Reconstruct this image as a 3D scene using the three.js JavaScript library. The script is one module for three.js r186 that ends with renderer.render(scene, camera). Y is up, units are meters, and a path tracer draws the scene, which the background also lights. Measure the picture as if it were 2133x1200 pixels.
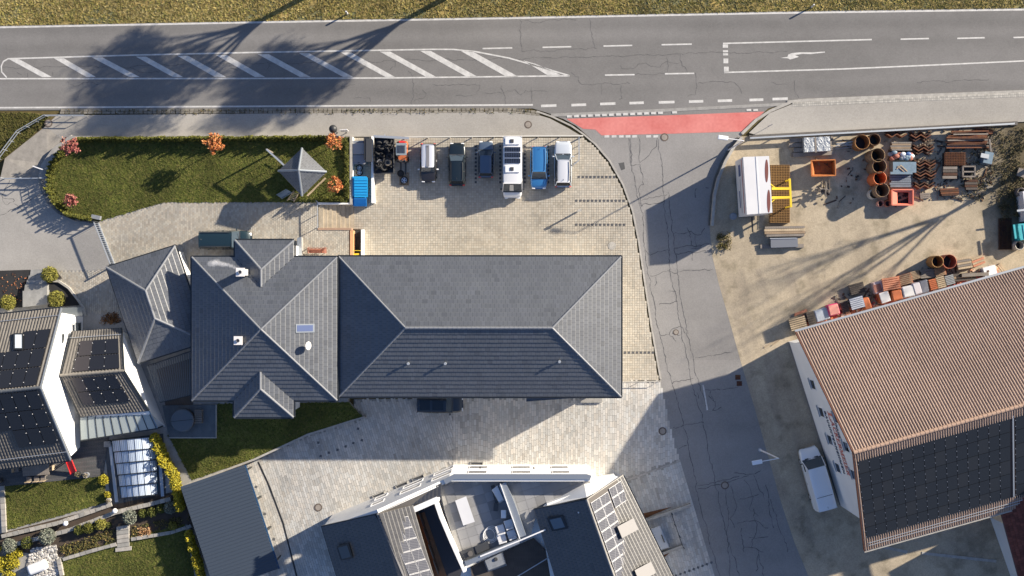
import * as THREE from 'three';
import { RoundedBoxGeometry } from 'three/addons/geometries/RoundedBoxGeometry.js';
import { TextGeometry } from 'three/addons/geometries/TextGeometry.js';
import { FontLoader } from 'three/addons/loaders/FontLoader.js';
import { mergeGeometries, mergeVertices } from 'three/addons/utils/BufferGeometryUtils.js';

// ---------- camera, sky, sun, exposure ----------
const scene = new THREE.Scene();
const camera = new THREE.PerspectiveCamera(2 * Math.atan(600 / 2100) * 180 / Math.PI, 16 / 9, 0.5, 900);
camera.position.set(0, 105, 0);
camera.up.set(0, 0, -1);
camera.lookAt(0, 0, 0);
const SUN = new THREE.Vector3(0.879 * Math.cos(0.362), Math.sin(0.362), -0.477 * Math.cos(0.362)).normalize();
// clear late-autumn sky: pale towards the horizon, a broad warm glow round the low sun
const skyTex = (() => {
  const w = 256, h = 128, d = new Float32Array(w * h * 4), v = new THREE.Vector3();
  for (let j = 0; j < h; j++) for (let i = 0; i < w; i++) {
    const el = ((j + .5) / h - .5) * Math.PI, az = ((i + .5) / w - .5) * 2 * Math.PI; v.set(Math.cos(el) * Math.cos(az), Math.sin(el), Math.cos(el) * Math.sin(az));
    const t = Math.pow(Math.max(0, v.y), .5), c = Math.max(0, v.dot(SUN)), gl = .35 * Math.pow(c, 5) + .8 * Math.pow(c, 40), k = (j * w + i) * 4;
    const hor = [.24, .30, .375], zen = [.055, .122, .30], gr = [.14, .13, .11];
    for (let q = 0; q < 3; q++) d[k + q] = (v.y < 0 ? gr[q] : hor[q] + (zen[q] - hor[q]) * t + gl * [1, .87, .68][q]) * .65;
    d[k + 3] = 1;
  }
  const t = new THREE.DataTexture(d, w, h, THREE.RGBAFormat, THREE.FloatType); t.mapping = THREE.EquirectangularReflectionMapping; t.magFilter = THREE.LinearFilter; t.needsUpdate = true; return t;
})();
scene.background = skyTex; scene.environment = skyTex;
const sun = new THREE.DirectionalLight(new THREE.Color(1, 0.89, 0.735), 5);
sun.position.copy(SUN).multiplyScalar(150);
sun.castShadow = true; sun.shadow.mapSize.set(4096, 4096); sun.shadow.radius = 1.5;
Object.assign(sun.shadow.camera, { left: -75, right: 75, top: 75, bottom: -75, near: 10, far: 320 });
scene.add(sun); scene.add(sun.target);
const renderer = new THREE.WebGLRenderer({ antialias: true });
renderer.toneMapping = THREE.LinearToneMapping;
renderer.toneMappingExposure = 2.2;
renderer.shadowMap.enabled = true;

// ---------- helpers ----------
const V3 = (x, y, z) => new THREE.Vector3(x, y, z);
const HC = 105, FP = 2100;
// survey: where a point seen at photo pixel (u, v) stands when its height is y
const px = (u, v, y = 0) => V3((u - 1066.5) * (HC - y) / FP, y, (v - 600) * (HC - y) / FP);
const pxs = (list, y = 0) => list.map(([u, v]) => px(u, v, y));
function rng(seed) { let a = seed >>> 0; return () => { a = (a + 0x6D2B79F5) | 0; let t = Math.imul(a ^ (a >>> 15), 1 | a); t = (t + Math.imul(t ^ (t >>> 7), 61 | t)) ^ t; return ((t ^ (t >>> 14)) >>> 0) / 4294967296; }; }
const R0 = rng(7);
const lerp = (a, b, t) => a + (b - a) * t;
const clamp = (x, a = 0, b = 1) => Math.min(b, Math.max(a, x));
const sstep = (a, b, x) => { const t = clamp((x - a) / (b - a)); return t * t * (3 - 2 * t); };
// lattice noise
const PERM = (() => { const r = rng(99), p = new Float32Array(65536); for (let i = 0; i < 65536; i++) p[i] = r(); return p; })();
const lat = (i, j) => PERM[((i & 255) + ((j & 255) << 8)) & 65535];
function vn(x, y) { const i = Math.floor(x), j = Math.floor(y), f = x - i, g = y - j, a = f * f * (3 - 2 * f), b = g * g * (3 - 2 * g); return lerp(lerp(lat(i, j), lat(i + 1, j), a), lerp(lat(i, j + 1), lat(i + 1, j + 1), a), b); }
const fbm = (x, y, n = 4) => { let s = 0, a = 0.5, t = 0; for (let k = 0; k < n; k++) { s += a * vn(x + k * 17.3, y + k * 9.1); t += a; x *= 2.03; y *= 2.03; a *= 0.5; } return s / t; };

const used = new Map();
function numbered(name) { const n = used.get(name) || 0; used.set(name, n + 1); return n ? name + '_' + String(n).padStart(3, '0') : name; }
const localOnes = new WeakSet();
function thing(name, label, category, pos = V3(0, 0, 0), group, local = false) {
  const o = new THREE.Group(); o.name = numbered(name); o.position.copy(pos); scene.add(o);
  o.userData = { label, category }; if (group) o.userData.group = group;
  if (local) localOnes.add(o);
  return o;
}
class MB {
  constructor() { this.p = []; this.c = []; this.col = null; }
  color(c) { this.col = c; return this; }
  tri(a, b, c) { this.p.push(a.x, a.y, a.z, b.x, b.y, b.z, c.x, c.y, c.z); const k = this.col || WHITE; for (let i = 0; i < 3; i++) this.c.push(k[0], k[1], k[2]); return this; }
  quad(a, b, c, d) { this.tri(a, b, c); this.tri(a, c, d); return this; }
  fan(pts) { for (let i = 1; i < pts.length - 1; i++) this.tri(pts[0], pts[i], pts[i + 1]); return this; }
  hex(b, t) { // b, t: bottom and top loops (same length)
    const n = b.length; this.fan(t); this.fan([...b].reverse());
    for (let i = 0; i < n; i++) { const j = (i + 1) % n; this.quad(b[i], b[j], t[j], t[i]); } return this;
  }
  box(x, y, z, sx, sy, sz, ry = 0) { // centre in x,z ; y = bottom
    const c = Math.cos(ry), s = Math.sin(ry), P = (a, b, d) => V3(x + a * c + d * s, b, z - a * s + d * c), hx = sx / 2, hz = sz / 2;
    return this.hex([P(-hx, y, -hz), P(-hx, y, hz), P(hx, y, hz), P(hx, y, -hz)], [P(-hx, y + sy, -hz), P(-hx, y + sy, hz), P(hx, y + sy, hz), P(hx, y + sy, -hz)]);
  }
  prism(pts, y0, y1) { // pts: Vector3 list (x,z used), concave allowed
    const sh = pts.map(p => new THREE.Vector2(p.x, p.z));
    for (const f of THREE.ShapeUtils.triangulateShape(sh, [])) { const q = f.map(i => V3(sh[i].x, y1, sh[i].y)); this.tri(q[0], q[2], q[1]); if (y1 - y0 > 0.001) this.tri(...f.map(i => V3(sh[i].x, y0, sh[i].y))); }
    if (y1 - y0 > 0.001) for (let i = 0; i < pts.length; i++) { const a = pts[i], b = pts[(i + 1) % pts.length]; this.quad(V3(a.x, y0, a.z), V3(b.x, y0, b.z), V3(b.x, y1, b.z), V3(a.x, y1, a.z)); }
    return this;
  }
  ribbon(pts, w, y) { // flat strip along a polyline
    for (let i = 0; i < pts.length - 1; i++) {
      const a = pts[i], b = pts[i + 1], dx = b.x - a.x, dz = b.z - a.z, l = Math.hypot(dx, dz) || 1, nx = -dz / l * w / 2, nz = dx / l * w / 2;
      this.quad(V3(a.x + nx, y, a.z + nz), V3(b.x + nx, y, b.z + nz), V3(b.x - nx, y, b.z - nz), V3(a.x - nx, y, a.z - nz));
    } return this;
  }
  bar(a, b, w, h = w) { // rectangular bar between two points
    const d = b.clone().sub(a).normalize(), up = Math.abs(d.y) > 0.95 ? V3(1, 0, 0) : V3(0, 1, 0), s = d.clone().cross(up).normalize().multiplyScalar(w / 2), t = s.clone().cross(d).normalize().multiplyScalar(h / 2);
    const L = q => [q.clone().add(s).add(t), q.clone().sub(s).add(t), q.clone().sub(s).sub(t), q.clone().add(s).sub(t)];
    return this.hex(L(a), L(b));
  }
  cyl(a, b, r0, r1 = r0, n = 8, caps = true) {
    const d = b.clone().sub(a).normalize(), up = Math.abs(d.y) > 0.9 ? V3(1, 0, 0) : V3(0, 1, 0), s = d.clone().cross(up).normalize(), t = s.clone().cross(d), A = [], B = [];
    for (let i = 0; i < n; i++) { const k = i / n * Math.PI * 2, v = s.clone().multiplyScalar(Math.cos(k)).addScaledVector(t, Math.sin(k)); A.push(a.clone().addScaledVector(v, r0)); B.push(b.clone().addScaledVector(v, r1)); }
    if (caps) { this.fan([...A].reverse()); this.fan(B); }
    for (let i = 0; i < n; i++) { const j = (i + 1) % n; this.quad(A[i], A[j], B[j], B[i]); } return this;
  }
  add(g, m) { const q = g.index ? g.toNonIndexed() : g.clone(); if (m) q.applyMatrix4(m); const a = q.attributes.position; for (let i = 0; i < a.count; i++) { this.p.push(a.getX(i), a.getY(i), a.getZ(i)); const k = this.col || WHITE; this.c.push(k[0], k[1], k[2]); } return this; }
  geo(smooth = 0) {
    let g = new THREE.BufferGeometry();
    g.setAttribute('position', new THREE.Float32BufferAttribute(this.p, 3));
    if (this.c.some(v => v !== 1)) g.setAttribute('color', new THREE.Float32BufferAttribute(this.c, 3));
    if (smooth) { g = mergeVertices(g, 1e-3); }
    g.computeVertexNormals();
    return g;
  }
}
const WHITE = [1, 1, 1];
function boxUV(g, off) {
  if (g.attributes.uv && g.userData.keepUV) return g;
  if (g.index) { const q = g.toNonIndexed(); q.userData = g.userData; const nn = g.attributes.normal; g = q; }
  const p = g.attributes.position, n = g.attributes.normal, uv = new Float32Array(p.count * 2);
  for (let i = 0; i < p.count; i += 3) {
    let nx = 0, ny = 0, nz = 0; for (let k = 0; k < 3; k++) { nx += Math.abs(n.getX(i + k)); ny += Math.abs(n.getY(i + k)); nz += Math.abs(n.getZ(i + k)); }
    for (let k = 0; k < 3; k++) { const x = p.getX(i + k) + off.x, y = p.getY(i + k) + off.y, z = p.getZ(i + k) + off.z; let a, b; if (ny >= nx && ny >= nz) { a = x; b = z; } else if (nx > nz) { a = z; b = y; } else { a = x; b = y; } uv[2 * (i + k)] = a; uv[2 * (i + k) + 1] = b; }
  }
  g.setAttribute('uv', new THREE.BufferAttribute(uv, 2)); return g;
}
function part(name, src, material, parent, opt = {}) {
  let g = src instanceof MB ? src.geo(opt.smooth) : src;
  const off = V3(0, 0, 0); let local = false;
  for (let o = parent; o && o !== scene; o = o.parent) { if (localOnes.has(o)) { local = true; } if (!local) off.add(o.position); }
  if (local) off.set(0, 0, 0);
  g = g.clone();
  if (!g.attributes.normal) g.computeVertexNormals();
  if (material.map || material.bumpMap || material.roughnessMap) g = boxUV(g, V3(0, 0, 0));
  g.translate(-off.x, -off.y, -off.z);
  if (!g.attributes.color && material.vertexColors) { const c = new Float32Array(g.attributes.position.count * 3).fill(1); g.setAttribute('color', new THREE.BufferAttribute(c, 3)); }
  const m = new THREE.Mesh(g, material); m.name = parent === scene ? numbered(name) : name;
  m.castShadow = m.receiveShadow = true; parent.add(m);
  if (opt.label) m.userData.label = opt.label;
  if (opt.kind) m.userData.kind = opt.kind;
  return m;
}
function structure(name, mb, material) { const m = part(name, mb, material, scene); m.userData.kind = 'structure'; return m; }
function clone(src, pos, ry, label) { const c = src.clone(); c.name = numbered(src.name.replace(/_\d{3}$/, '')); c.userData = { ...src.userData }; if (label) c.userData.label = label; if (pos) c.position.copy(pos); if (ry !== undefined) c.rotation.y = ry; scene.add(c); return c; }
const inside = (poly, x, z) => { let r = false; for (let i = 0, j = poly.length - 1; i < poly.length; j = i++) { const a = poly[i], b = poly[j]; if ((a.z > z) !== (b.z > z) && x < (b.x - a.x) * (z - a.z) / (b.z - a.z) + a.x) r = !r; } return r; };

// ---------- materials ----------
const C = (r, g, b) => new THREE.Color().setRGB(r, g, b);
const mat = (r, g, b, rough = 0.85, o = {}) => new THREE.MeshStandardMaterial({ color: C(r, g, b), roughness: rough, side: THREE.DoubleSide, ...o });
// tiling grain texture: multiplies the base colour; fn(x, y in 0..1 tile) -> [r,g,b] around 1
function grain(meters, size, fn, srgbMul = false) {
  const d = new Uint8Array(size * size * 4);
  for (let j = 0; j < size; j++) for (let i = 0; i < size; i++) { const c = fn(i / size, j / size), k = (j * size + i) * 4; for (let q = 0; q < 3; q++) d[k + q] = clamp(Math.pow(clamp(c[q]), 1 / 2.2)) * 255; d[k + 3] = 255; }
  const t = new THREE.DataTexture(d, size, size); t.wrapS = t.wrapT = THREE.RepeatWrapping; t.magFilter = THREE.LinearFilter; t.minFilter = THREE.LinearMipmapLinearFilter; t.generateMipmaps = true; t.colorSpace = THREE.SRGBColorSpace; t.repeat.set(1 / meters, 1 / meters); t.needsUpdate = true; return t;
}
// tile-periodic noise
const pn = (x, y, f, s = 0) => { const X = x * f, Y = y * f, i = Math.floor(X), j = Math.floor(Y), a0 = X - i, b0 = Y - j, a = a0 * a0 * (3 - 2 * a0), b = b0 * b0 * (3 - 2 * b0), L = (p, q) => lat(((p % f) + f) % f + s * 31, ((q % f) + f) % f + s * 57); return lerp(lerp(L(i, j), L(i + 1, j), a), lerp(L(i, j + 1), L(i + 1, j + 1), a), b); };
const pf = (x, y, f, n = 3, s = 0) => { let v = 0, a = 0.5, t = 0; for (let k = 0; k < n; k++) { v += a * pn(x, y, f, s + k); t += a; f *= 2; a *= 0.55; } return v / t; };
function bumpOf(meters, size, fn) { const d = new Uint8Array(size * size * 4); for (let j = 0; j < size; j++) for (let i = 0; i < size; i++) { const v = clamp(fn(i / size, j / size)) * 255, k = (j * size + i) * 4; d[k] = d[k + 1] = d[k + 2] = v; d[k + 3] = 255; } const t = new THREE.DataTexture(d, size, size); t.wrapS = t.wrapT = THREE.RepeatWrapping; t.magFilter = THREE.LinearFilter; t.repeat.set(1 / meters, 1 / meters); t.needsUpdate = true; return t; }
// sheet texture over a world rectangle [x0,z0,x1,z1]; fn(X,Z) -> linear rgb
function sheetTex(x0, z0, x1, z1, w, h, fn) {
  const d = new Uint8Array(w * h * 4);
  for (let j = 0; j < h; j++) for (let i = 0; i < w; i++) { const c = fn(x0 + (i + .5) / w * (x1 - x0), z0 + (j + .5) / h * (z1 - z0)), k = (j * w + i) * 4; for (let q = 0; q < 3; q++) d[k + q] = Math.pow(clamp(c[q]), 1 / 2.2) * 255; d[k + 3] = 255; }
  const t = new THREE.DataTexture(d, w, h); t.magFilter = THREE.LinearFilter; t.minFilter = THREE.LinearMipmapLinearFilter; t.generateMipmaps = true; t.colorSpace = THREE.SRGBColorSpace; t.wrapS = t.wrapT = THREE.ClampToEdgeWrapping; t.needsUpdate = true;
  t.userData = { r: [x0, z0, x1, z1] }; return t;
}
function sheet(name, poly, y, tex, rough, parent = scene, bump) { // flat textured sheet with planar uv over tex rect
  const mb = new MB().prism(poly, y, y), g = mb.geo(), p = g.attributes.position, [x0, z0, x1, z1] = tex.userData.r, uv = new Float32Array(p.count * 2);
  for (let i = 0; i < p.count; i++) { uv[2 * i] = (p.getX(i) - x0) / (x1 - x0); uv[2 * i + 1] = (p.getZ(i) - z0) / (z1 - z0); }
  g.setAttribute('uv', new THREE.BufferAttribute(uv, 2)); g.userData.keepUV = true;
  const m = part(name, g, new THREE.MeshStandardMaterial({ map: tex, roughness: rough, side: THREE.DoubleSide, ...(bump ? { bumpMap: bump[0], bumpScale: bump[1] } : {}) }), parent);
  if (parent === scene) m.userData.kind = 'structure'; return m;
}
const fineT = grain(2.3, 256, (x, y) => { const v = 0.80 + 0.28 * (pf(x, y, 64, 2) - .5) + 0.35 * (pf(x, y, 6, 3, 4) - .5); return [v, v, v]; });
const plasterT = grain(6, 256, (x, y) => { const v = 0.9 + 0.10 * (pf(x, y, 5, 4) - .5); return [v, v, v * 0.995]; });
const woodT = grain(2, 256, (x, y) => { const v = 0.8 + 0.4 * (pn(x, y * 1, 4, 3) - .5) * 0.5 + 0.5 * (pf(x * 8 % 1, y, 16, 2, 5) - .5); return [v, v * .97, v * .94]; });
const rustT = grain(1.6, 256, (x, y) => { const a = pf(x, y, 8, 4, 2), b = pf(x, y, 24, 2, 8); return [0.55 + 0.6 * (a - .2), 0.45 + .5 * (a - .3) + .2 * (b - .5), 0.4 + .4 * (b - .3)]; });
const clothT = grain(1.1, 256, (x, y) => { const v = 0.85 + 0.35 * (pf(x, y, 7, 3, 6) - .5); return [v, v, v]; });
const crinkle = bumpOf(1.4, 256, (x, y) => pf(x, y, 7, 4, 9));
const SLAB = mat(.27, .27, .275, .75, { vertexColors: true, map: plasterT });
const BLK = [mat(.40, .38, .34, .9, { map: fineT }), mat(.34, .33, .30, .9, { map: fineT }), mat(.46, .43, .38, .9, { map: fineT })];
const M = {
  white: mat(.88, .88, .87, .8, { map: plasterT }), whiteGloss: mat(.78, .78, .78, .35), concrete: mat(.36, .35, .33, .9, { map: fineT }), kerb: mat(.45, .43, .39, .9, { map: fineT }),
  paint: mat(.66, .65, .62, .7, { map: fineT }), tar: mat(.022, .024, .028, .6), tarOld: mat(.07, .07, .072, .75), dark: mat(.02, .022, .026, .6), gutter: mat(.03, .035, .04, .4, { metalness: .3 }),
  zinc: mat(.30, .33, .36, .38, { metalness: .5 }), steel: mat(.45, .46, .48, .35, { metalness: .8 }), galv: mat(.42, .45, .48, .5, { metalness: .5 }), glass: mat(.015, .02, .026, .06), glassSky: mat(.05, .07, .09, .04),
  wood: mat(.36, .27, .18, .85, { map: woodT }), woodGrey: mat(.26, .235, .21, .9, { map: woodT }), woodDark: mat(.10, .085, .075, .85, { map: woodT }), woodPale: mat(.52, .42, .29, .85, { map: woodT }),
  rust: mat(.20, .10, .055, .9, { map: rustT }), rustDark: mat(.09, .05, .032, .9, { map: rustT }), orange: mat(.50, .135, .045, .7, { map: clothT }), orangePale: mat(.58, .24, .14, .75, { map: clothT }), yellow: mat(.72, .52, .03, .5), red: mat(.6, .03, .03, .4),
  blue: mat(.02, .30, .62, .35), blueDeep: mat(.015, .16, .45, .4), tarpBlue: mat(.16, .24, .31, .55, { map: clothT }), tarpWhite: mat(.72, .72, .73, .6, { map: plasterT }), tarpGrey: mat(.25, .27, .30, .6, { map: clothT }), turquoise: mat(.04, .42, .48, .55, { map: clothT }), pink: mat(.62, .04, .16, .5),
  rubber: mat(.018, .018, .019, .8), rim: mat(.6, .6, .62, .3, { metalness: .7 }), plastic: mat(.05, .052, .055, .5), soil: mat(.075, .055, .04, .95, { map: fineT }), bark: mat(.07, .058, .048, .95), skyblue: mat(.22, .3, .38, .4),
};
// ================= SETTING =================
const T = 1.0; // the garden terrace lies a metre above the yard and the road
// wide ground
{
  const tex = sheetTex(-160, -160, 160, 160, 1024, 1024, (x, z) => { const a = fbm(x * .12, z * .12, 3), b = fbm(x * 2.1 + 9, z * 2.1, 3), c = vn(x * 9, z * 9); const k = .65 + .5 * (b - .5) + .5 * (c - .5); return [lerp(.12, .17, a) * k, lerp(.10, .125, a) * k, lerp(.035, .04, a) * k]; });
  sheet('ground', [V3(-160, 0, -160), V3(160, 0, -160), V3(160, 0, 160), V3(-160, 0, 160)], -0.06, tex, 1);
}
const vergeTex = sheetTex(-75, -34, 75, -25, 2048, 256, (x, z) => { const a = fbm(x * .25, z * .5, 3), b = fbm(x * 3.1, z * 3.1, 3), c = vn(x * 11, z * 11), d = sstep(.55, .75, fbm(x * .6 + 4, z * .6 + 8, 3)); const k = 1.6 + 1.5 * (b - .5) + 1.1 * (c - .5); return [lerp(lerp(.15, .22, a), .10, d) * k, lerp(lerp(.125, .155, a), .10, d) * k, lerp(.045, .05, a) * k]; });
const verge = sheet('grass_verge', [V3(-75, 0, -34), V3(75, 0, -34), px(2500, 13), px(2133, 17), px(1600, 25), px(1066, 36), px(540, 44), px(0, 54), px(-430, 60)], -0.03, vergeTex, 1);
// ---- roads ----
const asph = (x, z) => { const a = fbm(x * .09 + 3, z * .3, 3), b = vn(x * 13, z * 13), c = vn(x * 27 + 5, z * 27), d = fbm(x * 1.1, z * 1.1, 3); return 1 + .34 * (a - .5) + .16 * (b - .5) + .14 * (c - .5) + .12 * (d - .5); };
const roadTex = sheetTex(-75, -29.5, 75, -17.5, 2048, 512, (x, z) => {
  // tyre-polished tracks run along the lanes
  const lane = z + 29.5 + x * .008; let k = asph(x, z);
  k *= 1 - .10 * Math.exp(-(((lane - 2.2) / .55) ** 2)) + .06 * Math.exp(-(((lane - 3.2) / .5) ** 2)) - .06 * Math.exp(-(((lane - 4.2) / .45) ** 2)) - .07 * Math.exp(-(((lane - 9.0) / .5) ** 2)) + .04 * Math.exp(-(((lane - 8.0) / .4) ** 2));
  return [.185 * k, .179 * k, .172 * k];
});
const roadPoly = pxs([[-430, 60], [0, 54], [540, 44], [1066, 35], [1600, 24], [2133, 17], [2560, 12], [2560, 170], [2133, 189], [1800, 201], [1680, 207], [1640, 214], [1600, 226], [1580, 245], [1170, 247], [1140, 235], [1110, 226], [540, 228], [0, 230], [-430, 232]]);
const mainRoad = sheet('main_road', roadPoly, 0.0, roadTex, .93);
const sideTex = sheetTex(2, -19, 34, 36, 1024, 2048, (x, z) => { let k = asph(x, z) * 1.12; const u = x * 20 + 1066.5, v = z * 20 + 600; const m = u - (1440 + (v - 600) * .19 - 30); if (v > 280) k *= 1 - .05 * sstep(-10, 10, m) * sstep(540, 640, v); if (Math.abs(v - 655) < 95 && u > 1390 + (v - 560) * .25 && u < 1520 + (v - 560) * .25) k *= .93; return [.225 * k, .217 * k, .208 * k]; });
const sideL = [[1170, 246], [1200, 262], [1232, 290], [1270, 335], [1298, 385], [1318, 440], [1330, 500], [1342, 580], [1357, 680], [1373, 780], [1392, 880], [1415, 960], [1443, 1060], [1472, 1150], [1492, 1215]];
const sideR = [[1690, 1215], [1655, 1130], [1625, 1040], [1600, 950], [1572, 850], [1545, 760], [1520, 670], [1497, 590], [1483, 530], [1478, 470], [1482, 410], [1492, 360], [1512, 318], [1545, 282], [1580, 250]];
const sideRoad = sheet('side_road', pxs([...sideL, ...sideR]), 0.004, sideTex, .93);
const walkTex = sheetTex(-75, -20, 75, -8, 2048, 256, (x, z) => { const k = asph(x, z) * (1 + .2 * (fbm(x * .15 + 7, z * .15, 3) - .5)); return [.36 * k, .34 * k, .305 * k]; });
const leftWalk = pxs([[160, 240], [540, 237], [1085, 233], [1115, 238], [1145, 247], [1185, 268], [1213, 285], [735, 285], [160, 287], [128, 290], [95, 262], [120, 240]]);
const pavement = structure('pavement', new MB().prism(leftWalk, -.05, .10), M.kerb);
sheet('asphalt_surface', leftWalk, .104, walkTex, .92, pavement);
const rightWalk = pxs([[1560, 277], [1603, 236], [1650, 217], [1700, 211], [2133, 195], [2560, 178], [2560, 240], [2133, 254], [1800, 269], [1580, 283]]);
const pavementE = structure('pavement', new MB().prism(rightWalk, -.05, .10), M.kerb);
sheet('asphalt_surface', rightWalk, .104, walkTex, .92, pavementE);
const strip = (pts, w, y, h, m, parent, name) => part(name, new MB().prism(offsetLine(pts, w), y, y + h), m, parent);
function offsetLine(pts, w) { const n = pts.length, A = [], B = []; for (let i = 0; i < n; i++) { const a = pts[Math.max(0, i - 1)], b = pts[Math.min(n - 1, i + 1)], dx = b.x - a.x, dz = b.z - a.z, l = Math.hypot(dx, dz), nx = -dz / l * w / 2, nz = dx / l * w / 2; A.push(V3(pts[i].x + nx, 0, pts[i].z + nz)); B.push(V3(pts[i].x - nx, 0, pts[i].z - nz)); } return [...A, ...B.reverse()]; }
// cobbled gutter strip (with weeds) between road and left pavement; each stone row in real blocks
{
  const g = rng(5), mb = new MB(), mb2 = new MB();
  for (let u = 130; u < 1120; u += 9.6) for (let r = 0; r < 2; r++) { const k = .75 + .4 * g(); mb.color([k, k * .98, k * .94]); const drop = u > 1060 ? (u - 1060) * .14 : 0, p = px(u + g() * 1.2, lerp(229.5, 227, (u - 130) / 990) + r * 5.6 + drop * .8); mb.box(p.x, -.02, p.z, .42, .06 + .06 * r + g() * .015, .24, 0); }
  part('cobble', mb, mat(.30, .28, .24, .95, { vertexColors: true, map: fineT }), pavement, { kind: 'stuff' });
  for (let i = 0; i < 420; i++) { const u = 130 + g() * 980, dens = fbm(u * .03, 2, 2); if (g() > dens * 1.3) continue; const p = px(u, 229 + g() * 9); leafClump(mb2, V3(p.x, .1, p.z), .12 + .12 * g(), .08, 7, .06, g, [[.10, .085, .03], [.14, .10, .03], [.07, .08, .02]]); }
  part('weeds', mb2, mat(1, 1, 1, 1, { vertexColors: true }), pavement, { kind: 'stuff' });
  const mb3 = new MB();
  for (let u = 1652; u < 2180; u += 4.2) for (let r = 0; r < 2; r++) { const k = .8 + .4 * g(); mb3.color([k, k, k * .98]); const p = px(u, 216 - (u - 1652) * .0435 + r * 4.4 + (r ? 0 : -.2)); mb3.box(p.x, .06, p.z, .18, .055 + g() * .01, .19, 0); }
  part('cobble', mb3, mat(.44, .42, .38, .95, { vertexColors: true }), pavementE, { kind: 'stuff' });
}
function leafClump(mb, c, rx, ry, n, s, g, cols) {
  for (let i = 0; i < n; i++) {
    let x, y, z; do { x = g() * 2 - 1; y = g() * 2 - 1; z = g() * 2 - 1; } while (x * x + y * y + z * z > 1);
    const p = V3(c.x + x * rx, c.y + y * ry, c.z + z * rx), a = V3(g() - .5, g() - .5, g() - .5).normalize().multiplyScalar(s * (.6 + .8 * g())), b = V3(g() - .5, g() - .5, g() - .5).normalize().multiplyScalar(s * (.5 + .5 * g())), q = cols[Math.floor(g() * cols.length)], k = .75 + .5 * g();
    mb.color([q[0] * k, q[1] * k, q[2] * k]); mb.tri(p.clone().add(a), p.clone().add(b), p.clone().sub(a)); mb.tri(p.clone().add(a), p.clone().sub(a), p.clone().sub(b));
  }
}
// kerb lines: children of what they edge
strip(pxs([[1640, 213], [1680, 209], [1800, 204], [2133, 191], [2560, 173]]), .32, -.02, .10, M.kerb, pavementE, 'kerb');
strip(pxs([[1545, 279], [1575, 250], [1605, 231], [1645, 214]]), .30, -.02, .13, M.kerb, pavementE, 'kerb');
strip(pxs([[1118, 232], [1150, 243], [1190, 262], [1216, 280], [1240, 300], [1270, 335], [1298, 385], [1318, 440], [1330, 500], [1342, 580], [1357, 680], [1376, 790]]), .17, -.02, .07, M.kerb, sideRoad, 'kerb');
strip(pxs([[1148, 240], [1300, 234], [1640, 217]]), .32, 0, .022, M.concrete, mainRoad, 'gutter_channel');
// ---- painted markings ----
const Y1 = .006;
const mark = (name, pts, w) => part(name, new MB().prism(offsetLine(pxs(pts), w), Y1, Y1 + .003), M.paint, mainRoad);
const poly = (name, pts, m = M.paint, parent = mainRoad, y = Y1) => part(name, new MB().prism(pxs(pts), y, y + .003), m, parent);
mark('edge_line', [[-420, 63], [0, 57], [540, 46.5], [1066, 38], [1600, 27.5], [2133, 20], [2550, 15]], .19);
mark('edge_line', [[-420, 227], [0, 224.5], [540, 221.5], [1110, 218.5]], .17);
mark('island_outline', [[15, 122.5], [270, 115], [540, 109], [800, 104.5], [900, 102.8], [945, 103], [990, 107.5], [1060, 121], [1130, 141], [1187, 158]], .15);
mark('island_outline', [[-420, 166], [0, 164], [540, 163.5], [800, 162.5], [1187, 158]], .15);
mark('island_outline', [[16, 123], [7, 128], [2.5, 138], [3.5, 150], [14, 161.5]], .14);
const stripes = [[19, 40, 87, 108, 123.5], [112, 133, 180, 200, 121.5], [191, 213, 269, 291, 119.5], [283, 304, 360, 381, 118], [369, 391, 448, 471, 116], [449, 472, 531, 552, 114.5], [537, 560, 625, 647, 113], [623, 644, 715, 736, 111], [709, 731, 803, 823, 109], [791, 813, 888, 909, 107.5], [875, 897, 973, 996, 106], [960, 983, 1056, 1081, 106.5]];
for (const [a, b, c, d, v] of stripes) poly('hatch_stripe', [[a, v], [b, v], [d, 160.5], [c, 160.5]]);
poly('hatch_stripe', [[1090, 126], [1116, 133], [1168, 156], [1140, 156.5]]);
for (const [a, b, v] of [[1005, 1067, 100.5], [1130, 1190, 98], [1257, 1317, 95.3], [1378, 1441, 92.6], [1876, 1935, 81], [1994, 2051, 79.3], [2111, 2170, 77.5]]) mark('lane_dash', [[a, v + .7], [b, v - .7]], .15);
for (const [a, b, v] of [[1260, 1322, 156], [1385, 1446, 153.3]]) mark('lane_dash', [[a, v + .5], [b, v - .5]], .15);
mark('lane_line', [[1506, 90.5], [1816, 82.5]], .15);
mark('lane_line', [[1508, 151], [1750, 144], [1900, 137.5], [2133, 127], [2550, 108]], .15);
for (const [a, b, c, d] of [[1505.5, 92.5, 1516.5, 99.5], [1506, 104.5, 1516.5, 109], [1506, 111, 1516.5, 115.5], [1507, 122, 1517, 132], [1508, 139, 1518, 151]]) poly('stop_block', [[a, b], [c, b], [c, d], [a, d]]);
poly('turn_arrow', [[1650, 110.5], [1668, 108.8], [1690, 109.2], [1718, 107.5], [1719, 109.5], [1700, 111.5], [1690, 112.8], [1672, 112.4], [1655, 114.5], [1664, 118], [1660, 120], [1646, 124], [1641, 121.5], [1625, 120.8], [1640, 118.5], [1642, 113.5]]);
for (const [a, b, v] of [[1127, 1159, 220.3], [1190, 1221, 218.6], [1250, 1282, 216.2], [1311, 1341, 214.5], [1372, 1405, 213], [1435, 1465, 211.4], [1495, 1525, 209.8], [1561, 1590, 208], [1609, 1641, 206]]) mark('give_way_dash', [[a, v + .5], [b, v - .5]], .27);
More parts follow.
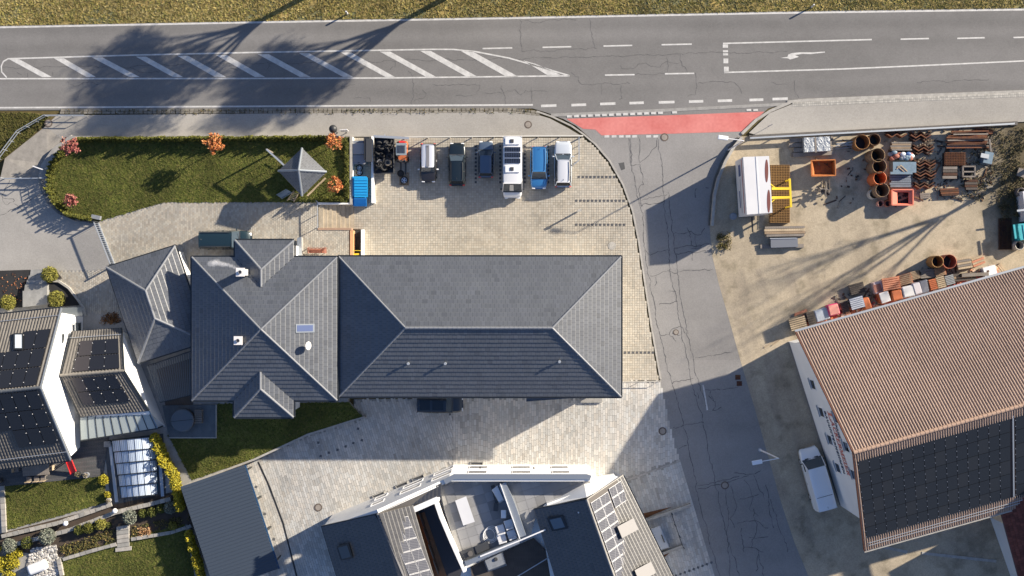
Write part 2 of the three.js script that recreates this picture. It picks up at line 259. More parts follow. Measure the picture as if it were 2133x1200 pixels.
for (let k = 0; k < 16; k++) { const u = 1181 + k * 14.6, v = 242.5 - k * .56; if (k === 14) continue; poly('crossing_block', [[u, v - 2.4], [u + 10, v - 2.7], [u + 10, v + 2.3], [u, v + 2.6]], M.paint, mainRoad, .030); }
for (const u of [1555, 1569]) poly('crossing_block', [[u, 227.5], [u + 9.5, 227], [u + 9.5, 231], [u, 231.5]], M.paint, mainRoad, .030);
const redT = grain(9, 512, (x, y) => { const a = pf(x, y, 4, 4, 1), b = pf(x, y, 40, 2, 3); return [.86 + .2 * (a - .5) + .12 * (b - .5), .82 + .5 * (a - .5) + .2 * (b - .5), .82 + .5 * (a - .5) + .2 * (b - .5)]; });
poly('cycle_crossing', [[1180, 247.5], [1400, 240], [1592, 232.5], [1570, 254], [1544, 274], [1400, 278.5], [1253, 282], [1240, 270], [1215, 268.5]], mat(.66, .22, .195, .85, { map: redT }), sideRoad, .010);
for (const u of [1259, 1274, 1289, 1303, 1317, 1346, 1361]) poly('crossing_block', [[u, 282], [u + 10, 281.6], [u + 10, 286.4], [u, 286.8]], M.paint, sideRoad, .014);
// sealed cracks
function cracks(name, lists, w, m, parent, y, seed) { const g = rng(seed), mb = new MB(); for (const l of lists) { const P = pxs(l), out = [P[0]]; for (let i = 0; i < P.length - 1; i++) { const a = P[i], b = P[i + 1], n = Math.max(1, Math.round(a.distanceTo(b) / .28)); for (let k = 1; k <= n; k++) { const q = a.clone().lerp(b, k / n); if (k < n) { q.x += (g() - .5) * .13 + .3 * (vn(q.x * 1.3, q.z * 1.3 + 5) - .5); q.z += (g() - .5) * .13 + .3 * (vn(q.x * 1.3 + 9, q.z * 1.3) - .5); } out.push(q); } } for (let i = 0; i < out.length - 1; i++) mb.ribbon([out[i], out[i + 1]], w * (.4 + 1.1 * g()), y + .002); } return part(name, mb, m, parent, { kind: 'stuff' }); }
cracks('crack_seal', [[[4, 141], [130, 138], [240, 139], [260, 141], [300, 137], [400, 133], [520, 131], [640, 131], [740, 127], [780, 130], [800, 126], [830, 126], [905, 125], [1060, 123], [1100, 122], [1270, 117], [1420, 112], [1510, 110], [1640, 107]], [[35, 150], [45, 155]], [[57, 152], [57, 161]], [[270, 141], [290, 150], [330, 151], [345, 140]], [[360, 146], [380, 154]], [[110, 150], [110, 158]], [[145, 176], [155, 180], [180, 172], [205, 176]], [[480, 142], [495, 148]], [[560, 133], [556, 145]], [[620, 132], [625, 138]], [[823, 127], [823, 139], [812, 145]], [[850, 148], [860, 160], [862, 175], [860, 195], [857, 220]], [[862, 210], [880, 206], [888, 195], [880, 187]], [[900, 176], [960, 176], [1000, 177], [998, 187], [992, 192]], [[950, 198], [984, 198]], [[1010, 193], [1045, 194], [1052, 192], [1072, 186], [1085, 198], [1095, 188], [1105, 190], [1140, 191]], [[1045, 178], [1053, 218]], [[1107, 182], [1107, 215]], [[1083, 42], [1085, 60], [1084, 80], [1087, 107], [1160, 104], [1240, 101], [1244, 102]], [[1228, 40], [1232, 75], [1240, 101]], [[1085, 45], [1200, 42]], [[1190, 151], [1205, 160], [1207, 172], [1212, 176], [1255, 174], [1290, 176], [1312, 174]], [[1253, 176], [1254, 196]], [[1294, 177], [1296, 205], [1290, 207]], [[1293, 136], [1295, 143], [1318, 143], [1330, 133], [1345, 131], [1360, 138], [1375, 140], [1388, 128], [1395, 130], [1420, 129], [1430, 145], [1432, 150]], [[1389, 120], [1390, 150]], [[1418, 113], [1420, 129]], [[1320, 153], [1385, 152]], [[1448, 152], [1452, 180], [1448, 198], [1432, 201]], [[1455, 173], [1520, 170], [1530, 172], [1545, 195]], [[740, 176], [711, 180], [711, 192]], [[735, 205], [770, 204], [772, 212]], [[1655, 168], [1658, 195], [1664, 204]], [[1605, 172], [1640, 176]], [[1910, 172], [2060, 166]], [[140, 170], [142, 180]]], .04, mat(.10, .098, .096, .9), mainRoad, .004, 21);
cracks('crack_seal', [[[1310, 288], [1314, 345], [1334, 343], [1341, 385], [1333, 388], [1336, 430]], [[1330, 285], [1332, 338]], [[1332, 340], [1368, 305], [1370, 285]], [[1372, 290], [1384, 420], [1396, 560], [1420, 690], [1440, 800], [1463, 870], [1478, 950], [1500, 1060], [1540, 1200]], [[1392, 400], [1410, 560], [1432, 690], [1455, 800], [1474, 855]], [[1313, 288], [1316, 345], [1336, 440], [1349, 560], [1373, 690], [1400, 800], [1432, 920], [1460, 1060], [1500, 1200]], [[1336, 418], [1390, 405]], [[1337, 430], [1385, 418]], [[1470, 391], [1476, 392]], [[1450, 392], [1449, 412]], [[1345, 522], [1355, 532], [1375, 525], [1395, 522]], [[1404, 487], [1430, 485], [1440, 482], [1460, 489], [1468, 475]], [[1406, 517], [1440, 512], [1478, 508]], [[1408, 529], [1470, 522]], [[1436, 490], [1440, 510], [1450, 515]], [[1448, 490], [1450, 515], [1462, 512]], [[1431, 474], [1438, 490]], [[1440, 518], [1460, 514]], [[1441, 525], [1442, 543]], [[1354, 575], [1366, 574], [1378, 568], [1400, 567], [1411, 569]], [[1366, 576], [1368, 590], [1364, 595]], [[1393, 606], [1408, 607]], [[1373, 634], [1395, 633], [1411, 629]], [[1376, 699], [1394, 697], [1403, 684], [1422, 682], [1426, 694], [1435, 694]], [[1394, 697], [1404, 707], [1408, 711]], [[1400, 694], [1413, 699], [1421, 695]], [[1412, 567], [1485, 560]], [[1400, 800], [1420, 792], [1444, 788]], [[1465, 813], [1500, 812], [1538, 806]], [[1482, 825], [1490, 840], [1484, 855], [1502, 848]], [[1480, 815], [1476, 825], [1492, 838]], [[1452, 818], [1455, 830]], [[1448, 745], [1525, 735]], [[1402, 890], [1466, 880]], [[1414, 935], [1430, 928]], [[1453, 1012], [1490, 1006], [1505, 1000], [1540, 992]], [[1454, 1018], [1500, 1010], [1560, 990]], [[1512, 1015], [1515, 1060], [1520, 1200]], [[1522, 1012], [1535, 1055], [1520, 1080], [1530, 1100]], [[1530, 985], [1560, 988], [1585, 980]], [[1550, 1000], [1570, 1035], [1560, 1060], [1580, 1075]], [[1540, 1040], [1580, 1030]], [[1535, 1090], [1575, 1085], [1600, 1100]], [[1570, 1060], [1575, 1110], [1565, 1140], [1590, 1150]], [[1545, 1100], [1550, 1150]], [[1550, 1140], [1580, 1145], [1575, 1190]], [[1560, 1120], [1600, 1118]], [[1580, 1150], [1590, 1200]], [[1570, 990], [1592, 1040]], [[1605, 1040], [1640, 1150]], [[1595, 1010], [1612, 1100]]], .05, mat(.075, .075, .077, .85), sideRoad, .008, 22);
poly('worn_line', [[1463, 802], [1466, 802], [1475, 854], [1472, 855]], M.paint, sideRoad, .012);
poly('asphalt_patch', [[1288, 340], [1300, 338], [1302, 352], [1294, 355]], mat(.10, .10, .10, .95, { map: fineT }), sideRoad, .006);
// gravel yard on the right
const gravelTex = sheetTex(18, -19, 66, 32, 2048, 2048, (x, z) => {
  const a = fbm(x * .16 + 2, z * .16, 4), b = fbm(x * 1.3, z * 1.3 + 4, 3), c = vn(x * 10, z * 10), d = vn(x * 21 + 3, z * 21); const k = .95 + .22 * (b - .5) + .2 * (c - .5) + .22 * (d - .5);
  const u = x * 20 + 1066.5, v = z * 20 + 600; const tr = sstep(.35, .75, fbm(x * .3 + 20, z * .3, 4)) * .16; let r = lerp(.40, .49, a), g = lerp(.34, .412, a), bl = lerp(.25, .295, a);
  const veg = sstep(2010, 2110, u + 60 * (b - .5)) * sstep(560, 420, v + 80 * (a - .5)); r = lerp(r, .13, veg); g = lerp(g, .105, veg); bl = lerp(bl, .06, veg);
  const ph = (u - 1066.5 - (v - 600) * .29) / 20; if (v > 560 && u < 1720) { const rut = sstep(.5, .8, vn(ph * 1.6 + 3, (v - 600) * .012)); r *= 1 - .14 * rut; g *= 1 - .14 * rut; bl *= 1 - .12 * rut; } const soilish = sstep(.5, .85, fbm(x * .9 + 11, z * .9 + 3, 5)) * .3; return [r * k * (1 - tr - soilish), g * k * (1 - tr - soilish), bl * k * (1 - tr - soilish * 1.1)];
});
const gravel = sheet('gravel_yard', pxs([[1545, 284], [1580, 284], [1800, 271], [2133, 256], [2420, 243], [2420, 1250], [1705, 1250], [1690, 1215], [1655, 1130], [1625, 1040], [1600, 950], [1572, 850], [1545, 760], [1520, 670], [1497, 590], [1483, 530], [1478, 470], [1482, 410], [1492, 360], [1512, 318]]), .008, gravelTex, 1);
// paved yards: a joint bed with real stones on it
function stones(parent, polyPts, y, w, l, ang, base, seed, holes = [], vary = .3, stagger = .5) {
  const g = rng(seed), c = Math.cos(ang), s = Math.sin(ang), xs = polyPts.map(p => p.x * c + p.z * s), zs = polyPts.map(p => -p.x * s + p.z * c), list = [];
  const x0 = Math.min(...xs), x1 = Math.max(...xs), z0 = Math.min(...zs), z1 = Math.max(...zs);
  for (let i = 0, a = x0; a < x1; a += w, i++) { const sh = (i % 2 ? stagger : 0) * l + (stagger === .5 ? 0 : 0) + (stagger === .33 ? g() * l : 0); for (let b = z0 - sh; b < z1; b += l) { const A = a + w / 2, B = b + l / 2, X = A * c - B * s, Z = A * s + B * c; if (!inside(polyPts, X, Z) || holes.some(h => inside(h, X, Z))) continue; list.push([X, Z, g(), g()]); } }
  const geo = new THREE.BoxGeometry(w - .022, .05, l - .022), im = new THREE.InstancedMesh(geo, new THREE.MeshStandardMaterial({ color: 0xffffff, roughness: .92 }), list.length), m4 = new THREE.Matrix4(), q = new THREE.Quaternion().setFromAxisAngle(V3(0, 1, 0), -ang), col = new THREE.Color();
  list.forEach(([X, Z, k, h], i) => { m4.compose(V3(X, y - .02 + h * .004, Z), q, V3(1, 1, 1)); im.setMatrixAt(i, m4); const t = 1 + vary * (k - .5) * 1.6 + .34 * (fbm(X * .3, Z * .3, 4) - .5) - .12 * sstep(.6, .75, fbm(X * .8 + 7, Z * .8, 3)), e = (h - .5) * vary * .3; col.setRGB(base[0] * t * (1 + e), base[1] * t, base[2] * t * (1 - e)); im.setColorAt(i, col); });
  im.name = 'paving_stone'; im.userData.kind = 'stuff'; im.castShadow = im.receiveShadow = true; parent.add(im); return im;
}
const parkPoly = pxs([[737, 287], [1212, 287], [1236, 304], [1266, 340], [1294, 390], [1313, 442], [1326, 505], [1338, 585], [1353, 685], [1371, 790], [1290, 796], [1290, 540], [757, 540], [757, 478], [737, 478]]);
const parking = structure('parking_yard', new MB().prism(parkPoly, .004, .006), mat(.37, .335, .275, 1, { map: fineT }));
stones(parking, parkPoly, .03, .25, .25, 0, [.43, .39, .32], 31, [], .14, 0);
{ // dark stones marking the bays
  const mb = new MB(); const dot = (u, v) => { const p = px(u, v); mb.box(p.x, .03, p.z, .225, .032, .225); };
  for (let u = 1206; u < 1280; u += 8.2) dot(u, 368.5); for (let u = 1201; u < 1300; u += 8.2) dot(u, 418); for (let u = 1201; u < 1306; u += 8.3) dot(u, 468); for (let u = 1302; u < 1365; u += 8.3) dot(u, 734.5);
  for (const u of [991, 1042, 1093, 1142]) for (let v = 305; v < 385; v += 8.3) dot(u, v);
  part('bay_marker_stone', mb, mat(.08, .08, .085, .9), parking, { kind: 'stuff' });
}
const southPoly = pxs([[737, 832], [1290, 828], [1290, 796], [1376, 794], [1396, 890], [1418, 965], [1446, 1065], [1478, 1160], [1494, 1215], [430, 1215], [378, 1016], [530, 960], [640, 905], [760, 872], [737, 845]]);
const southYard = structure('south_yard', new MB().prism(southPoly, .004, .006), mat(.36, .35, .325, 1, { map: fineT }));
const southA = pxs([[737, 832], [944, 830], [944, 962], [700, 1080], [700, 1215], [430, 1215], [378, 1016], [530, 960], [640, 905], [760, 872], [737, 845]]);
const southB = pxs([[944, 830], [1290, 828], [1290, 797], [1376, 795], [1396, 890], [1415, 957], [1300, 1000], [1120, 980], [944, 975]]);
const southC = pxs([[1300, 1004], [1416, 961], [1446, 1065], [1478, 1160], [1494, 1215], [1390, 1215]]);
stones(southYard, southA, .03, .24, .62, -.3, [.47, .455, .42], 32, [], .2, .33);
stones(southYard, southB, .03, .24, .62, 0, [.50, .48, .44], 33, [], .2, .33);
stones(southYard, southC, .03, .24, .62, -.29, [.47, .46, .43], 34, [], .2, .33);
{ const mb = new MB(), dot = (u, v, a) => { const p = px(u, v); mb.box(p.x, .03, p.z, .24, .032, .24, a); }; for (const [u, v] of [[746, 893], [754, 917], [736, 923], [720, 930], [703, 937], [685, 943], [668, 950], [663, 922], [534, 1014], [552, 1070], [571, 1123]]) dot(u, v, -.17); for (let k = 0; k < 9; k++) dot(1408 + k * 9.2 - 0, 1199 - k * 3.4, -.28); part('marker_stone', mb, mat(.11, .115, .125, .9), southYard, { kind: 'stuff' }); }
strip(pxs([[538, 962], [560, 1010], [590, 1090], [622, 1215]]), .16, .04, .02, M.dark, southYard, 'drain_channel');
strip(pxs([[1303, 1001], [1417, 960]]), .2, .0, .07, M.kerb, southYard, 'edging');
strip(pxs([[1290, 796], [1377, 794]]), .14, .0, .07, M.kerb, southYard, 'edging');
// ---- terrace with gardens ----
const terrPoly = pxs([[-400, 372], [0, 372], [88, 372], [95, 345], [118, 312], [150, 288], [160, 286], [733, 286], [733, 424], [664, 424], [664, 478], [728, 478], [728, 540], [728, 836], [758, 870], [640, 905], [530, 958], [376, 1014], [440, 1240], [-400, 1240]]);
const terrace = structure('terrace_ground', new MB().prism(terrPoly, -.05, T), M.concrete);
const drivePoly = pxs([[205, 464], [340, 424], [664, 424], [664, 478], [726, 478], [726, 540], [400, 540], [400, 720], [240, 660], [150, 640], [118, 566], [238, 562]], T);
stones(terrace, drivePoly, T + .03, .2, .3, .0, [.38, .35, .295], 35, [], .2, .5);
const drvTex = sheetTex(-75, -13, -38, 0, 1024, 512, (x, z) => { const k = asph(x, z); return [.34 * k, .325 * k, .30 * k]; });
const drive = structure('driveway', new MB().prism(pxs([[-400, 374], [90, 374], [96, 398], [122, 440], [160, 460], [203, 466], [236, 561], [120, 564], [0, 566], [-400, 566]], T), T + .002, T + .010), M.kerb);
sheet('asphalt_surface', pxs([[-400, 374], [90, 374], [96, 398], [122, 440], [160, 460], [203, 466], [236, 561], [120, 564], [0, 566], [-400, 566]], T), T + .014, drvTex, .93, drive);
cracks('joint_line', [[[0, 454], [100, 405]], [[15, 415], [22, 428], [40, 420], [14, 410], [30, 378]], [[40, 426], [55, 440]]], .04, M.tarOld, drive, T + .016, 4);
// ramp path from the pavement up to the terrace
{ const a = pxs([[96, 262], [128, 290]], .1), b = pxs([[10, 330], [100, 342]], .55), c = pxs([[0, 372], [92, 372]], T - .0), e = px(-80, 372, T), f = px(-30, 330, .6), mb = new MB(); mb.quad(a[0], a[1], b[1], b[0]); mb.quad(b[0], b[1], c[1], c[0]); const r = structure('path', mb, mat(.29, .272, .245, .93, { map: fineT })); strip(pxs([[92, 345], [118, 310], [152, 284]], .5), .18, .0, .9, M.kerb, r, 'kerb'); }
structure('grass_bank', new MB().prism(pxs([[-400, 236], [60, 236], [108, 240], [60, 290], [0, 335], [-40, 366], [-400, 370]]), -.05, .03), mat(.12, .115, .035, 1, { map: grain(5, 512, (x, y) => { const k = .5 + 1.1 * (pf(x, y, 40, 3, 2) - .3) + .4 * (pf(x, y, 5, 2) - .5); return [k, k, k]; }) }));
// lawns
const lawnT = grain(7, 512, (x, y) => { const a = pf(x, y, 6, 3, 1), b = pf(x, y, 48, 3, 2), k = .55 + .9 * (b - .5) + .4 * (a - .5) + .1; return [k * (1 + .35 * (a - .5)), k, k * .9]; });
const lawnMat = mat(.115, .13, .022, 1, { map: lawnT });
const lawnPolys = {
  north: pxs([[150, 290], [730, 287], [730, 421], [342, 421], [205, 461], [160, 454], [125, 438], [101, 400], [97, 360], [120, 318]], T),
  south: pxs([[450, 842], [726, 838], [756, 869], [640, 903], [530, 955], [400, 1000], [350, 905], [450, 912]], T),
  pool: pxs([[12, 1012], [100, 1003], [215, 985], [222, 1046], [12, 1105]], T), low: pxs([[128, 1164], [270, 1118], [384, 1092], [408, 1215], [125, 1215]], T),
};
function grassOn(parent, P, y, n, seed, cols, h = .07) {
  const g = rng(seed), mb = new MB(); for (let k = 0; k < 3; k++) { const a = k * 2.1, w = .018; mb.tri(V3(Math.cos(a) * w, 0, Math.sin(a) * w), V3(-Math.cos(a) * w, 0, -Math.sin(a) * w), V3(Math.sin(a) * .06, h, Math.cos(a) * .06)); mb.tri(V3(.03 + Math.cos(a) * w, 0, .02), V3(.03 - Math.cos(a) * w, 0, -.02), V3(-Math.sin(a) * .07, h * .8, Math.cos(a + 1) * .07)); }
  const xs = P.map(p => p.x), zs = P.map(p => p.z), x0 = Math.min(...xs), x1 = Math.max(...xs), z0 = Math.min(...zs), z1 = Math.max(...zs), im = new THREE.InstancedMesh(mb.geo(), mat(1, 1, 1, 1), n), m4 = new THREE.Matrix4(), q = new THREE.Quaternion(), col = new THREE.Color(); let i = 0;
  for (let t = 0; t < n * 6 && i < n; t++) { const x = lerp(x0, x1, g()), z = lerp(z0, z1, g()); if (!inside(P, x, z)) continue; q.setFromAxisAngle(V3(0, 1, 0), g() * 6.3); const s = .7 + g() * 1.2; m4.compose(V3(x, y, z), q, V3(s * 1.4, s, s * 1.4)); im.setMatrixAt(i, m4); const c = cols[Math.floor(g() * cols.length)], k = (.75 + .5 * g()) * (.6 + .8 * fbm(x * .45 + 3, z * .45, 3)); im.setColorAt(i, col.setRGB(c[0] * k, c[1] * k, c[2] * k)); i++; }
  im.count = i; im.name = 'grass_blades'; im.userData.kind = 'stuff'; im.castShadow = im.receiveShadow = true; parent.add(im);
}
const lawnCols = [[.10, .118, .02], [.125, .135, .026], [.085, .102, .019], [.155, .145, .04]];
for (const [k, P, n] of [['north', lawnPolys.north, 26000], ['south', lawnPolys.south, 7000], ['pool', lawnPolys.pool, 6000], ['low', lawnPolys.low, 6000]]) { const l = structure('lawn', new MB().prism(P, T + .002, T + .03), lawnMat); grassOn(l, P, T + .03, n, n + 3, lawnCols, .05); }
grassOn(verge, [V3(-60, 0, -33), V3(60, 0, -33), px(2300, 14), px(2133, 16), px(1600, 24), px(1066, 34), px(540, 43), px(0, 52), px(-200, 57)], -.03, 30000, 77, [[.31, .26, .08], [.38, .31, .11], [.22, .21, .055], [.27, .21, .07], [.40, .34, .15]], .08);
grassOn(scene.getObjectByName('grass_bank'), pxs([[-60, 236], [60, 236], [104, 241], [60, 288], [0, 333], [-40, 360]]), .03, 6000, 78, [[.13, .12, .03], [.10, .11, .025], [.16, .14, .05]], .13);
// ================= ROOFS =================
// one roof face: pts[0]->pts[1] is the eave, the rest follow round; laid in overlapping courses of separate tiles
function tiledFace(mb, under, pts, course, tw, seed, o = {}) {
  const g = rng(seed), e = pts[1].clone().sub(pts[0]).normalize(); let n = null;
  for (let i = 2; i < pts.length && !n; i++) { const c = pts[1].clone().sub(pts[0]).cross(pts[i].clone().sub(pts[0])); if (c.length() > 1e-3) n = c.normalize(); }
  if (n.y < 0) n.negate();
  let s = n.clone().cross(e); if (s.y < 0) s.negate(); s.normalize();
  const P = pts.map(p => { const d = p.clone().sub(pts[0]); return [d.dot(e), d.dot(s)]; }), top = Math.max(...P.map(p => p[1]));
  under.fan(pts.map(p => p.clone().addScaledVector(n, -.03)));
  const span = y => { let a = Infinity, b = -Infinity; for (let i = 0; i < P.length; i++) { const [x0, y0] = P[i], [x1, y1] = P[(i + 1) % P.length]; if ((y0 - y) * (y1 - y) <= 0) { if (Math.abs(y1 - y0) < 1e-6) { if (Math.abs(y0 - y) < 1e-6) { a = Math.min(a, x0, x1); b = Math.max(b, x0, x1); } } else { const x = x0 + (x1 - x0) * (y - y0) / (y1 - y0); a = Math.min(a, x); b = Math.max(b, x); } } } return [a, b]; };
  const at = (x, y, h) => pts[0].clone().addScaledVector(e, x).addScaledVector(s, y).addScaledVector(n, h), lift = o.lift || .045, gap = o.gap ?? .014;
  const N = Math.ceil(top / course);
  for (let r = 0; r < N; r++) {
    const y0 = r * course + (r ? 0 : .001), y1 = Math.min(top - .002, (r + 1) * course); if (y1 - y0 < .02) continue;
    const [a0, b0] = span(y0), [a1, b1] = span(y1); if (!isFinite(a0) || !isFinite(a1)) continue; const L = Math.min(a0, a1), Rr = Math.max(b0, b1), off = (r % 2) * tw / 2;
    const k0 = Math.floor((L - off) / tw);
    for (let k = k0; k * tw + off < Rr; k++) {
      const xl = k * tw + off + gap / 2, xr = (k + 1) * tw + off - gap / 2, c0 = clamp(xl, a0, b0), d0 = clamp(xr, a0, b0), c1 = clamp(xl, a1, b1), d1 = clamp(xr, a1, b1); if (d0 - c0 < .004 && d1 - c1 < .004) continue;
      const t = 1 + (o.vary ?? .09) * (g() - .5) * 2 + .16 * (fbm(pts[0].x + k * .15, r * .15, 3) - .5) + .22 * (fbm(k * .55 + pts[0].z, r * .12, 3) - .5), w = g() < .04 ? .8 : 1; mb.color([t * w, t * w, t * w * (1 + .04 * (g() - .5))]);
      const h0 = lift * (.85 + .3 * g()), A = at(c0, y0, h0), B = at(d0, y0, h0), Cc = at(d1, y1, .006), D = at(c1, y1, .006); const yb = Math.min(y1 - .01, y0 + .075), f = (yb - y0) / (y1 - y0), hb = h0 * (1 - f) + .017, A2 = at(lerp(c0, c1, f), yb, hb), B2 = at(lerp(d0, d1, f), yb, hb); mb.quad(A, B, B2, A2); mb.quad(A2, B2, Cc, D); mb.quad(at(c0, y0, -.01), at(d0, y0, -.01), B, A);
    }
  }
}
const slate = new THREE.MeshPhysicalMaterial({ color: C(.080, .087, .098), roughness: .47, ior: 1.85, side: THREE.DoubleSide, vertexColors: true }), slateUnder = mat(.015, .016, .018, .9), capMat = mat(.24, .25, .265, .4, { metalness: .3 });
function caps(name, list, r, parent, m = capMat, seg = .45) { // ridge tiles, laid end to end along each line
  for (const [a, b] of list) { const mb = new MB(), L = a.distanceTo(b), n = Math.max(1, Math.round(L / seg)); for (let i = 0; i < n; i++) mb.cyl(a.clone().lerp(b, i / n), a.clone().lerp(b, (i + 1.03) / n), r * 1.06, r * .94, 8); part(name, mb, m, parent); }
}
function gutters(list, parent) { for (const [a, b] of list) { const mb = new MB(); mb.bar(a, b, .16, .13); part('gutter', mb, M.gutter, parent); } }
function wallBox(parent, pts, y0, y1, m = M.white) { return part('wall', new MB().prism(pts, y0, y1), m, parent); }
function hipHouse(parent, X0, X1, Z0, Z1, ze, apexA, apexB, inset, baseY, seed) {
  const a = V3(X0, ze, Z0), b = V3(X1, ze, Z0), c = V3(X1, ze, Z1), d = V3(X0, ze, Z1), tl = new MB(), un = new MB();
  tiledFace(tl, un, [b, a, apexA, apexB], .46, .42, seed); tiledFace(tl, un, [d, c, apexB, apexA], .46, .42, seed + 1); tiledFace(tl, un, [a, d, apexA], .46, .42, seed + 2); tiledFace(tl, un, [c, b, apexB], .46, .42, seed + 3);
  un.fan([a, b, c, d].map(p => p.clone().add(V3(0, -.08, 0))));
  const roof = part('roof', un, slateUnder, parent); part('roof_tiles', tl, slate, roof, { kind: 'stuff' });
  const up = p => p.clone().add(V3(0, .05, 0));
  caps('hip_cap', [[up(a), up(apexA)], [up(d), up(apexA)], [up(b), up(apexB)], [up(c), up(apexB)]], .10, roof);
  if (apexA.distanceTo(apexB) > .5) caps('ridge_cap', [[up(apexA), up(apexB)]], .13, roof);
  const o = .1, dn = .09; gutters([[V3(X0 - o, ze - dn, Z0 - o), V3(X1 + o, ze - dn, Z0 - o)], [V3(X1 + o, ze - dn, Z0 - o), V3(X1 + o, ze - dn, Z1 + o)], [V3(X1 + o, ze - dn, Z1 + o), V3(X0 - o, ze - dn, Z1 + o)], [V3(X0 - o, ze - dn, Z1 + o), V3(X0 - o, ze - dn, Z0 - o)]], roof);
  wallBox(parent, [V3(X0 + inset, 0, Z0 + inset), V3(X1 - inset, 0, Z0 + inset), V3(X1 - inset, 0, Z1 - inset), V3(X0 + inset, 0, Z1 - inset)], baseY, ze - .1);
  return roof;
}
function windowOn(parent, c, w, h, face, name = 'window', m = M.glass) { // face: outward unit vector (horizontal)
  const t = V3(-face.z, 0, face.x), mb = new MB(), fr = new MB(), P = (a, y, d) => c.clone().addScaledVector(t, a).add(V3(0, y, 0)).addScaledVector(face, d);
  mb.quad(P(-w / 2 + .07, .07, .012), P(w / 2 - .07, .07, .012), P(w / 2 - .07, h - .07, .012), P(-w / 2 + .07, h - .07, .012));
  const bar = (a, y, sa, sy) => { const q = P(a, y, .02); fr.box(q.x, q.y, q.z, Math.abs(t.x) * sa + Math.abs(face.x) * .05, sy, Math.abs(t.z) * sa + Math.abs(face.z) * .05); };
  fr.bar(P(-w / 2, 0.035, .02), P(w / 2, 0.035, .02), .07, .07); fr.bar(P(-w / 2, h - .035, .02), P(w / 2, h - .035, .02), .07, .07); fr.bar(P(-w / 2 + .035, .07, .02), P(-w / 2 + .035, h - .07, .02), .06, .07); fr.bar(P(w / 2 - .035, .07, .02), P(w / 2 - .035, h - .07, .02), .06, .07);
  const f = part(name, mb, m, parent); part('frame', fr, M.whiteGloss, f); return f;
}
const N_ = V3(0, 0, -1), S_ = V3(0, 0, 1), E_ = V3(1, 0, 0), W_ = V3(-1, 0, 0);

// ---------- long hipped workshop ----------
{
  const A = px(706, 535, 5.7), B = px(1293, 826, 5.7), half = (B.z - A.z) / 2, rise = half * Math.tan(25 * Math.PI / 180), zm = (A.z + B.z) / 2;
  const g = thing('workshop_building', 'long hipped workshop with dark slate roof beside the parking yard', 'building', V3((A.x + B.x) / 2, 0, zm));
  hipHouse(g, A.x, B.x, A.z, B.z, 5.7, V3(A.x + half, 5.7 + rise, zm), V3(B.x - half, 5.7 + rise, zm), .55, 0, 101);
  for (const [u, v, y] of [[851, 757, 7.2], [928, 757, 7.2], [1165, 753, 7.3]]) { const p = px(u, v, y); part('roof_vent', new MB().cyl(p.clone().setY(y - .4), p.clone().setY(y + .35), .09, .09, 10).cyl(p.clone().setY(y + .38), p.clone().setY(y + .48), .15, .13, 10), M.galv, g); }
  const zn = A.z + .55, zs = B.z - .55, xe = B.x - .55;
  for (let k = 0; k < 4; k++) { const x = A.x + 4.5 + k * 5.2, d = part('garage_door', new MB().box(x, .03, zn - .02, 3.4, 3.2, .06), mat(.32, .33, .34, .5), g); for (let r = 0; r < 6; r++) part('panel', new MB().box(x, .06 + r * .53, zn - .06, 3.3, .48, .03), mat(.36, .37, .38, .5), d); }
  for (let k = 0; k < 3; k++) windowOn(g, V3(A.x + 6 + k * 8, 3.2, zs), 1.6, 1.3, S_); for (let k = 0; k < 3; k++) windowOn(g, V3(xe, 2.2, A.z + 3 + k * 3.6), 1.5, 1.3, E_);
  const aw = px(1150, 832, 3.4); part('canopy', new MB().hex([V3(aw.x - 2.6, 3.2, zs), V3(aw.x - 2.6, 3.05, zs + 1.35), V3(aw.x + 2.6, 3.05, zs + .95), V3(aw.x + 2.6, 3.2, zs)], [V3(aw.x - 2.6, 3.35, zs), V3(aw.x - 2.6, 3.12, zs + 1.35), V3(aw.x + 2.6, 3.12, zs + .95), V3(aw.x + 2.6, 3.35, zs)]), mat(.03, .05, .085, .5), g);
  const st = px(1232, 833, .3); part('door_step', new MB().box(st.x, .03, st.z - .3, 2.2, .25, 1.2), M.concrete, g);
  const pl = px(735, 850, 2); part('downpipe', new MB().cyl(V3(A.x + .7, .1, zs + .1), V3(A.x + .7, 5.5, zs + .1), .06, .06, 8), M.galv, g);
}
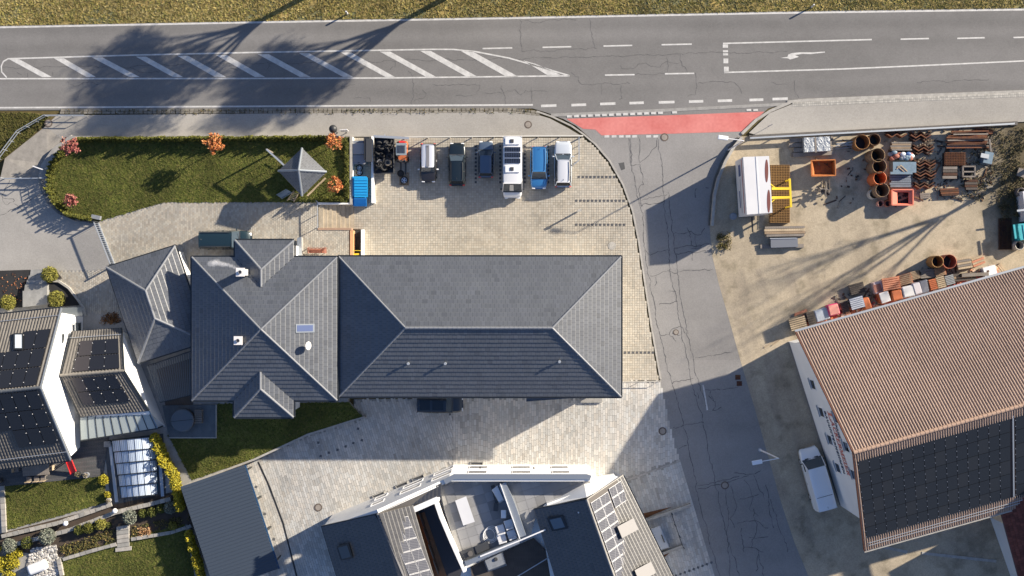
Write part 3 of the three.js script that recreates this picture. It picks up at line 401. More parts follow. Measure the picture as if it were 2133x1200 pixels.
// ---------- dwelling with pyramid roof and two cross-hips ----------
{
  const ze = 6, A = px(400, 536, ze), B = px(703, 834, ze), ap = px(543, 686, 9.25), g = thing('dwelling_house', 'square dwelling with pyramid slate roof and two small cross roofs, smoking chimney', 'house', V3((A.x + B.x) / 2, T, (A.z + B.z) / 2));
  hipHouse(g, A.x, B.x - .05, A.z, B.z, ze, ap, ap.clone().add(V3(.02, 0, 0)), .5, T, 111);
  const cross = (u0, u1, vf, dir, seed) => {
    const L = px(u0, vf, ze), Rr = px(u1, vf, ze), h = (Rr.x - L.x) / 2, xm = (L.x + Rr.x) / 2, y = .012, slope = (9.25 - ze) / (dir < 0 ? ap.z - A.z : B.z - ap.z), zE = dir < 0 ? A.z : B.z, top = ze + h * slope, zf = L.z;
    const fl = V3(L.x, ze + y, zf), fr = V3(Rr.x, ze + y, zf), r0 = V3(xm, top + y, zf - dir * h), r1 = V3(xm, top + y, zE - dir * h), el = V3(L.x, ze + y, zE), er = V3(Rr.x, ze + y, zE), tl = new MB(), un = new MB();
    const cr = part('cross_roof', un.fan([fl, fr, r0].map(p => p.clone().add(V3(0, -.03, 0)))), slateUnder, g), tn = new MB();
    tiledFace(tl, tn, dir < 0 ? [fr, fl, r0] : [fl, fr, r0], .46, .42, seed); tiledFace(tl, tn, [el, fl, r0, r1], .46, .42, seed + 1); tiledFace(tl, tn, [fr, er, r1, r0], .46, .42, seed + 2);
    part('underlay', tn, slateUnder, cr); part('roof_tiles', tl, slate, cr, { kind: 'stuff' }); const up = p => p.clone().add(V3(0, .05, 0));
    caps('hip_cap', [[up(fl), up(r0)], [up(fr), up(r0)]], .12, cr); caps('ridge_cap', [[up(r0), up(r1)]], .12, cr);
    caps('valley', [[el, r1], [er, r1]], .04, cr, M.gutter, 8);
    gutters([[fl.clone().add(V3(0, -.1, dir * .1)), fr.clone().add(V3(0, -.1, dir * .1))], [fl.clone().add(V3(-.1, -.1, 0)), el.clone().add(V3(-.1, -.1, 0))], [fr.clone().add(V3(.1, -.1, 0)), er.clone().add(V3(.1, -.1, 0))]], cr);
    wallBox(g, [V3(L.x + .4, 0, zf - dir * .4), V3(Rr.x - .4, 0, zf - dir * .4), V3(Rr.x - .4, 0, zE - dir * .6), V3(L.x + .4, 0, zE - dir * .6)], T, ze - .1); windowOn(g, V3(xm, T + 1, zf - dir * .4), 1.8, 1.4, dir < 0 ? N_ : S_); windowOn(g, V3(xm, T + 3.4, zf - dir * .4), 1.8, 1.2, dir < 0 ? N_ : S_);
  };
  cross(490, 612, 501, -1, 121); cross(488, 611, 869, 1, 131);
  for (const [u, v, y] of [[500.5, 567, 8.6], [496, 709.5, 8.9]]) { const p = px(u, v, y), c = part('chimney', new MB().box(p.x, y - 1.8, p.z, .62, 1.75, .62), mat(.5, .5, .5, .8, { map: plasterT }), g); part('chimney_cap', new MB().box(p.x, y - .05, p.z, .82, .09, .82), mat(.75, .72, .70, .5), c); part('flue', new MB().cyl(V3(p.x, y + .04, p.z), V3(p.x, y + .16, p.z), .15, .15, 12), M.dark, c); part('flue_rim', new MB().add(new THREE.TorusGeometry(.16, .03, 6, 16), new THREE.Matrix4().makeRotationX(Math.PI / 2).setPosition(p.x, y + .15, p.z)), M.steel, c); }
  const roofY = (x, z) => ze + (9.25 - ze) * Math.min((x - A.x) / (ap.x - A.x), (B.x - x) / (B.x - ap.x), (z - A.z) / (ap.z - A.z), (B.z - z) / (B.z - ap.z));
  const slopeE = (9.25 - ze) / (B.x - ap.x), sk = px(635, 684, 7.6), k0 = new MB(), k1 = new MB(); const cor = (dx, dz, h) => V3(sk.x + dx, roofY(sk.x, sk.z) - dx * slopeE + h, sk.z + dz);
  k0.hex([cor(-.82, -.42, -.1), cor(-.82, .42, -.1), cor(.82, .42, -.1), cor(.82, -.42, -.1)], [cor(-.82, -.42, .13), cor(-.82, .42, .13), cor(.82, .42, .13), cor(.82, -.42, .13)]); k1.hex([cor(-.7, -.3, .1), cor(-.7, .3, .1), cor(.7, .3, .1), cor(.7, -.3, .1)], [cor(-.7, -.3, .145), cor(-.7, .3, .145), cor(.7, .3, .145), cor(.7, -.3, .145)]);
  const skl = part('skylight', k0, M.zinc, g); part('pane', k1, mat(.10, .13, .24, .05), skl);
  const dp = px(641, 720, 7.6), dy = roofY(dp.x, dp.z), dish = new THREE.SphereGeometry(.62, 18, 8, 0, Math.PI * 2, 0, .72), dm = new THREE.Matrix4().makeRotationZ(-1.05).setPosition(dp.x - .25, dy + .55, dp.z);
  const sd = part('satellite_dish', new MB().cyl(V3(dp.x - .1, dy, dp.z + .1), V3(dp.x - .1, dy + .6, dp.z + .1), .03, .03, 6).bar(V3(dp.x - .05, dy + .5, dp.z + .15), V3(dp.x + .75, dy + .75, dp.z + .1), .03), M.galv, g); part('reflector', new MB().add(dish, dm), M.whiteGloss, sd, { smooth: 1 });
  // wisp of smoke from the nearer chimney
  const sg = rng(17), sm = new MB(), c0 = px(498, 563, 8.9); for (let i = 0; i < 26; i++) { const t = i / 26, q = new THREE.IcosahedronGeometry(.10 + .22 * t * (.6 + .8 * sg()), 1), m4 = new THREE.Matrix4().makeScale(1.3, .8, 1); m4.setPosition(c0.x - t * 2.6 + (sg() - .5) * .2, 9.0 + t * .5 + (sg() - .5) * .2, c0.z - .1 - .6 * Math.sin(t * 1.9) + (sg() - .5) * .35 * (t + .2)); sm.add(q, m4); }
  const smoke = thing('smoke', 'thin pale smoke drifting from the chimney of the square dwelling', 'smoke', V3(c0.x, 8.8, c0.z)); smoke.userData.kind = 'stuff'; part('smoke_wisp', sm, mat(.85, .85, .87, 1, { transparent: true, opacity: .05, depthWrite: false }), smoke, { smooth: 1 });
  for (const [x, zz, f] of [[A.x + .5, 0, W_], [B.x - .5, 0, E_]]) windowOn(g, V3(x, T + 1.2, A.z + 5), 1.4, 1.3, f);
}
// ---------- garage annex with its own small hipped roof ----------
const garage = (() => {
  const ze = T + 3.0, ry = 1.55, a = px(222, 557, ze), b = px(365, 512, ze), d = px(288, 756, ze), c = b.clone().add(d).sub(a), g = thing('garage_annex', 'small angled garage with hipped slate roof beside the driveway gate', 'garage', a.clone().add(c).multiplyScalar(.5).setY(T));
  const m1 = a.clone().add(b).multiplyScalar(.5), m2 = d.clone().add(c).multiplyScalar(.5), half = a.distanceTo(b) / 2, dir = m2.clone().sub(m1).normalize(), p = m1.clone().addScaledVector(dir, half).setY(ze + half * .5), q = m2.clone().addScaledVector(dir, -half).setY(ze + half * .5), tl = new MB(), un = new MB();
  tiledFace(tl, un, [b, a, p], .5, .42, 141); tiledFace(tl, un, [a, d, q, p], .5, .42, 142); tiledFace(tl, un, [d, c, q], .5, .42, 143); tiledFace(tl, un, [c, b, p, q], .5, .42, 144); un.fan([a, b, c, d].map(v => v.clone().add(V3(0, -.08, 0))));
  const r = part('roof', un, slateUnder, g); part('roof_tiles', tl, slate, r, { kind: 'stuff' }); const up = v => v.clone().add(V3(0, .05, 0)); caps('hip_cap', [[up(a), up(p)], [up(b), up(p)], [up(d), up(q)], [up(c), up(q)]], .12, r); caps('ridge_cap', [[up(p), up(q)]], .12, r);
  const o = v => v.clone().sub(a.clone().add(c).multiplyScalar(.5)).multiplyScalar(1.012).add(a.clone().add(c).multiplyScalar(.5)).add(V3(0, -.1, 0)); gutters([[o(a), o(b)], [o(b), o(c)], [o(c), o(d)], [o(d), o(a)]], r);
  const k = (v, f) => v.clone().lerp(a.clone().add(c).multiplyScalar(.5), f); wallBox(g, [k(a, .09), k(b, .09), k(c, .09), k(d, .09)], T, ze - .1); const db = k(a, .09).lerp(k(b, .09), .5), e = b.clone().sub(a).normalize(); part('garage_door', new MB().bar(db.clone().addScaledVector(e, -2.4).setY(T + 1.25), db.clone().addScaledVector(e, 2.4).setY(T + 1.25), .1, 2.3), mat(.2, .21, .22, .6), g);
  const wv = px(396, 575, T + 1.6); part('wall_lamp', new MB().box(wv.x - .1, T + 1.4, wv.z, .25, .5, .25), M.whiteGloss, g); return g;
})();
// pergola of dark slats between garage and dwelling
{
  const y = T + 2.5, g = thing('pergola', 'dark slatted pergola roof tucked between garage and dwelling', 'pergola', px(355, 780, T)), A = px(308, 762, y), B = px(400, 731, y), Cq = px(400, 822, y), D = px(334, 838, y);
  part('beam', new MB().bar(A, B, .12, .16), M.dark, g); part('beam', new MB().bar(D, Cq, .12, .16), M.dark, g); for (let k = 0; k <= 19; k++) part('slat', new MB().bar(A.clone().lerp(B, k / 19).add(V3(0, .14, 0)), D.clone().lerp(Cq, k / 19).add(V3(0, .14, 0)), .11, .05), mat(.10, .11, .115, .6), g);
  for (const q of [A, D, px(398, 733, y), px(398, 820, y)]) part('post', new MB().bar(q.clone().setY(T), q, .12, .12), M.dark, g);
  part('decking', new MB().prism(pxs([[325, 770], [402, 745], [402, 845], [345, 845]], T), T + .02, T + .06), M.woodDark, g);
}
// ================= RIGHT-HAND HALL =================
// plan of the roof in survey pixels on the ground: O verge at the north eave, a across, b along the ridge
const font = await new FontLoader().loadAsync('fonts/droid/droid_serif_bold.typeface.json'), fontS = await new FontLoader().loadAsync('fonts/droid/droid_sans_bold.typeface.json');
{
  const A = V3(.3, 0, .954), B = V3(.963, 0, -.27), O = px(1626.5, 687), W = 11.3, ze = 5.6, zr = 12.3, Lb = 34, at = (a, b, y) => V3(O.x + A.x * a + B.x * b, y, O.z + A.z * a + B.z * b), yN = a => ze + (zr - ze) * a / W, yS = a => zr - (zr - ze) * (a - W) / W;
  const g = thing('builders_hall', 'large hall with striped clay roof, solar field and white lettered gable', 'building', at(W, 12, 0));
  // corrugated clay tiles: rounded columns, stepped at each course
  const clay = mat(.36, .26, .20, .85, { vertexColors: true });
  function pantiles(mb, b0, b1, a0, a1, yf, col, course, seed) {
    const r = rng(seed), prof = [[0, 0], [.10, .07], [.25, .115], [.45, .125], [.62, .10], [.74, .03], [.8, 0], [1, 0]], nb = Math.round((b1 - b0) / col), cb = (b1 - b0) / nb, na = Math.round((a1 - a0) / course), ca = (a1 - a0) / na;
    for (let j = 0; j < na; j++) for (let i = 0; i < nb; i++) {
      const t = 1 + .10 * (r() - .5) + .3 * (fbm(i * .08, j * .12, 4) - .5), dk = r() < .02 ? .85 : 1; const A0 = a0 + j * ca, A1 = A0 + ca, low = yf(A0) < yf(A1) ? A0 : A1, high = low === A0 ? A1 : A0;
      for (let k = 0; k < prof.length - 1; k++) { mb.color([t * dk, t * dk, t * dk]); const p = prof[k], q = prof[k + 1]; mb.quad(at(low, b0 + (i + p[0]) * cb, yf(low) + p[1] + .035), at(low, b0 + (i + q[0]) * cb, yf(low) + q[1] + .035), at(high, b0 + (i + q[0]) * cb, yf(high) + q[1]), at(high, b0 + (i + p[0]) * cb, yf(high) + p[1])); }
    }
  }
  const slab = new MB(); slab.hex([at(0, 0, ze - .2), at(0, Lb, ze - .2), at(W, Lb, zr - .2), at(W, 0, zr - .2)], [at(0, 0, ze), at(0, Lb, ze), at(W, Lb, zr), at(W, 0, zr)]); slab.hex([at(W, 0, zr - .2), at(W, Lb, zr - .2), at(2 * W, Lb, ze - .2), at(2 * W, 0, ze - .2)], [at(W, 0, zr), at(W, Lb, zr), at(2 * W, Lb, ze), at(2 * W, 0, ze)]);
  const roof = part('roof', slab, mat(.12, .07, .05, .9), g), tn = new MB(), tsx = new MB();
  pantiles(tn, 0, Lb, 0, W - .1, yN, .27, .42, 5); part('roof_tiles', tn, clay, roof, { kind: 'stuff' });
  const redClay = clay; pantiles(tsx, 0, Lb, W + .1, W + 1.05, yS, .235, .4, 6); pantiles(tsx, 0, Lb, 2 * W - 1.5, 2 * W, yS, .235, .4, 7); pantiles(tsx, 0, .27, W + 1.0, 2 * W - 1.5, yS, .235, .4, 8); part('roof_tiles', tsx, redClay, roof, { kind: 'stuff' });
  for (let k = 0; k < 80; k++) part('ridge_tile', new MB().cyl(at(W, k * Lb / 80, zr + .06), at(W, (k + 1.04) * Lb / 80, zr + .06), .19, .17, 8), mat(.385, .26, .19, .85), roof);
  part('gutter', new MB().bar(at(-.12, -.05, ze - .08), at(-.12, Lb, ze - .08), .2, .15), M.galv, roof); part('gutter', new MB().bar(at(2 * W + .12, -.05, ze - .08), at(2 * W + .12, Lb, ze - .08), .16, .13), M.kerb, roof);
  part('verge_board', new MB().bar(at(0, -.03, ze - .06), at(W, -.03, zr - .06), .06, .3).bar(at(W, -.03, zr - .06), at(2 * W, -.03, ze - .06), .06, .3), mat(.22, .09, .05, .8), roof);
  for (let k = 0; k < 2; k++) part('snow_rail', new MB().bar(at(2 * W - .55 - k * .3, .4, yS(2 * W - .55 - k * .3) + .16), at(2 * W - .55 - k * .3, Lb, yS(2 * W - .55 - k * .3) + .16), .05), M.galv, roof);
  // solar field
  const pan = mat(.017, .018, .021, .22), panA = mat(.022, .023, .026, .3), fr = M.dark, clip = new MB(), a0 = W + .9, rows = 6, ph = (2 * W - 1.2 - a0) / rows;
  for (let c = 0; c < 17; c++) for (let r = 0; r < rows; r++) {
    const b0 = .3 + c * 1.045 + (c >= 14 ? .5 : 0), b1 = b0 + 1.0, s0 = a0 + r * ph + .02, s1 = a0 + (r + 1) * ph - .02, e = .07, P = (a, b, h) => at(a, b, yS(a) + h);
    part('solar_panel', new MB().hex([P(s0, b0, e), P(s0, b1, e), P(s1, b1, e), P(s1, b0, e)], [P(s0, b0, e + .05), P(s0, b1, e + .05), P(s1, b1, e + .05), P(s1, b0, e + .05)]), (c * 7 + r * 3) % 4 ? pan : panA, g); for (const q of [s0 + .28 * ph, s1 - .28 * ph]) { const w = P(q, b0 - .015, e + .03); clip.box(w.x, w.y, w.z, .06, .05, .06); }
  }
  part('panel_clip', clip, M.steel, g, { kind: 'stuff' }); part('cable_duct', new MB().bar(at(a0 - .1, 15.2, yS(a0) + .12), at(2 * W - 1.5, 15.2, yS(2 * W - 1.5) + .12), .14, .1), M.galv, g);
  // walls: gable end and sides, set in from the verge
  const i0 = 1.4, iv = .38, gab = b => [at(i0, b, 0), at(2 * W - 3.33, b, 0), at(2 * W - 3.33, b, yS(2 * W - 3.33) - .22), at(W, b, zr - .22), at(i0, b, yN(i0) - .22)];
  part('wall', new MB().hex(gab(iv), gab(Lb - .5)), M.white, g); part('plinth', new MB().hex([at(i0 + .05, iv - .03, 0), at(2 * W - 3.38, iv - .03, 0), at(2 * W - 3.38, iv + .2, 0), at(i0 + .05, iv + .2, 0)], [at(i0 + .05, iv - .03, .35), at(2 * W - 3.38, iv - .03, .35), at(2 * W - 3.38, iv + .2, .35), at(i0 + .05, iv + .2, .35)]), mat(.16, .16, .17, .9), g);
  const f = B.clone().negate(); for (const [a, y] of [[5.6, 3.6], [8.5, 3.55], [11.4, 3.5], [14.4, 3.2], [8.5, 8.3], [11.3, 8.5], [14.2, 8.1]]) { const w = windowOn(g, at(a, iv, y), 1.15, 1.5, f); const s = at(a, iv - .08, y - .06); part('sill', new MB().bar(at(a - .62, iv - .08, y - .03), at(a + .62, iv - .08, y - .03), .16, .05), M.galv, w); }
  // lettering on the gable
  const ang = Math.atan2(-A.z, A.x), word = (t, fnt, size, a, y, m, nm, width) => { const tg = new TextGeometry(t, { font: fnt, size, depth: .03, curveSegments: 3 }); tg.computeBoundingBox(); const w = tg.boundingBox.max.x, m4 = new THREE.Matrix4().makeRotationY(ang); const p = at(a, iv - .045, y); m4.setPosition(p.x, p.y, p.z); const q = tg.clone(); q.applyMatrix4(new THREE.Matrix4().makeScale(width / w, 1, 1).setPosition(0, 0, -.02)); q.applyMatrix4(m4); part(nm, q, m, g); return w; };
  const navy = mat(.05, .07, .12, .7), rose = mat(.55, .17, .14, .7);
  word('FRANZ', fontS, .5, 9.0, 7.85, navy, 'lettering', 1.7); word('L', font, 1.35, 8.1, 6.55, rose, 'lettering', .95); word('ACKERMEIER', font, .95, 9.05, 6.7, rose, 'lettering', 5.6); word('BAUUNTERNEHMEN', fontS, .56, 8.2, 5.4, navy, 'lettering', 6.5);
  // wing with red tiles at the far corner
  const r2 = thing('tiled_wing', 'red tiled wing with white wall at the lower right corner', 'building', px(2120, 1120, 0)), q = [px(2086, 1070, 5), px(2170, 985, 7.5), px(2260, 1210, 7.5), px(2130, 1230, 5)], tr = new MB(), ur = new MB(); tiledFace(tr, ur, [q[3], q[0], q[1], q[2]], .36, .26, 15, { lift: .06, vary: .3 });
  const rr = part('roof', ur, mat(.06, .025, .02, .9), r2); part('roof_tiles', tr, mat(.15, .045, .032, .85, { vertexColors: true }), rr, { kind: 'stuff' }); part('gutter', new MB().bar(q[0], q[3], .16, .14), mat(.12, .05, .04, .6), rr);
  part('wall', new MB().prism([px(2062, 1077), px(2140, 1040), px(2300, 1215), px(2110, 1215)], 0, 4.6), M.white, r2); const wv = px(2092, 1165, 0);
}
// ================= APARTMENT HOUSE AT THE BOTTOM =================
{
  const zp = 7.3, g = thing('apartment_house', 'white apartment house with roof terraces and two solar roofs at the bottom edge', 'building', px(1060, 1100));
  const P = px, lt = new THREE.MeshPhysicalMaterial({ color: C(.066, .064, .062), roughness: .42, ior: 1.85, side: THREE.DoubleSide, vertexColors: true }), dk = lt;
  // ground plan of the walls
  const nw0 = P(693, 1072), nw1 = P(944, 968), ne0 = P(1226, 968), ne1 = P(1278, 988);
  const wl = (a, b, h0, h1, t = .4) => { const d = b.clone().sub(a).normalize(), n = V3(-d.z, 0, d.x); if (n.z < 0) n.negate(); const A = a.clone().addScaledVector(n, t), Bq = b.clone().addScaledVector(n, t); part('wall', new MB().hex([a, b, Bq, A].map(p => p.clone().setY(0)), [a.clone().setY(h0), b.clone().setY(h1), Bq.clone().setY(h1), A.clone().setY(h0)]), M.white, g); };
  const ridgeFoot = P(808, 1024.5); wl(nw0, ridgeFoot, 6.0, 8.5); wl(ridgeFoot, nw1, 8.5, 7.0); wl(nw1, ne0, zp - .06, zp - .06, .35);
  // facade windows, each with a frame, in two storeys
  const onWall = (a, b, t, w, y, h) => { const d = b.clone().sub(a).normalize(), n = V3(d.z, 0, -d.x); if (n.z > 0) n.negate(); return windowOn(g, a.clone().lerp(b, t).setY(y), w, h, n); };
  for (const [t, w] of [[.42, 1.4], [.68, 2.2], [.93, 2.2]]) for (const y of [1.0, 3.8]) onWall(nw0, nw1, t, w, y, 1.3); for (const [t, w] of [[.19, 1.9], [.5, 1.9], [.78, 1.8]]) for (const y of [1.0, 3.7]) onWall(nw1, ne0, t, w, y, 1.3);
  // light wells along the wall
  for (const [u, v, a] of [[790, 1027, .39], [838, 1006, .39], [872, 991, .39], [993, 962, 0]]) { const p = P(u, v), w = part('light_well', new MB().box(p.x, .05, p.z, 1.3, .12, .08, a).box(p.x - Math.cos(a) * .62, .05, p.z + .35 + Math.sin(a) * .62, .07, .12, .7, a).box(p.x + Math.cos(a) * .62, .05, p.z + .35 - Math.sin(a) * .62, .07, .12, .7, a), M.concrete, g); part('grating', new MB().box(p.x, .06, p.z + .33, 1.15, .03, .6, a), M.plastic, w); }
  // zinc parapet caps
  const capz = (list, w, y, h = .1) => part('parapet_cap', new MB().prism(offsetLine(list, w), y, y + h), M.zinc, g);
  capz([P(926, 1004, zp), P(946, 993, zp), P(1222, 993, zp), P(1230, 996, zp)], .5, zp - .04);
  // roof-terrace slab and structure below it
  part('wall', new MB().prism([P(948, 974), P(1222, 972), P(1250, 1000), P(1290, 1215), P(860, 1215), P(810, 1036), P(900, 996)], 0, 4.1), M.white, g); part('wall', new MB().prism(pxs([[920, 1012], [950, 1003], [1226, 1001], [1238, 1040], [1120, 1062], [1103, 1116], [962, 1168], [928, 1060]], 5.6), 4.1, 5.6), M.white, g);
  const tile = mat(.20, .20, .205, .8, { map: grain(7.2, 512, (x, y) => { const k = .75 + .5 * (pf(x, y, 5, 4) - .5) + .15 * (pf(x, y, 60, 2) - .5); return [k, k, k * 1.01]; }) });
  const floorT = part('terrace_floor', new MB().prism(pxs([[915, 1008], [950, 1000], [1228, 998], [1240, 1040], [1120, 1062], [1105, 1118], [960, 1172], [925, 1060]], 5.9), 5.6, 5.9), M.concrete, g);
  { const r = rng(3), ax = P(935, 1020, 5.9), e = V3(.955, 0, -.297), s = V3(.297, 0, .955), lim = pxs([[928, 1014], [950, 1004], [1220, 1002], [1228, 1040], [1120, 1064], [1100, 1112], [962, 1166]], 5.9); for (let i = -4; i < 18; i++) for (let j = -6; j < 12; j++) { const c = ax.clone().addScaledVector(e, i * .92).addScaledVector(s, j * .92); if (!inside(lim, c.x, c.z)) continue; const k = .8 + .4 * r(); part('floor_slab', new MB().color([k, k, k]).box(c.x, 5.9, c.z, .9, .04, .9, .297 + .005), SLAB, floorT); } }
  // white balcony walls
  const thin = (pts, y0, y1, w, m = M.white, nm = 'parapet_wall') => part(nm, new MB().prism(offsetLine(pts, w), y0, y1), m, g);
  thin(pxs([[907, 1046], [918, 1078], [940, 1130], [968, 1192]], 7.0), 5.5, 7.0, .3); thin(pxs([[1046, 1008], [1064, 1050], [1088, 1118]], 6.9), 5.7, 6.9, .75, M.zinc, 'dividing_wall'); thin(pxs([[1042, 1008], [1083, 1124]], 7.1), 6.9, 7.1, .06, M.whiteGloss, 'handrail'); thin(pxs([[970, 1175], [1080, 1128]], 7.0), 5.6, 7.0, .45, M.zinc, 'parapet_wall'); thin(pxs([[1000, 1160], [1082, 1127], [1136, 1104]], 7.15), 7.0, 7.08, .12, M.whiteGloss, 'handrail');
  thin(pxs([[862, 1062], [912, 1040]], 7.3), 5.6, 7.3, .55); thin(pxs([[1140, 1052], [1212, 1026]], 6.6), 5.6, 6.6, .3);
  // lower deck behind with covered seat
  part('timber_deck', new MB().prism(pxs([[980, 1182], [1112, 1122], [1150, 1160], [1150, 1215], [985, 1215]], 4.6), 4.3, 4.62), M.woodDark, g); thin(pxs([[1055, 1215], [1146, 1160]], 5.6), 5.5, 5.58, .08, M.galv, 'handrail');
  // recessed roof terrace of the left wing
  const rec = pxs([[862, 1074], [912, 1052], [964, 1190], [955, 1215], [905, 1215]], 6.4); part('recess_floor', new MB().prism(rec, 4.6, 4.7), mat(.035, .035, .04, .5), g); part('recess_deck', new MB().prism(pxs([[860, 1076], [884, 1066], [936, 1215], [905, 1215]], 4.7), 4.7, 4.76), mat(.24, .13, .065, .8, { map: woodT }), g); part('recess_wall', new MB().hex([P(856, 1080, 4.7), P(903, 1215, 4.7), P(900, 1215, 4.7), P(852, 1080, 4.7)], [P(856, 1078, 7.0), P(905, 1215, 7.0), P(900, 1215, 7.0), P(852, 1078, 7.0)]), mat(.22, .12, .06, .8), g);
  for (let k = 0; k < 4; k++) { const a = P(880 + k * 10, 1075 + k * 33, 4.72); part('glazing', new MB().box(a.x, 4.72, a.z, 1.5, 1.5, .06, .35 - Math.PI / 2), M.glass, g); }
  // left wing roof: dark west side, pale east side
  const r0 = P(787, 1071, 8.6), r1 = P(846, 1215, 8.6), w0 = P(670, 1096, 6.1), w1 = P(706, 1215, 6.1), e0 = P(856, 1050, 7.2), e1 = P(912, 1215, 7.2), nT = P(921, 1007, 7.2);
  const tl = new MB(), un = new MB(); tiledFace(tl, un, [w1, w0, r0, r1], .42, .34, 51, { lift: .06 }); const rA = part('roof', un, slateUnder, g); part('roof_tiles', tl, dk, rA, { kind: 'stuff' });
  const tl2 = new MB(), un2 = new MB(), q0 = P(860, 1052, 7.25), q1 = P(908, 1215, 7.25), rn = P(786, 1070, 8.6), fl = P(920, 1006, 7.25); tiledFace(tl2, un2, [q0, q1, r1, rn], .38, .34, 52, { lift: .05 }); tiledFace(tl2, un2, [fl, P(919, 1034, 7.2), q0, rn], .38, .34, 53, { lift: .05 }); const rB = part('roof', un2, mat(.12, .11, .1, .9), g); part('roof_tiles', tl2, lt, rB, { kind: 'stuff' });
  caps('ridge_cap', [[rn.clone().add(V3(0, .05, 0)), r1.clone().add(V3(0, .05, 0))]], .13, rA, mat(.14, .14, .145, .6)); part('gutter', new MB().bar(w0, w1, .14, .12), M.gutter, rA); part('verge_board', new MB().bar(w0, rn, .08, .2), M.gutter, rA);
  const onPlane = (a, b, c, u, v, h) => { const n = b.clone().sub(a).cross(c.clone().sub(a)).normalize(); if (n.y < 0) n.negate(); return a.clone().addScaledVector(b.clone().sub(a), u).addScaledVector(c.clone().sub(a), v).addScaledVector(n, h); };
  const cellT = grain(.9, 256, (x, y) => { const ln = (y * 6) % 1 < .14 || x % 1 < .03; return ln ? [.9, .9, .9] : [.34, .35, .38]; });
  const pv = mat(.26, .26, .275, .18, { map: cellT }), pvs = (parent, A, Bq, Cq, list, name = 'solar_panel') => { for (const [u0, v0, u1, v1] of list) { const e = .11, f = .006, L = (h, i = 0) => [onPlane(A, Bq, Cq, u0 + i, v0 + i, h), onPlane(A, Bq, Cq, u1 - i, v0 + i, h), onPlane(A, Bq, Cq, u1 - i, v1 - i, h), onPlane(A, Bq, Cq, u0 + i, v1 - i, h)]; const p = part(name, new MB().hex(L(e - .05), L(e)), M.whiteGloss, parent); const cell = new MB(); cell.fan(L(e + .006, .004)); part('cells', cell, pv, p); } };
  { const list = []; for (let r = 0; r < 6; r++) for (let c = 0; c < 2; c++) list.push([.13 + r * .155, .16 + c * .30, .13 + r * .155 + .148, .16 + c * .30 + .285]); pvs(g, rn, r1, q0, list); }
  { const A = P(713, 1152, 7.1), w = .8; const sk = part('roof_window', new MB().hex([P(701, 1138, 6.85), P(726, 1132, 7.25), P(735, 1163, 7.25), P(710, 1168, 6.85)], [P(701, 1138, 7.05), P(726, 1132, 7.45), P(735, 1163, 7.45), P(710, 1168, 7.05)]), M.gutter, g); part('pane', new MB().fan([P(704, 1141, 7.10), P(723, 1136, 7.45), P(731, 1160, 7.45), P(712, 1165, 7.10)]), M.glassSky, sk); }
  // right wing: dark west side, pale east side with panels
  const R0 = P(1222, 1040, 8.8), R1 = P(1284, 1215, 8.8), W0 = P(1112, 1060, 6.4), W1 = P(1160, 1215, 6.4), E0 = P(1297, 990, 5.6), E1 = P(1408, 1215, 5.6), t3 = new MB(), u3 = new MB(), t4 = new MB(), u4 = new MB();
  tiledFace(t3, u3, [W1, W0, R0, R1], .40, .34, 54, { lift: .06 }); tiledFace(t4, u4, [E0, E1, R1, R0], .38, .3, 55, { lift: .06 }); const rC = part('roof', u3, slateUnder, g), rD = part('roof', u4, mat(.12, .11, .1, .9), g); part('roof_tiles', t3, dk, rC, { kind: 'stuff' }); part('roof_tiles', t4, lt, rD, { kind: 'stuff' });
  caps('ridge_cap', [[R0.clone().add(V3(0, .05, 0)), R1.clone().add(V3(0, .05, 0))]], .13, rC, mat(.28, .27, .25, .7)); part('gutter', new MB().bar(E0.clone().add(V3(.08, -.05, 0)), E1.clone().add(V3(.08, -.05, 0)), .15, .13), M.gutter, rD); part('verge_board', new MB().bar(E0, R0, .08, .22), M.kerb, rD); part('verge_board', new MB().bar(W0, R0, .08, .22), M.gutter, rC);
  part('wall', new MB().prism([P(1216, 1000), P(1278, 985), P(1372, 1215), P(1150, 1215), P(1120, 1040)], 0, 5.5), M.white, g); part('wall', new MB().hex([P(1216, 1004, 5.5), P(1276, 989, 5.5), P(1278, 1000, 5.5), P(1140, 1045, 5.5)], [P(1222, 1036, 8.6), P(1290, 994, 5.6), P(1290, 998, 5.6), P(1130, 1056, 6.5)]), M.white, g);
  { const list = []; for (let r = 0; r < 8; r++) for (let c = 0; c < 2; c++) list.push([.06 + r * .118, .05 + c * .235, .06 + r * .118 + .112, .05 + c * .235 + .225]); for (let r = 0; r < 2; r++) for (let c = 0; c < 2; c++) list.push([.06 + r * .118 - .02, .56 + c * .17, .06 + r * .118 + .092, .56 + c * .17 + .16]); for (let r = 0; r < 2; r++) for (let c = 0; c < 2; c++) list.push([.50 + r * .118, .54 + c * .18, .50 + r * .118 + .112, .54 + c * .18 + .17]); pvs(g, R0, R1, E0, list); }
  for (const [u, v] of [[1304, 1093], [1340, 1184]]) { const d = part('dormer', new MB().hex([P(u - 18, v + 4, 6.5), P(u + 16, v - 14, 6.5), P(u + 26, v + 10, 6.5), P(u - 8, v + 28, 6.5)].map(p => p), [P(u - 18, v + 4, 7.9), P(u + 16, v - 14, 7.5), P(u + 26, v + 10, 7.5), P(u - 8, v + 28, 7.9)]), mat(.42, .40, .37, .7), g); part('dormer_window', new MB().bar(P(u - 20, v + 6, 7.6), P(u - 10, v + 29, 7.6), .1, .5), M.glass, d); }
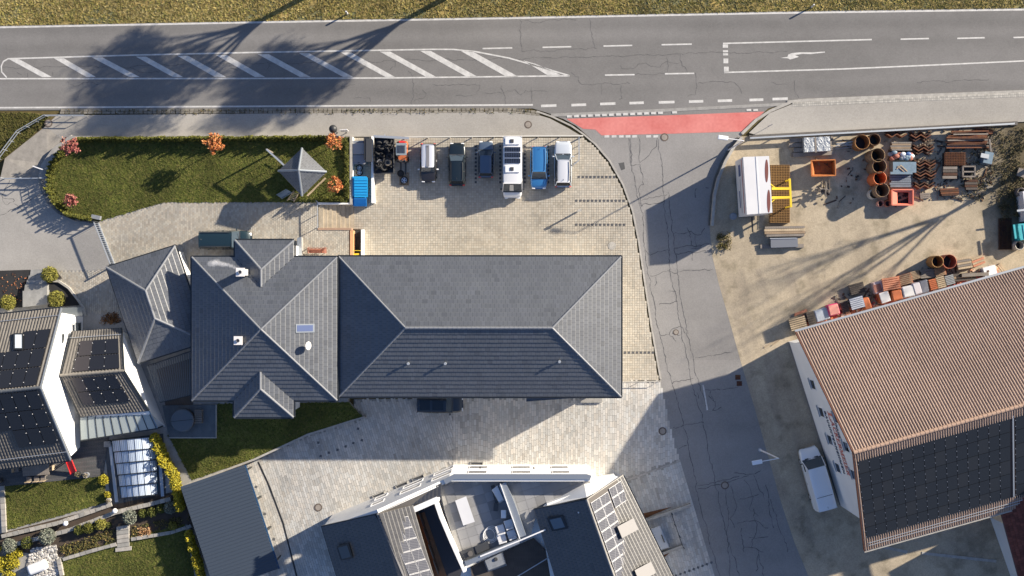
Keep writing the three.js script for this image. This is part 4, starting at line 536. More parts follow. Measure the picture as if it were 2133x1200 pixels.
  const sk2 = part('roof_window', new MB().hex([P(1139, 1080, 7.05), P(1173, 1074, 7.55), P(1184, 1101, 7.55), P(1150, 1107, 7.05)], [P(1139, 1080, 7.3), P(1173, 1074, 7.8), P(1184, 1101, 7.8), P(1150, 1107, 7.3)]), M.gutter, g); part('pane', new MB().fan([P(1145, 1083, 7.38), P(1168, 1078, 7.74), P(1177, 1098, 7.74), P(1154, 1103, 7.38)]), mat(.1, .14, .18, .03), sk2);
  const vp = P(1205, 1068, 8.4); part('roof_vent', new MB().cyl(vp.clone().add(V3(0, -.5, 0)), vp, .09, .07, 10), M.whiteGloss, g); for (const [u, v, y] of [[1000, 969, 6.5], [1112, 970, 6.5]]) { const p = P(u, v + 10, y); part('wall_lamp', new MB().box(p.x, y, p.z - .25, .12, .18, .2), M.dark, g); }
  // tall flag bracket on the wall
  const lp0 = P(858, 1000, 6), lp1 = P(836, 1046, 9.4); part('bracket', new MB().cyl(lp0, P(872, 999, 9.2), .04, .04, 6), M.galv, g);
  // east forecourt: low walls round a bin place
  const fc = thing('bin_enclosure', 'low walled bin place with planted strips beside the side road', 'enclosure', P(1370, 1110)); part('low_wall', new MB().prism(offsetLine(pxs([[1336, 1085], [1438, 1050]]), .28), .03, .55), M.kerb, fc); part('low_wall', new MB().prism(offsetLine(pxs([[1362, 1157], [1422, 1135]]), .28), .03, .55), M.kerb, fc); part('planting', new MB().prism(pxs([[1328, 1072], [1398, 1056], [1332, 1084]]), .04, .12), mat(.16, .07, .03, 1, { map: fineT }), fc); part('planting', new MB().prism(pxs([[1362, 1160], [1400, 1146], [1376, 1168]]), .04, .12), mat(.16, .07, .03, 1, { map: fineT }), fc);
  part('gate_rail', new MB().bar(P(1398, 1068, .9), P(1422, 1138, .9), .06), M.gutter, fc); for (const [u, v] of [[1398, 1068], [1405, 1092], [1414, 1115], [1422, 1138]]) part('gate_post', new MB().bar(P(u, v), P(u, v).setY(.95), .07), M.gutter, fc);
  const bn = thing('storage_bin', 'grey lidded storage box standing inside the low walled bin place', 'bin', P(1378, 1124)); part('body', new MB().hex([P(1357, 1105), P(1374, 1098), P(1392, 1140), P(1372, 1148)], [P(1357, 1103, 1.05), P(1374, 1097, 1.05), P(1392, 1139, 1.05), P(1372, 1147, 1.05)]), M.tarpGrey, bn); part('lid', new MB().hex([P(1355, 1102, 1.06), P(1375, 1095, 1.06), P(1394, 1140, 1.06), P(1371, 1148, 1.06)], [P(1357, 1103, 1.28), P(1374, 1097, 1.14), P(1392, 1139, 1.14), P(1372, 1147, 1.28)]), mat(.46, .48, .5, .4), bn); part('handle', new MB().bar(P(1378, 1114, 1.3), P(1384, 1130, 1.3), .12, .06), M.plastic, bn);
}
// terrace furniture
{
  const P = px, y = 5.95;
  const lg = thing('covered_lounger', 'long white covered sunbed lying across the grey roof terrace', 'lounger', P(966, 1063, y)); part('cushion', new MB().hex([P(948, 1043, y + .32), P(971, 1034, y + .32), P(989, 1087, y + .32), P(965, 1095, y + .32)], [P(948, 1043, y + .46), P(971, 1034, y + .46), P(989, 1087, y + .46), P(965, 1095, y + .46)]), M.tarpWhite, lg); for (const [u, v] of [[951, 1045], [969, 1037], [985, 1085], [967, 1092]]) part('leg', new MB().bar(P(u, v, y), P(u, v, y + .32), .07), M.galv, lg);
  const cv = thing('covered_armchair', 'white dust cover over an armchair against the grey dividing wall', 'cover', P(1037, 1030, y)); part('cover', new MB().hex([P(1024, 1022, y), P(1036, 1010, y), P(1052, 1042, y), P(1040, 1049, y)], [P(1025, 1020, y + .8), P(1036, 1012, y + .8), P(1049, 1040, y + .6), P(1039, 1046, y + .6)]), M.tarpWhite, cv); part('base_frame', new MB().hex([P(1022, 1012, y), P(1030, 1010, y), P(1040, 1046, y), P(1032, 1049, y)], [P(1022, 1012, y + .3), P(1030, 1010, y + .3), P(1040, 1046, y + .3), P(1032, 1049, y + .3)]), M.plastic, cv);
  const st = thing('plant_stand', 'low black plant stand on the roof terrace by the covered armchair', 'stand', P(1033, 1055, y)); part('top', new MB().box(P(1033, 1055, y).x, y + .35, P(1033, 1055, y).z, .45, .06, .75, -.1), M.plastic, st); part('foot', new MB().box(P(1033, 1055, y).x, y, P(1033, 1055, y).z, .3, .35, .5, -.1), M.plastic, st);
  const ch0 = thing('terrace_chair', 'rounded white terrace chair at the top left of the four', 'chair', P(1042, 1101, y), 'white terrace chairs', true); part('seat', new RoundedBoxGeometry(.86, .14, .86, 3, .06).translate(0, .42, 0), M.tarpWhite, ch0); part('backrest', new RoundedBoxGeometry(.8, .5, .14, 3, .06).translate(0, .62, .38), M.tarpWhite, ch0); for (const [a, b] of [[-1, -1], [1, -1], [-1, 1], [1, 1]]) part('leg', new MB().bar(V3(a * .34, 0, b * .34), V3(a * .34, .36, b * .34), .05), M.galv, ch0); ch0.rotation.y = .3;
  clone(ch0, P(1060, 1090, y), .3, 'rounded white terrace chair nearest the small stool'); clone(ch0, P(1045, 1119, y), .3, 'rounded white terrace chair touching the coiled hose'); clone(ch0, P(1066, 1111, y), .35, 'rounded white terrace chair in the corner by the handrail'); const sl = thing('side_stool', 'small white stool standing apart from the terrace chairs', 'stool', P(1049, 1069, y), undefined, true); part('seat', new RoundedBoxGeometry(.5, .12, .8, 3, .05).translate(0, .42, 0), M.whiteGloss, sl); part('leg', new MB().bar(V3(-.15, 0, 0), V3(-.15, .4, 0), .08), M.galv, sl); part('leg', new MB().bar(V3(.15, 0, 0), V3(.15, .4, 0), .08), M.galv, sl);
  const hs = new MB(), hc = P(1021, 1113, y), hr = rng(8); for (let k = 0; k < 4; k++) { const pts = []; for (let i = 0; i <= 26; i++) { const a = i / 26 * Math.PI * 2, r = (.46 + k * .1) * (1 + .08 * Math.sin(a * 2 + k)); pts.push(V3(hc.x + Math.cos(a) * r + k * .03, y + .06 + k * .02, hc.z + Math.sin(a) * r * 1.1)); } hs.add(new THREE.TubeGeometry(new THREE.CatmullRomCurve3(pts), 60, .025, 5)); } const hose = thing('garden_hose', 'coiled white garden hose lying on the roof terrace', 'hose', hc.clone().setY(y)); part('coil', hs, M.whiteGloss, hose, { smooth: 1 });
  const pc = thing('planter_row', 'dark planter boxes with pots against the terrace parapet', 'planter', P(993, 1150, y)); part('box', new MB().hex([P(962, 1147, y), P(985, 1139, y), P(990, 1158, y), P(968, 1166, y)], [P(962, 1147, y + .5), P(985, 1139, y + .5), P(990, 1158, y + .5), P(968, 1166, y + .5)]), M.plastic, pc); part('box', new MB().hex([P(988, 1138, y), P(1016, 1127, y), P(1020, 1143, y), P(994, 1154, y)], [P(988, 1138, y + .45), P(1016, 1127, y + .45), P(1020, 1143, y + .45), P(994, 1154, y + .45)]), M.plastic, pc); const p1 = P(980, 1152, y + .5); part('pot', new MB().cyl(p1, p1.clone().add(V3(0, .3, 0)), .2, .26, 12), mat(.12, .11, .10, .7), pc);
  const gs = thing('covered_grill', 'grey fabric cover with a dark knob over terrace furniture below the parapet', 'cover', P(1035, 1168, 4.62)); part('cover', new MB().hex([P(1008, 1170, 4.62), P(1048, 1150, 4.62), P(1056, 1178, 4.62), P(1016, 1192, 4.62)], [P(1010, 1168, 5.25), P(1046, 1151, 5.25), P(1053, 1174, 5.25), P(1018, 1188, 5.25)]), M.tarpGrey, gs); const kb = P(1033, 1165, 5.27); part('knob', new MB().cyl(kb, kb.clone().add(V3(0, .1, 0)), .2, .16, 10), M.plastic, gs);
}
// ================= MODERN HOUSE ON THE LEFT =================
const tileBrown = mat(.125, .116, .104, .75, { vertexColors: true }), tileDark = tileBrown;
// ribbed clay roof: rounded columns running from eave to ridge, stepped courses
function ribRoof(mb, e0, e1, r1, r0, col, course, seed, amp = .07) {
  const g = rng(seed), L = (e0.distanceTo(e1) + r0.distanceTo(r1)) / 2, S = (e0.distanceTo(r0) + e1.distanceTo(r1)) / 2, nb = Math.round(L / col), na = Math.round(S / course), n = e1.clone().sub(e0).cross(r0.clone().sub(e0)).normalize(); if (n.y < 0) n.negate();
  const at = (u, v, h) => e0.clone().lerp(e1, u).lerp(r0.clone().lerp(r1, u), v).addScaledVector(n, h), prof = [[0, 0], [.15, .7], [.35, 1], [.55, .9], [.75, .2], [1, 0]];
  for (let j = 0; j < na; j++) for (let i = 0; i < nb; i++) { const t = 1 + .25 * (g() - .5) + .2 * (fbm(i * .1 + seed, j * .1, 3) - .5); mb.color([t, t, t]); for (let k = 0; k < 5; k++) { const p = prof[k], q = prof[k + 1]; mb.quad(at((i + p[0]) / nb, j / na, p[1] * amp + .03), at((i + q[0]) / nb, j / na, q[1] * amp + .03), at((i + q[0]) / nb, (j + 1) / na, q[1] * amp), at((i + p[0]) / nb, (j + 1) / na, p[1] * amp)); } }
}
{
  const P = px, pvm = mat(.016, .017, .021, .16), pvr = mat(.05, .045, .045, .2);
  const panels = (parent, e0, e1, r1, r0, list, m = pvm) => { const n = e1.clone().sub(e0).cross(r0.clone().sub(e0)).normalize(); if (n.y < 0) n.negate(); const at = (u, v, h) => e0.clone().lerp(e1, u).lerp(r0.clone().lerp(r1, u), v).addScaledVector(n, h), dots = new MB(); for (const [u0, v0, u1, v1, k] of list) { const Lp = h => [at(u0, v0, h), at(u1, v0, h), at(u1, v1, h), at(u0, v1, h)]; part('solar_panel', new MB().hex(Lp(.12), Lp(.17)), k ? pvr : m, parent); for (const q of [.2, .8]) { const c = at(u1, lerp(v0, v1, q), .19); dots.box(c.x, c.y, c.z, .06, .03, .06); } } part('panel_clip', dots, M.whiteGloss, parent, { kind: 'stuff' }); };
  const grid = (u0, u1, nu, v0, v1, nv, skip = []) => { const o = []; for (let i = 0; i < nu; i++) for (let j = 0; j < nv; j++) if (!skip.some(s => s[0] === i && s[1] === j)) o.push([u0 + (u1 - u0) * i / nu + .003, v0 + (v1 - v0) * j / nv + .003, u0 + (u1 - u0) * (i + 1) / nu - .003, v0 + (v1 - v0) * (j + 1) / nv - .003]); return o; };
  // --- taller volume ---
  const g = thing('modern_house', 'white modern house with ribbed roofs covered in black solar panels', 'house', P(60, 820, T));
  const an = P(128, 642, 5), ar = P(85, 807, 9.5), as = P(147, 958, 4.6), wn = P(-120, 668, 5), wr = P(-165, 832, 9.5), ws = P(-110, 990, 4.6);
  { const mb = new MB(), mb2 = new MB(), un = new MB(); ribRoof(mb, an, wn, wr, ar, .3, .42, 61); ribRoof(mb2, ws, as, ar, wr, .3, .42, 62, .06); un.fan([an, ar, wr, wn].map(p => p.clone().add(V3(0, -.1, 0)))); un.fan([as, ar, wr, ws].map(p => p.clone().add(V3(0, -.1, 0)))); const r = part('roof', un, slateUnder, g); part('roof_tiles', mb, tileBrown, r, { kind: 'stuff' }); part('roof_tiles', mb2, tileDark, r, { kind: 'stuff' });
    caps('ridge_cap', [[ar.clone().add(V3(0, .06, 0)), wr.clone().add(V3(0, .06, 0))]], .15, r, mat(.10, .11, .12, .5)); part('gutter', new MB().bar(an.clone().add(V3(0, -.1, -.1)), wn.clone().add(V3(0, -.1, -.1)), .15, .13), M.gutter, r); part('gutter', new MB().bar(as.clone().add(V3(0, -.1, .1)), ws.clone().add(V3(0, -.1, .1)), .15, .13), M.gutter, r); part('verge_board', new MB().bar(an, ar, .1, .26), M.zinc, r); part('verge_board', new MB().bar(ar, as, .1, .26), M.zinc, r);
    part('snow_guard', new MB().bar(an.clone().lerp(ar, .09).add(V3(0, .2, 0)), wn.clone().lerp(wr, .09).add(V3(0, .2, 0)), .05), M.galv, r); part('snow_guard', new MB().bar(as.clone().lerp(ar, .12).add(V3(0, .2, 0)), ws.clone().lerp(wr, .12).add(V3(0, .2, 0)), .05), M.galv, r); }
  panels(g, an, wn, wr, ar, [...grid(.04, .26, 2, .27, .51, 1), ...grid(.04, .49, 4, .515, .745, 1), ...grid(.04, .49, 4, .75, .975, 1), ...grid(.46, .57, 1, .27, .51, 1)]); panels(g, ws, as, ar, wr, [...grid(.53, .97, 4, .74, .975, 1), ...grid(.53, .97, 4, .50, .735, 1), ...grid(.64, .97, 3, .26, .495, 1)]);
  for (const [u, v, y, w, h] of [[38, 711, 6.9, 10, 17], [11, 910, 6.2, 9, 13]]) { const m4 = (du, dv, k) => P(u + du, v + dv, y + k + (v < 800 ? dv : -dv) * .028); const s = part('roof_window', new MB().hex([m4(-w, -h, -.1), m4(w, -h, -.1), m4(w, h, -.1), m4(-w, h, -.1)], [m4(-w, -h, .2), m4(w, -h, .2), m4(w, h, .2), m4(-w, h, .2)]), M.gutter, g); part('pane', new MB().fan([m4(-w + 3, -h + 3, .22), m4(w - 3, -h + 3, .22), m4(w - 3, h - 3, .22), m4(-w + 3, h - 3, .22)]), mat(.5, .55, .6, .05), s); }
  const b0 = P(173, 660, T), b1 = P(167, 931, T), bm = b0.clone().lerp(b1, .5); part('wall', new MB().hex([b0, b1, b1.clone().add(V3(-14, 0, 0)), b0.clone().add(V3(-14, 0, 0))].map(p => p.setY(T - .02)), [P(130, 652, 4.8), P(148, 950, 4.4), P(-100, 985, 4.4), P(-110, 675, 4.8)]), M.white, g); part('gable', new MB().hex([P(130, 652, 4.8), P(148, 950, 4.4), P(140, 950, 4.4), P(122, 652, 4.8)], [P(87, 806, 9.3), P(87.5, 808, 9.3), P(82, 808, 9.3), P(82, 806, 9.3)]), M.white, g);
  for (const [u, v, y] of [[161, 682, 2.6], [133, 705, 4.6]]) { const p = P(u, v, y); const w = part('window', new MB().box(p.x + .04, y - .7, p.z, .06, 1.3, .9, .02), M.glass, g); part('frame', new MB().box(p.x + .05, y - .78, p.z, .08, .1, 1.1).box(p.x + .05, y + .58, p.z, .08, .1, 1.1), M.galv, w); }
  part('balcony_glass', new MB().prism(pxs([[128, 641], [171, 640], [172, 658], [129, 659]], 2.6), 2.5, 2.56), mat(.16, .18, .19, .1), g);
  // --- lower wing ---
  const h = thing('house_wing', 'lower wing of the modern house with tilted ribbed roof and solar panels', 'house', P(230, 790, T)), n0 = P(150, 691, 3.9), n1 = P(253, 684, 3.9), q0 = P(126, 782, 6.0), q1 = P(258, 772, 6.0), s0 = P(166, 867, 4.0), s1 = P(310, 855, 4.0);
  { const mb = new MB(), mb2 = new MB(), un = new MB(); ribRoof(mb, n1, n0, q0, q1, .3, .42, 63); ribRoof(mb2, s0, s1, q1, q0, .3, .42, 64, .06); un.fan([n0, n1, q1, q0].map(p => p.clone().add(V3(0, -.1, 0)))); un.fan([s0, s1, q1, q0].map(p => p.clone().add(V3(0, -.1, 0)))); const r = part('roof', un, slateUnder, h); part('roof_tiles', mb, tileBrown, r, { kind: 'stuff' }); part('roof_tiles', mb2, tileBrown, r, { kind: 'stuff' });
    caps('ridge_cap', [[q0.clone().add(V3(0, .05, 0)), q1.clone().add(V3(0, .05, 0))]], .14, r, mat(.2, .185, .16, .7)); for (const [a, b] of [[n0, n1], [s0, s1]]) part('gutter', new MB().bar(a.clone().add(V3(0, -.1, 0)), b.clone().add(V3(0, -.1, 0)), .15, .13), M.gutter, r); for (const [a, b] of [[n0, q0], [q0, s0], [n1, q1], [q1, s1]]) part('verge_board', new MB().bar(a, b, .1, .24), M.gutter, r); part('snow_guard', new MB().bar(n0.clone().lerp(q0, .14).add(V3(0, .2, 0)), n1.clone().lerp(q1, .14).add(V3(0, .2, 0)), .05), M.galv, r); }
  panels(h, n1, n0, q0, q1, grid(.06, .78, 3, .25, .60, 1).concat(grid(.06, .80, 3, .615, .95, 1)).map((q, i) => [...q, i % 3 === 2])); panels(h, s0, s1, q1, q0, grid(.14, .84, 4, .60, .93, 1).concat(grid(.14, .84, 4, .27, .585, 1)).map((q, i) => [...q, i % 4 === 0]));
  part('wall', new MB().hex([P(170, 690, T), P(268, 697, T), P(345, 889, T), P(182, 900, T)].map(p => p.setY(T - .02)), [P(155, 693, 3.7), P(255, 690, 3.7), P(314, 862, 3.8), P(170, 868, 3.8)]), M.white, h); part('gable', new MB().hex([P(254, 688, 3.7), P(314, 861, 3.8), P(306, 861, 3.8), P(248, 688, 3.7)], [P(258, 771, 5.85), P(258.5, 773, 5.85), P(252, 773, 5.85), P(252, 771, 5.85)]), M.white, h);
  // --- glazed lean-to ---
  const c = thing('conservatory', 'glazed lean-to roof with pale panes along the house wing', 'conservatory', P(245, 890, T)), c0 = P(166, 869, 3.7), c1 = P(309, 857, 3.7), c2 = P(326, 893, 3.2), c3 = P(168, 918, 3.2);
  for (let k = 0; k < 9; k++) { const u0 = k / 9 + .004, u1 = (k + 1) / 9 - .004, L = y => [c0.clone().lerp(c1, u0), c0.clone().lerp(c1, u1), c3.clone().lerp(c2, u1), c3.clone().lerp(c2, u0)].map(p => p.add(V3(0, y, 0))); part('pane', new MB().hex(L(0), L(.03)), mat(.34, .38, .37, .12), c); } for (let k = 0; k <= 9; k++) part('rafter', new MB().bar(c0.clone().lerp(c1, k / 9), c3.clone().lerp(c2, k / 9), .07, .14), M.gutter, c); part('beam', new MB().bar(c3, c2, .12, .16), M.gutter, c); part('beam', new MB().bar(c0, c1, .1, .14), M.gutter, c); for (const k of [.01, .33, .66, .99]) { const p = c3.clone().lerp(c2, k); part('post', new MB().bar(p.clone().setY(T), p, .12), M.gutter, c); }
  part('side_panel', new MB().hex([P(326, 892, 3.2), P(309, 856, 3.7), P(312, 856, 3.7), P(329, 892, 3.2)], [P(326, 892, 3.5), P(309, 856, 4), P(312, 856, 4), P(329, 892, 3.5)]), M.tarpBlue, c);
}
// ---- ribbed metal carport roof ----
{
  const P = px, z = 3.0, a = P(376, 1014, z), b = P(509, 969, z), d = P(447, 1230, z), c = b.clone().add(d).sub(a), g = thing('metal_shed', 'long shed with blue grey ribbed metal roof beside the paved yard', 'shed', a.clone().add(c).multiplyScalar(.5).setY(0)), mb = new MB(), e = b.clone().sub(a), f = d.clone().sub(a), n = Math.round(f.length() / .34);
  for (let k = 0; k < n; k++) { const p = [[0, 0], [.62, 0], [.72, .055], [.9, .055], [1, 0]]; for (let i = 0; i < 4; i++) { const q = (u, t, h) => a.clone().addScaledVector(e, u).addScaledVector(f, t).add(V3(0, h, 0)); mb.quad(q(0, (k + p[i][0]) / n, p[i][1]), q(1, (k + p[i][0]) / n, p[i][1]), q(1, (k + p[i + 1][0]) / n, p[i + 1][1]), q(0, (k + p[i + 1][0]) / n, p[i + 1][1])); } }
  part('roof', mb, mat(.05, .066, .09, .5), g); part('gutter', new MB().bar(b.clone().add(V3(.06, -.08, 0)), c.clone().add(V3(.06, -.08, 0)), .14, .12), mat(.02, .06, .13, .5), g); const k = (p, t) => p.clone().lerp(a.clone().add(c).multiplyScalar(.5), t); const hm = (p, q) => p.clone().lerp(q, .35); for (const t of [.06, .35, .65, .94]) { const p = b.clone().lerp(c, t).lerp(a.clone().lerp(d, t), .04); part('post', new MB().bar(p.clone().setY(.03), p.clone().setY(z - .05), .14), M.gutter, g); } part('wall', new MB().prism([k(a, .05), hm(k(b, .05), k(a, .05)), hm(k(c, .05), k(d, .05)), k(d, .05)], .02, z - .06), mat(.25, .22, .18, .9, { map: woodT }), g);
}
// ================= VEHICLES =================
// local frame: x forward, z to the right side, y up, origin on the ground under the middle
function loft(rings) { const mb = new MB(), n = rings[0].length; for (let i = 0; i < rings.length - 1; i++) for (let j = 0; j < n - 1; j++) mb.quad(rings[i][j], rings[i + 1][j], rings[i + 1][j + 1], rings[i][j + 1]); mb.fan([...rings[0]].reverse()); mb.fan(rings[rings.length - 1]); return mb; }
function makeCar(o) {
  const g = thing(o.name || 'parked_car', o.label, o.cat || 'car', o.pos, o.group, true), L = o.L, W = o.W, paint = o.paint, hx = L / 2, hw = W / 2;
  // body: stations [x/hx, half width factor, shoulder height, deck height]
  const ring = ([t, w, sh, top]) => { const z = hw * w, x = t * hx, pts = []; for (const [a, y] of [[-.90, .22], [-1, .38], [-1.0, sh - .14], [-.95, sh], [-.80, sh + (top - sh) * .75], [-.4, top], [0, top + .01], [.4, top], [.80, sh + (top - sh) * .75], [.95, sh], [1.0, sh - .14], [1, .38], [.90, .22]]) pts.push(V3(x, y, z * a)); return pts; };
  part('body', loft(o.body.map(ring)), paint, g, { smooth: 1 });
  const { xr, xr2, xf2, xf, belt, roof, wl, wu } = o.cab, q = (x, y, z) => V3(x * hx, y, z * hw);
  part('windscreen', new MB().quad(q(xf, belt, -wl), q(xf, belt, wl), q(xf2, roof - .03, wu), q(xf2, roof - .03, -wu)), M.glassSky, g);
  part('rear_window', new MB().quad(q(xr, belt + (o.van ? .2 : 0), -wl), q(xr, belt + (o.van ? .2 : 0), wl), q(xr2, roof - .03, wu), q(xr2, roof - .03, -wu)), o.van ? paint : M.glass, g);
  for (const s of [-1, 1]) part('side_window', new MB().quad(q(xr, belt, s * wl), q(xf, belt, s * wl), q(xf2, roof - .05, s * (wu + .01)), q(xr2, roof - .05, s * (wu + .01))), o.van ? paint : M.glass, g);
  if (o.van) for (const s of [-1, 1]) part('side_window', new MB().quad(q(xf - .34, belt + .1, s * (wl + .005)), q(xf - .03, belt + .1, s * (wl + .005)), q(xf2 - .03, roof - .45, s * (wu + .035)), q(xf - .34, roof - .45, s * (wu + .035))), M.glass, g);
  const rr = (x, k, y) => [[-1, -.06], [-.93, -.01], [-.5, .025], [0, .035], [.5, .025], [.93, -.01], [1, -.06]].map(([a, h]) => V3(x * hx, roof + h + y, a * k * hw));
  part('roof', loft([rr(xr2 - .02, wu * .96, -.03), rr(xr2 + .06, wu * 1.02, 0), rr((xr2 + xf2) / 2, wu * 1.04, .015), rr(xf2 - .06, wu * 1.02, 0), rr(xf2 + .02, wu * .97, -.03)]), o.roofPaint || paint, g, { smooth: 1 });
  for (const s of [-1, 1]) { part('pillar', new MB().bar(q(xf, belt, s * wl), q(xf2, roof - .02, s * wu), .07, .06), o.pillar || paint, g); part('pillar', new MB().bar(q(xr, belt, s * wl), q(xr2, roof - .02, s * wu), .09, .07), o.pillar || paint, g); if (!o.van) { const m = (xr2 + xf2) / 2 - .02; part('pillar', new MB().bar(q(m, belt, s * wl), q(m, roof - .04, s * (wu + .02)), .06, .05), M.plastic, g); } }
  for (const sx of [-1, 1]) for (const s of [-1, 1]) { const cx = sx * hx * (o.wheel || .62), r = o.wr || .32, w = part('wheel', new MB().cyl(V3(cx, r, s * (hw - .22)), V3(cx, r, s * (hw - .005)), r, r, 18), M.rubber, g); part('rim', new MB().cyl(V3(cx, r, s * (hw - .06)), V3(cx, r, s * (hw + .005)), r * .62, r * .58, 10), M.rim, w); }
  for (const s of [-1, 1]) { const b = o.body, f = b[b.length - 2], k = b[1]; part('headlight', new RoundedBoxGeometry(.22, .14, .34, 2, .05).translate(f[0] * hx + .02, f[2] - .06, s * hw * f[1] * .74), M.whiteGloss, g); part('tail_light', new RoundedBoxGeometry(.12, .2, .24, 2, .04).translate(k[0] * hx - .04, k[2] - (o.van ? .4 : .06), s * hw * k[1] * .84), M.red, g); part('mirror', new RoundedBoxGeometry(.14, .13, .24, 2, .05).translate(xf * hx - .25, belt + .08, s * (hw + .1)), o.mirror || paint, g); }
  if (o.rails) for (const s of [-1, 1]) part('roof_rail', new MB().bar(q(xr2 + .05, roof + .06, s * wu * .93), q(xf2 - .05, roof + .06, s * wu * .93), .05, .05), o.railMat || M.plastic, g);
  part('cowl', new MB().bar(q(xf + .01, belt + .005, -wl * .96), q(xf + .01, belt + .005, wl * .96), .09, .04), M.plastic, g); for (const s of [-1, 1]) { part('wiper', new MB().bar(q(xf - .005, belt + .05, s * wl * .1), q(xf - .06, belt + (roof - belt) * .28, s * wl * .7), .025, .02), M.plastic, g); part('door_handle', new MB().box(-.1 * hx, belt - .16, s * (hw + .005), .2, .04, .03), o.mirror || paint, g); }
  if (o.glassRoof) for (const [a, b] of [[.08, .44], [.52, .92]]) part('glass_roof', new MB().hex([q(lerp(xr2, xf2, a), roof + .02, -wu * .72), q(lerp(xr2, xf2, b), roof + .02, -wu * .72), q(lerp(xr2, xf2, b), roof + .02, wu * .72), q(lerp(xr2, xf2, a), roof + .02, wu * .72)], [q(lerp(xr2, xf2, a), roof + .06, -wu * .7), q(lerp(xr2, xf2, b), roof + .06, -wu * .7), q(lerp(xr2, xf2, b), roof + .06, wu * .7), q(lerp(xr2, xf2, a), roof + .06, wu * .7)]), M.glass, g);
  part('number_plate', new MB().box(hx * .985, .45, 0, .04, .11, .5), M.whiteGloss, g); part('antenna', new MB().bar(V3(xr2 * hx + .3, roof + .02, 0), V3(xr2 * hx + .15, roof + .12, 0), .03), M.plastic, g);
  if (o.turn !== undefined) g.rotation.y = o.turn; return g;
}
const paintM = (r, g, b, o = {}) => new THREE.MeshPhysicalMaterial({ color: C(r, g, b), roughness: .35, metalness: .15, clearcoat: 1, clearcoatRoughness: .06, side: THREE.DoubleSide, ...o });
const sedan = (s = 0) => [[-1, .80, .60, .66], [-.95, .92, .78 + s, .86 + s], [-.7, .98, .84 + s, .92 + s], [-.2, 1, .86 + s, .94 + s], [.28, 1, .86 + s, .95 + s], [.5, .99, .84 + s, .93 + s], [.8, .94, .78 + s, .84 + s], [.94, .84, .68, .72], [1, .66, .52, .56]];
const wagonCab = (o = {}) => ({ xr: -.94, xr2: -.80, xf2: .16, xf: .44, belt: .92, roof: 1.46, wl: .90, wu: .70, ...o });
const DOWN = -Math.PI / 2, UP = Math.PI / 2; // rotation so that the bonnet points down / up in the picture
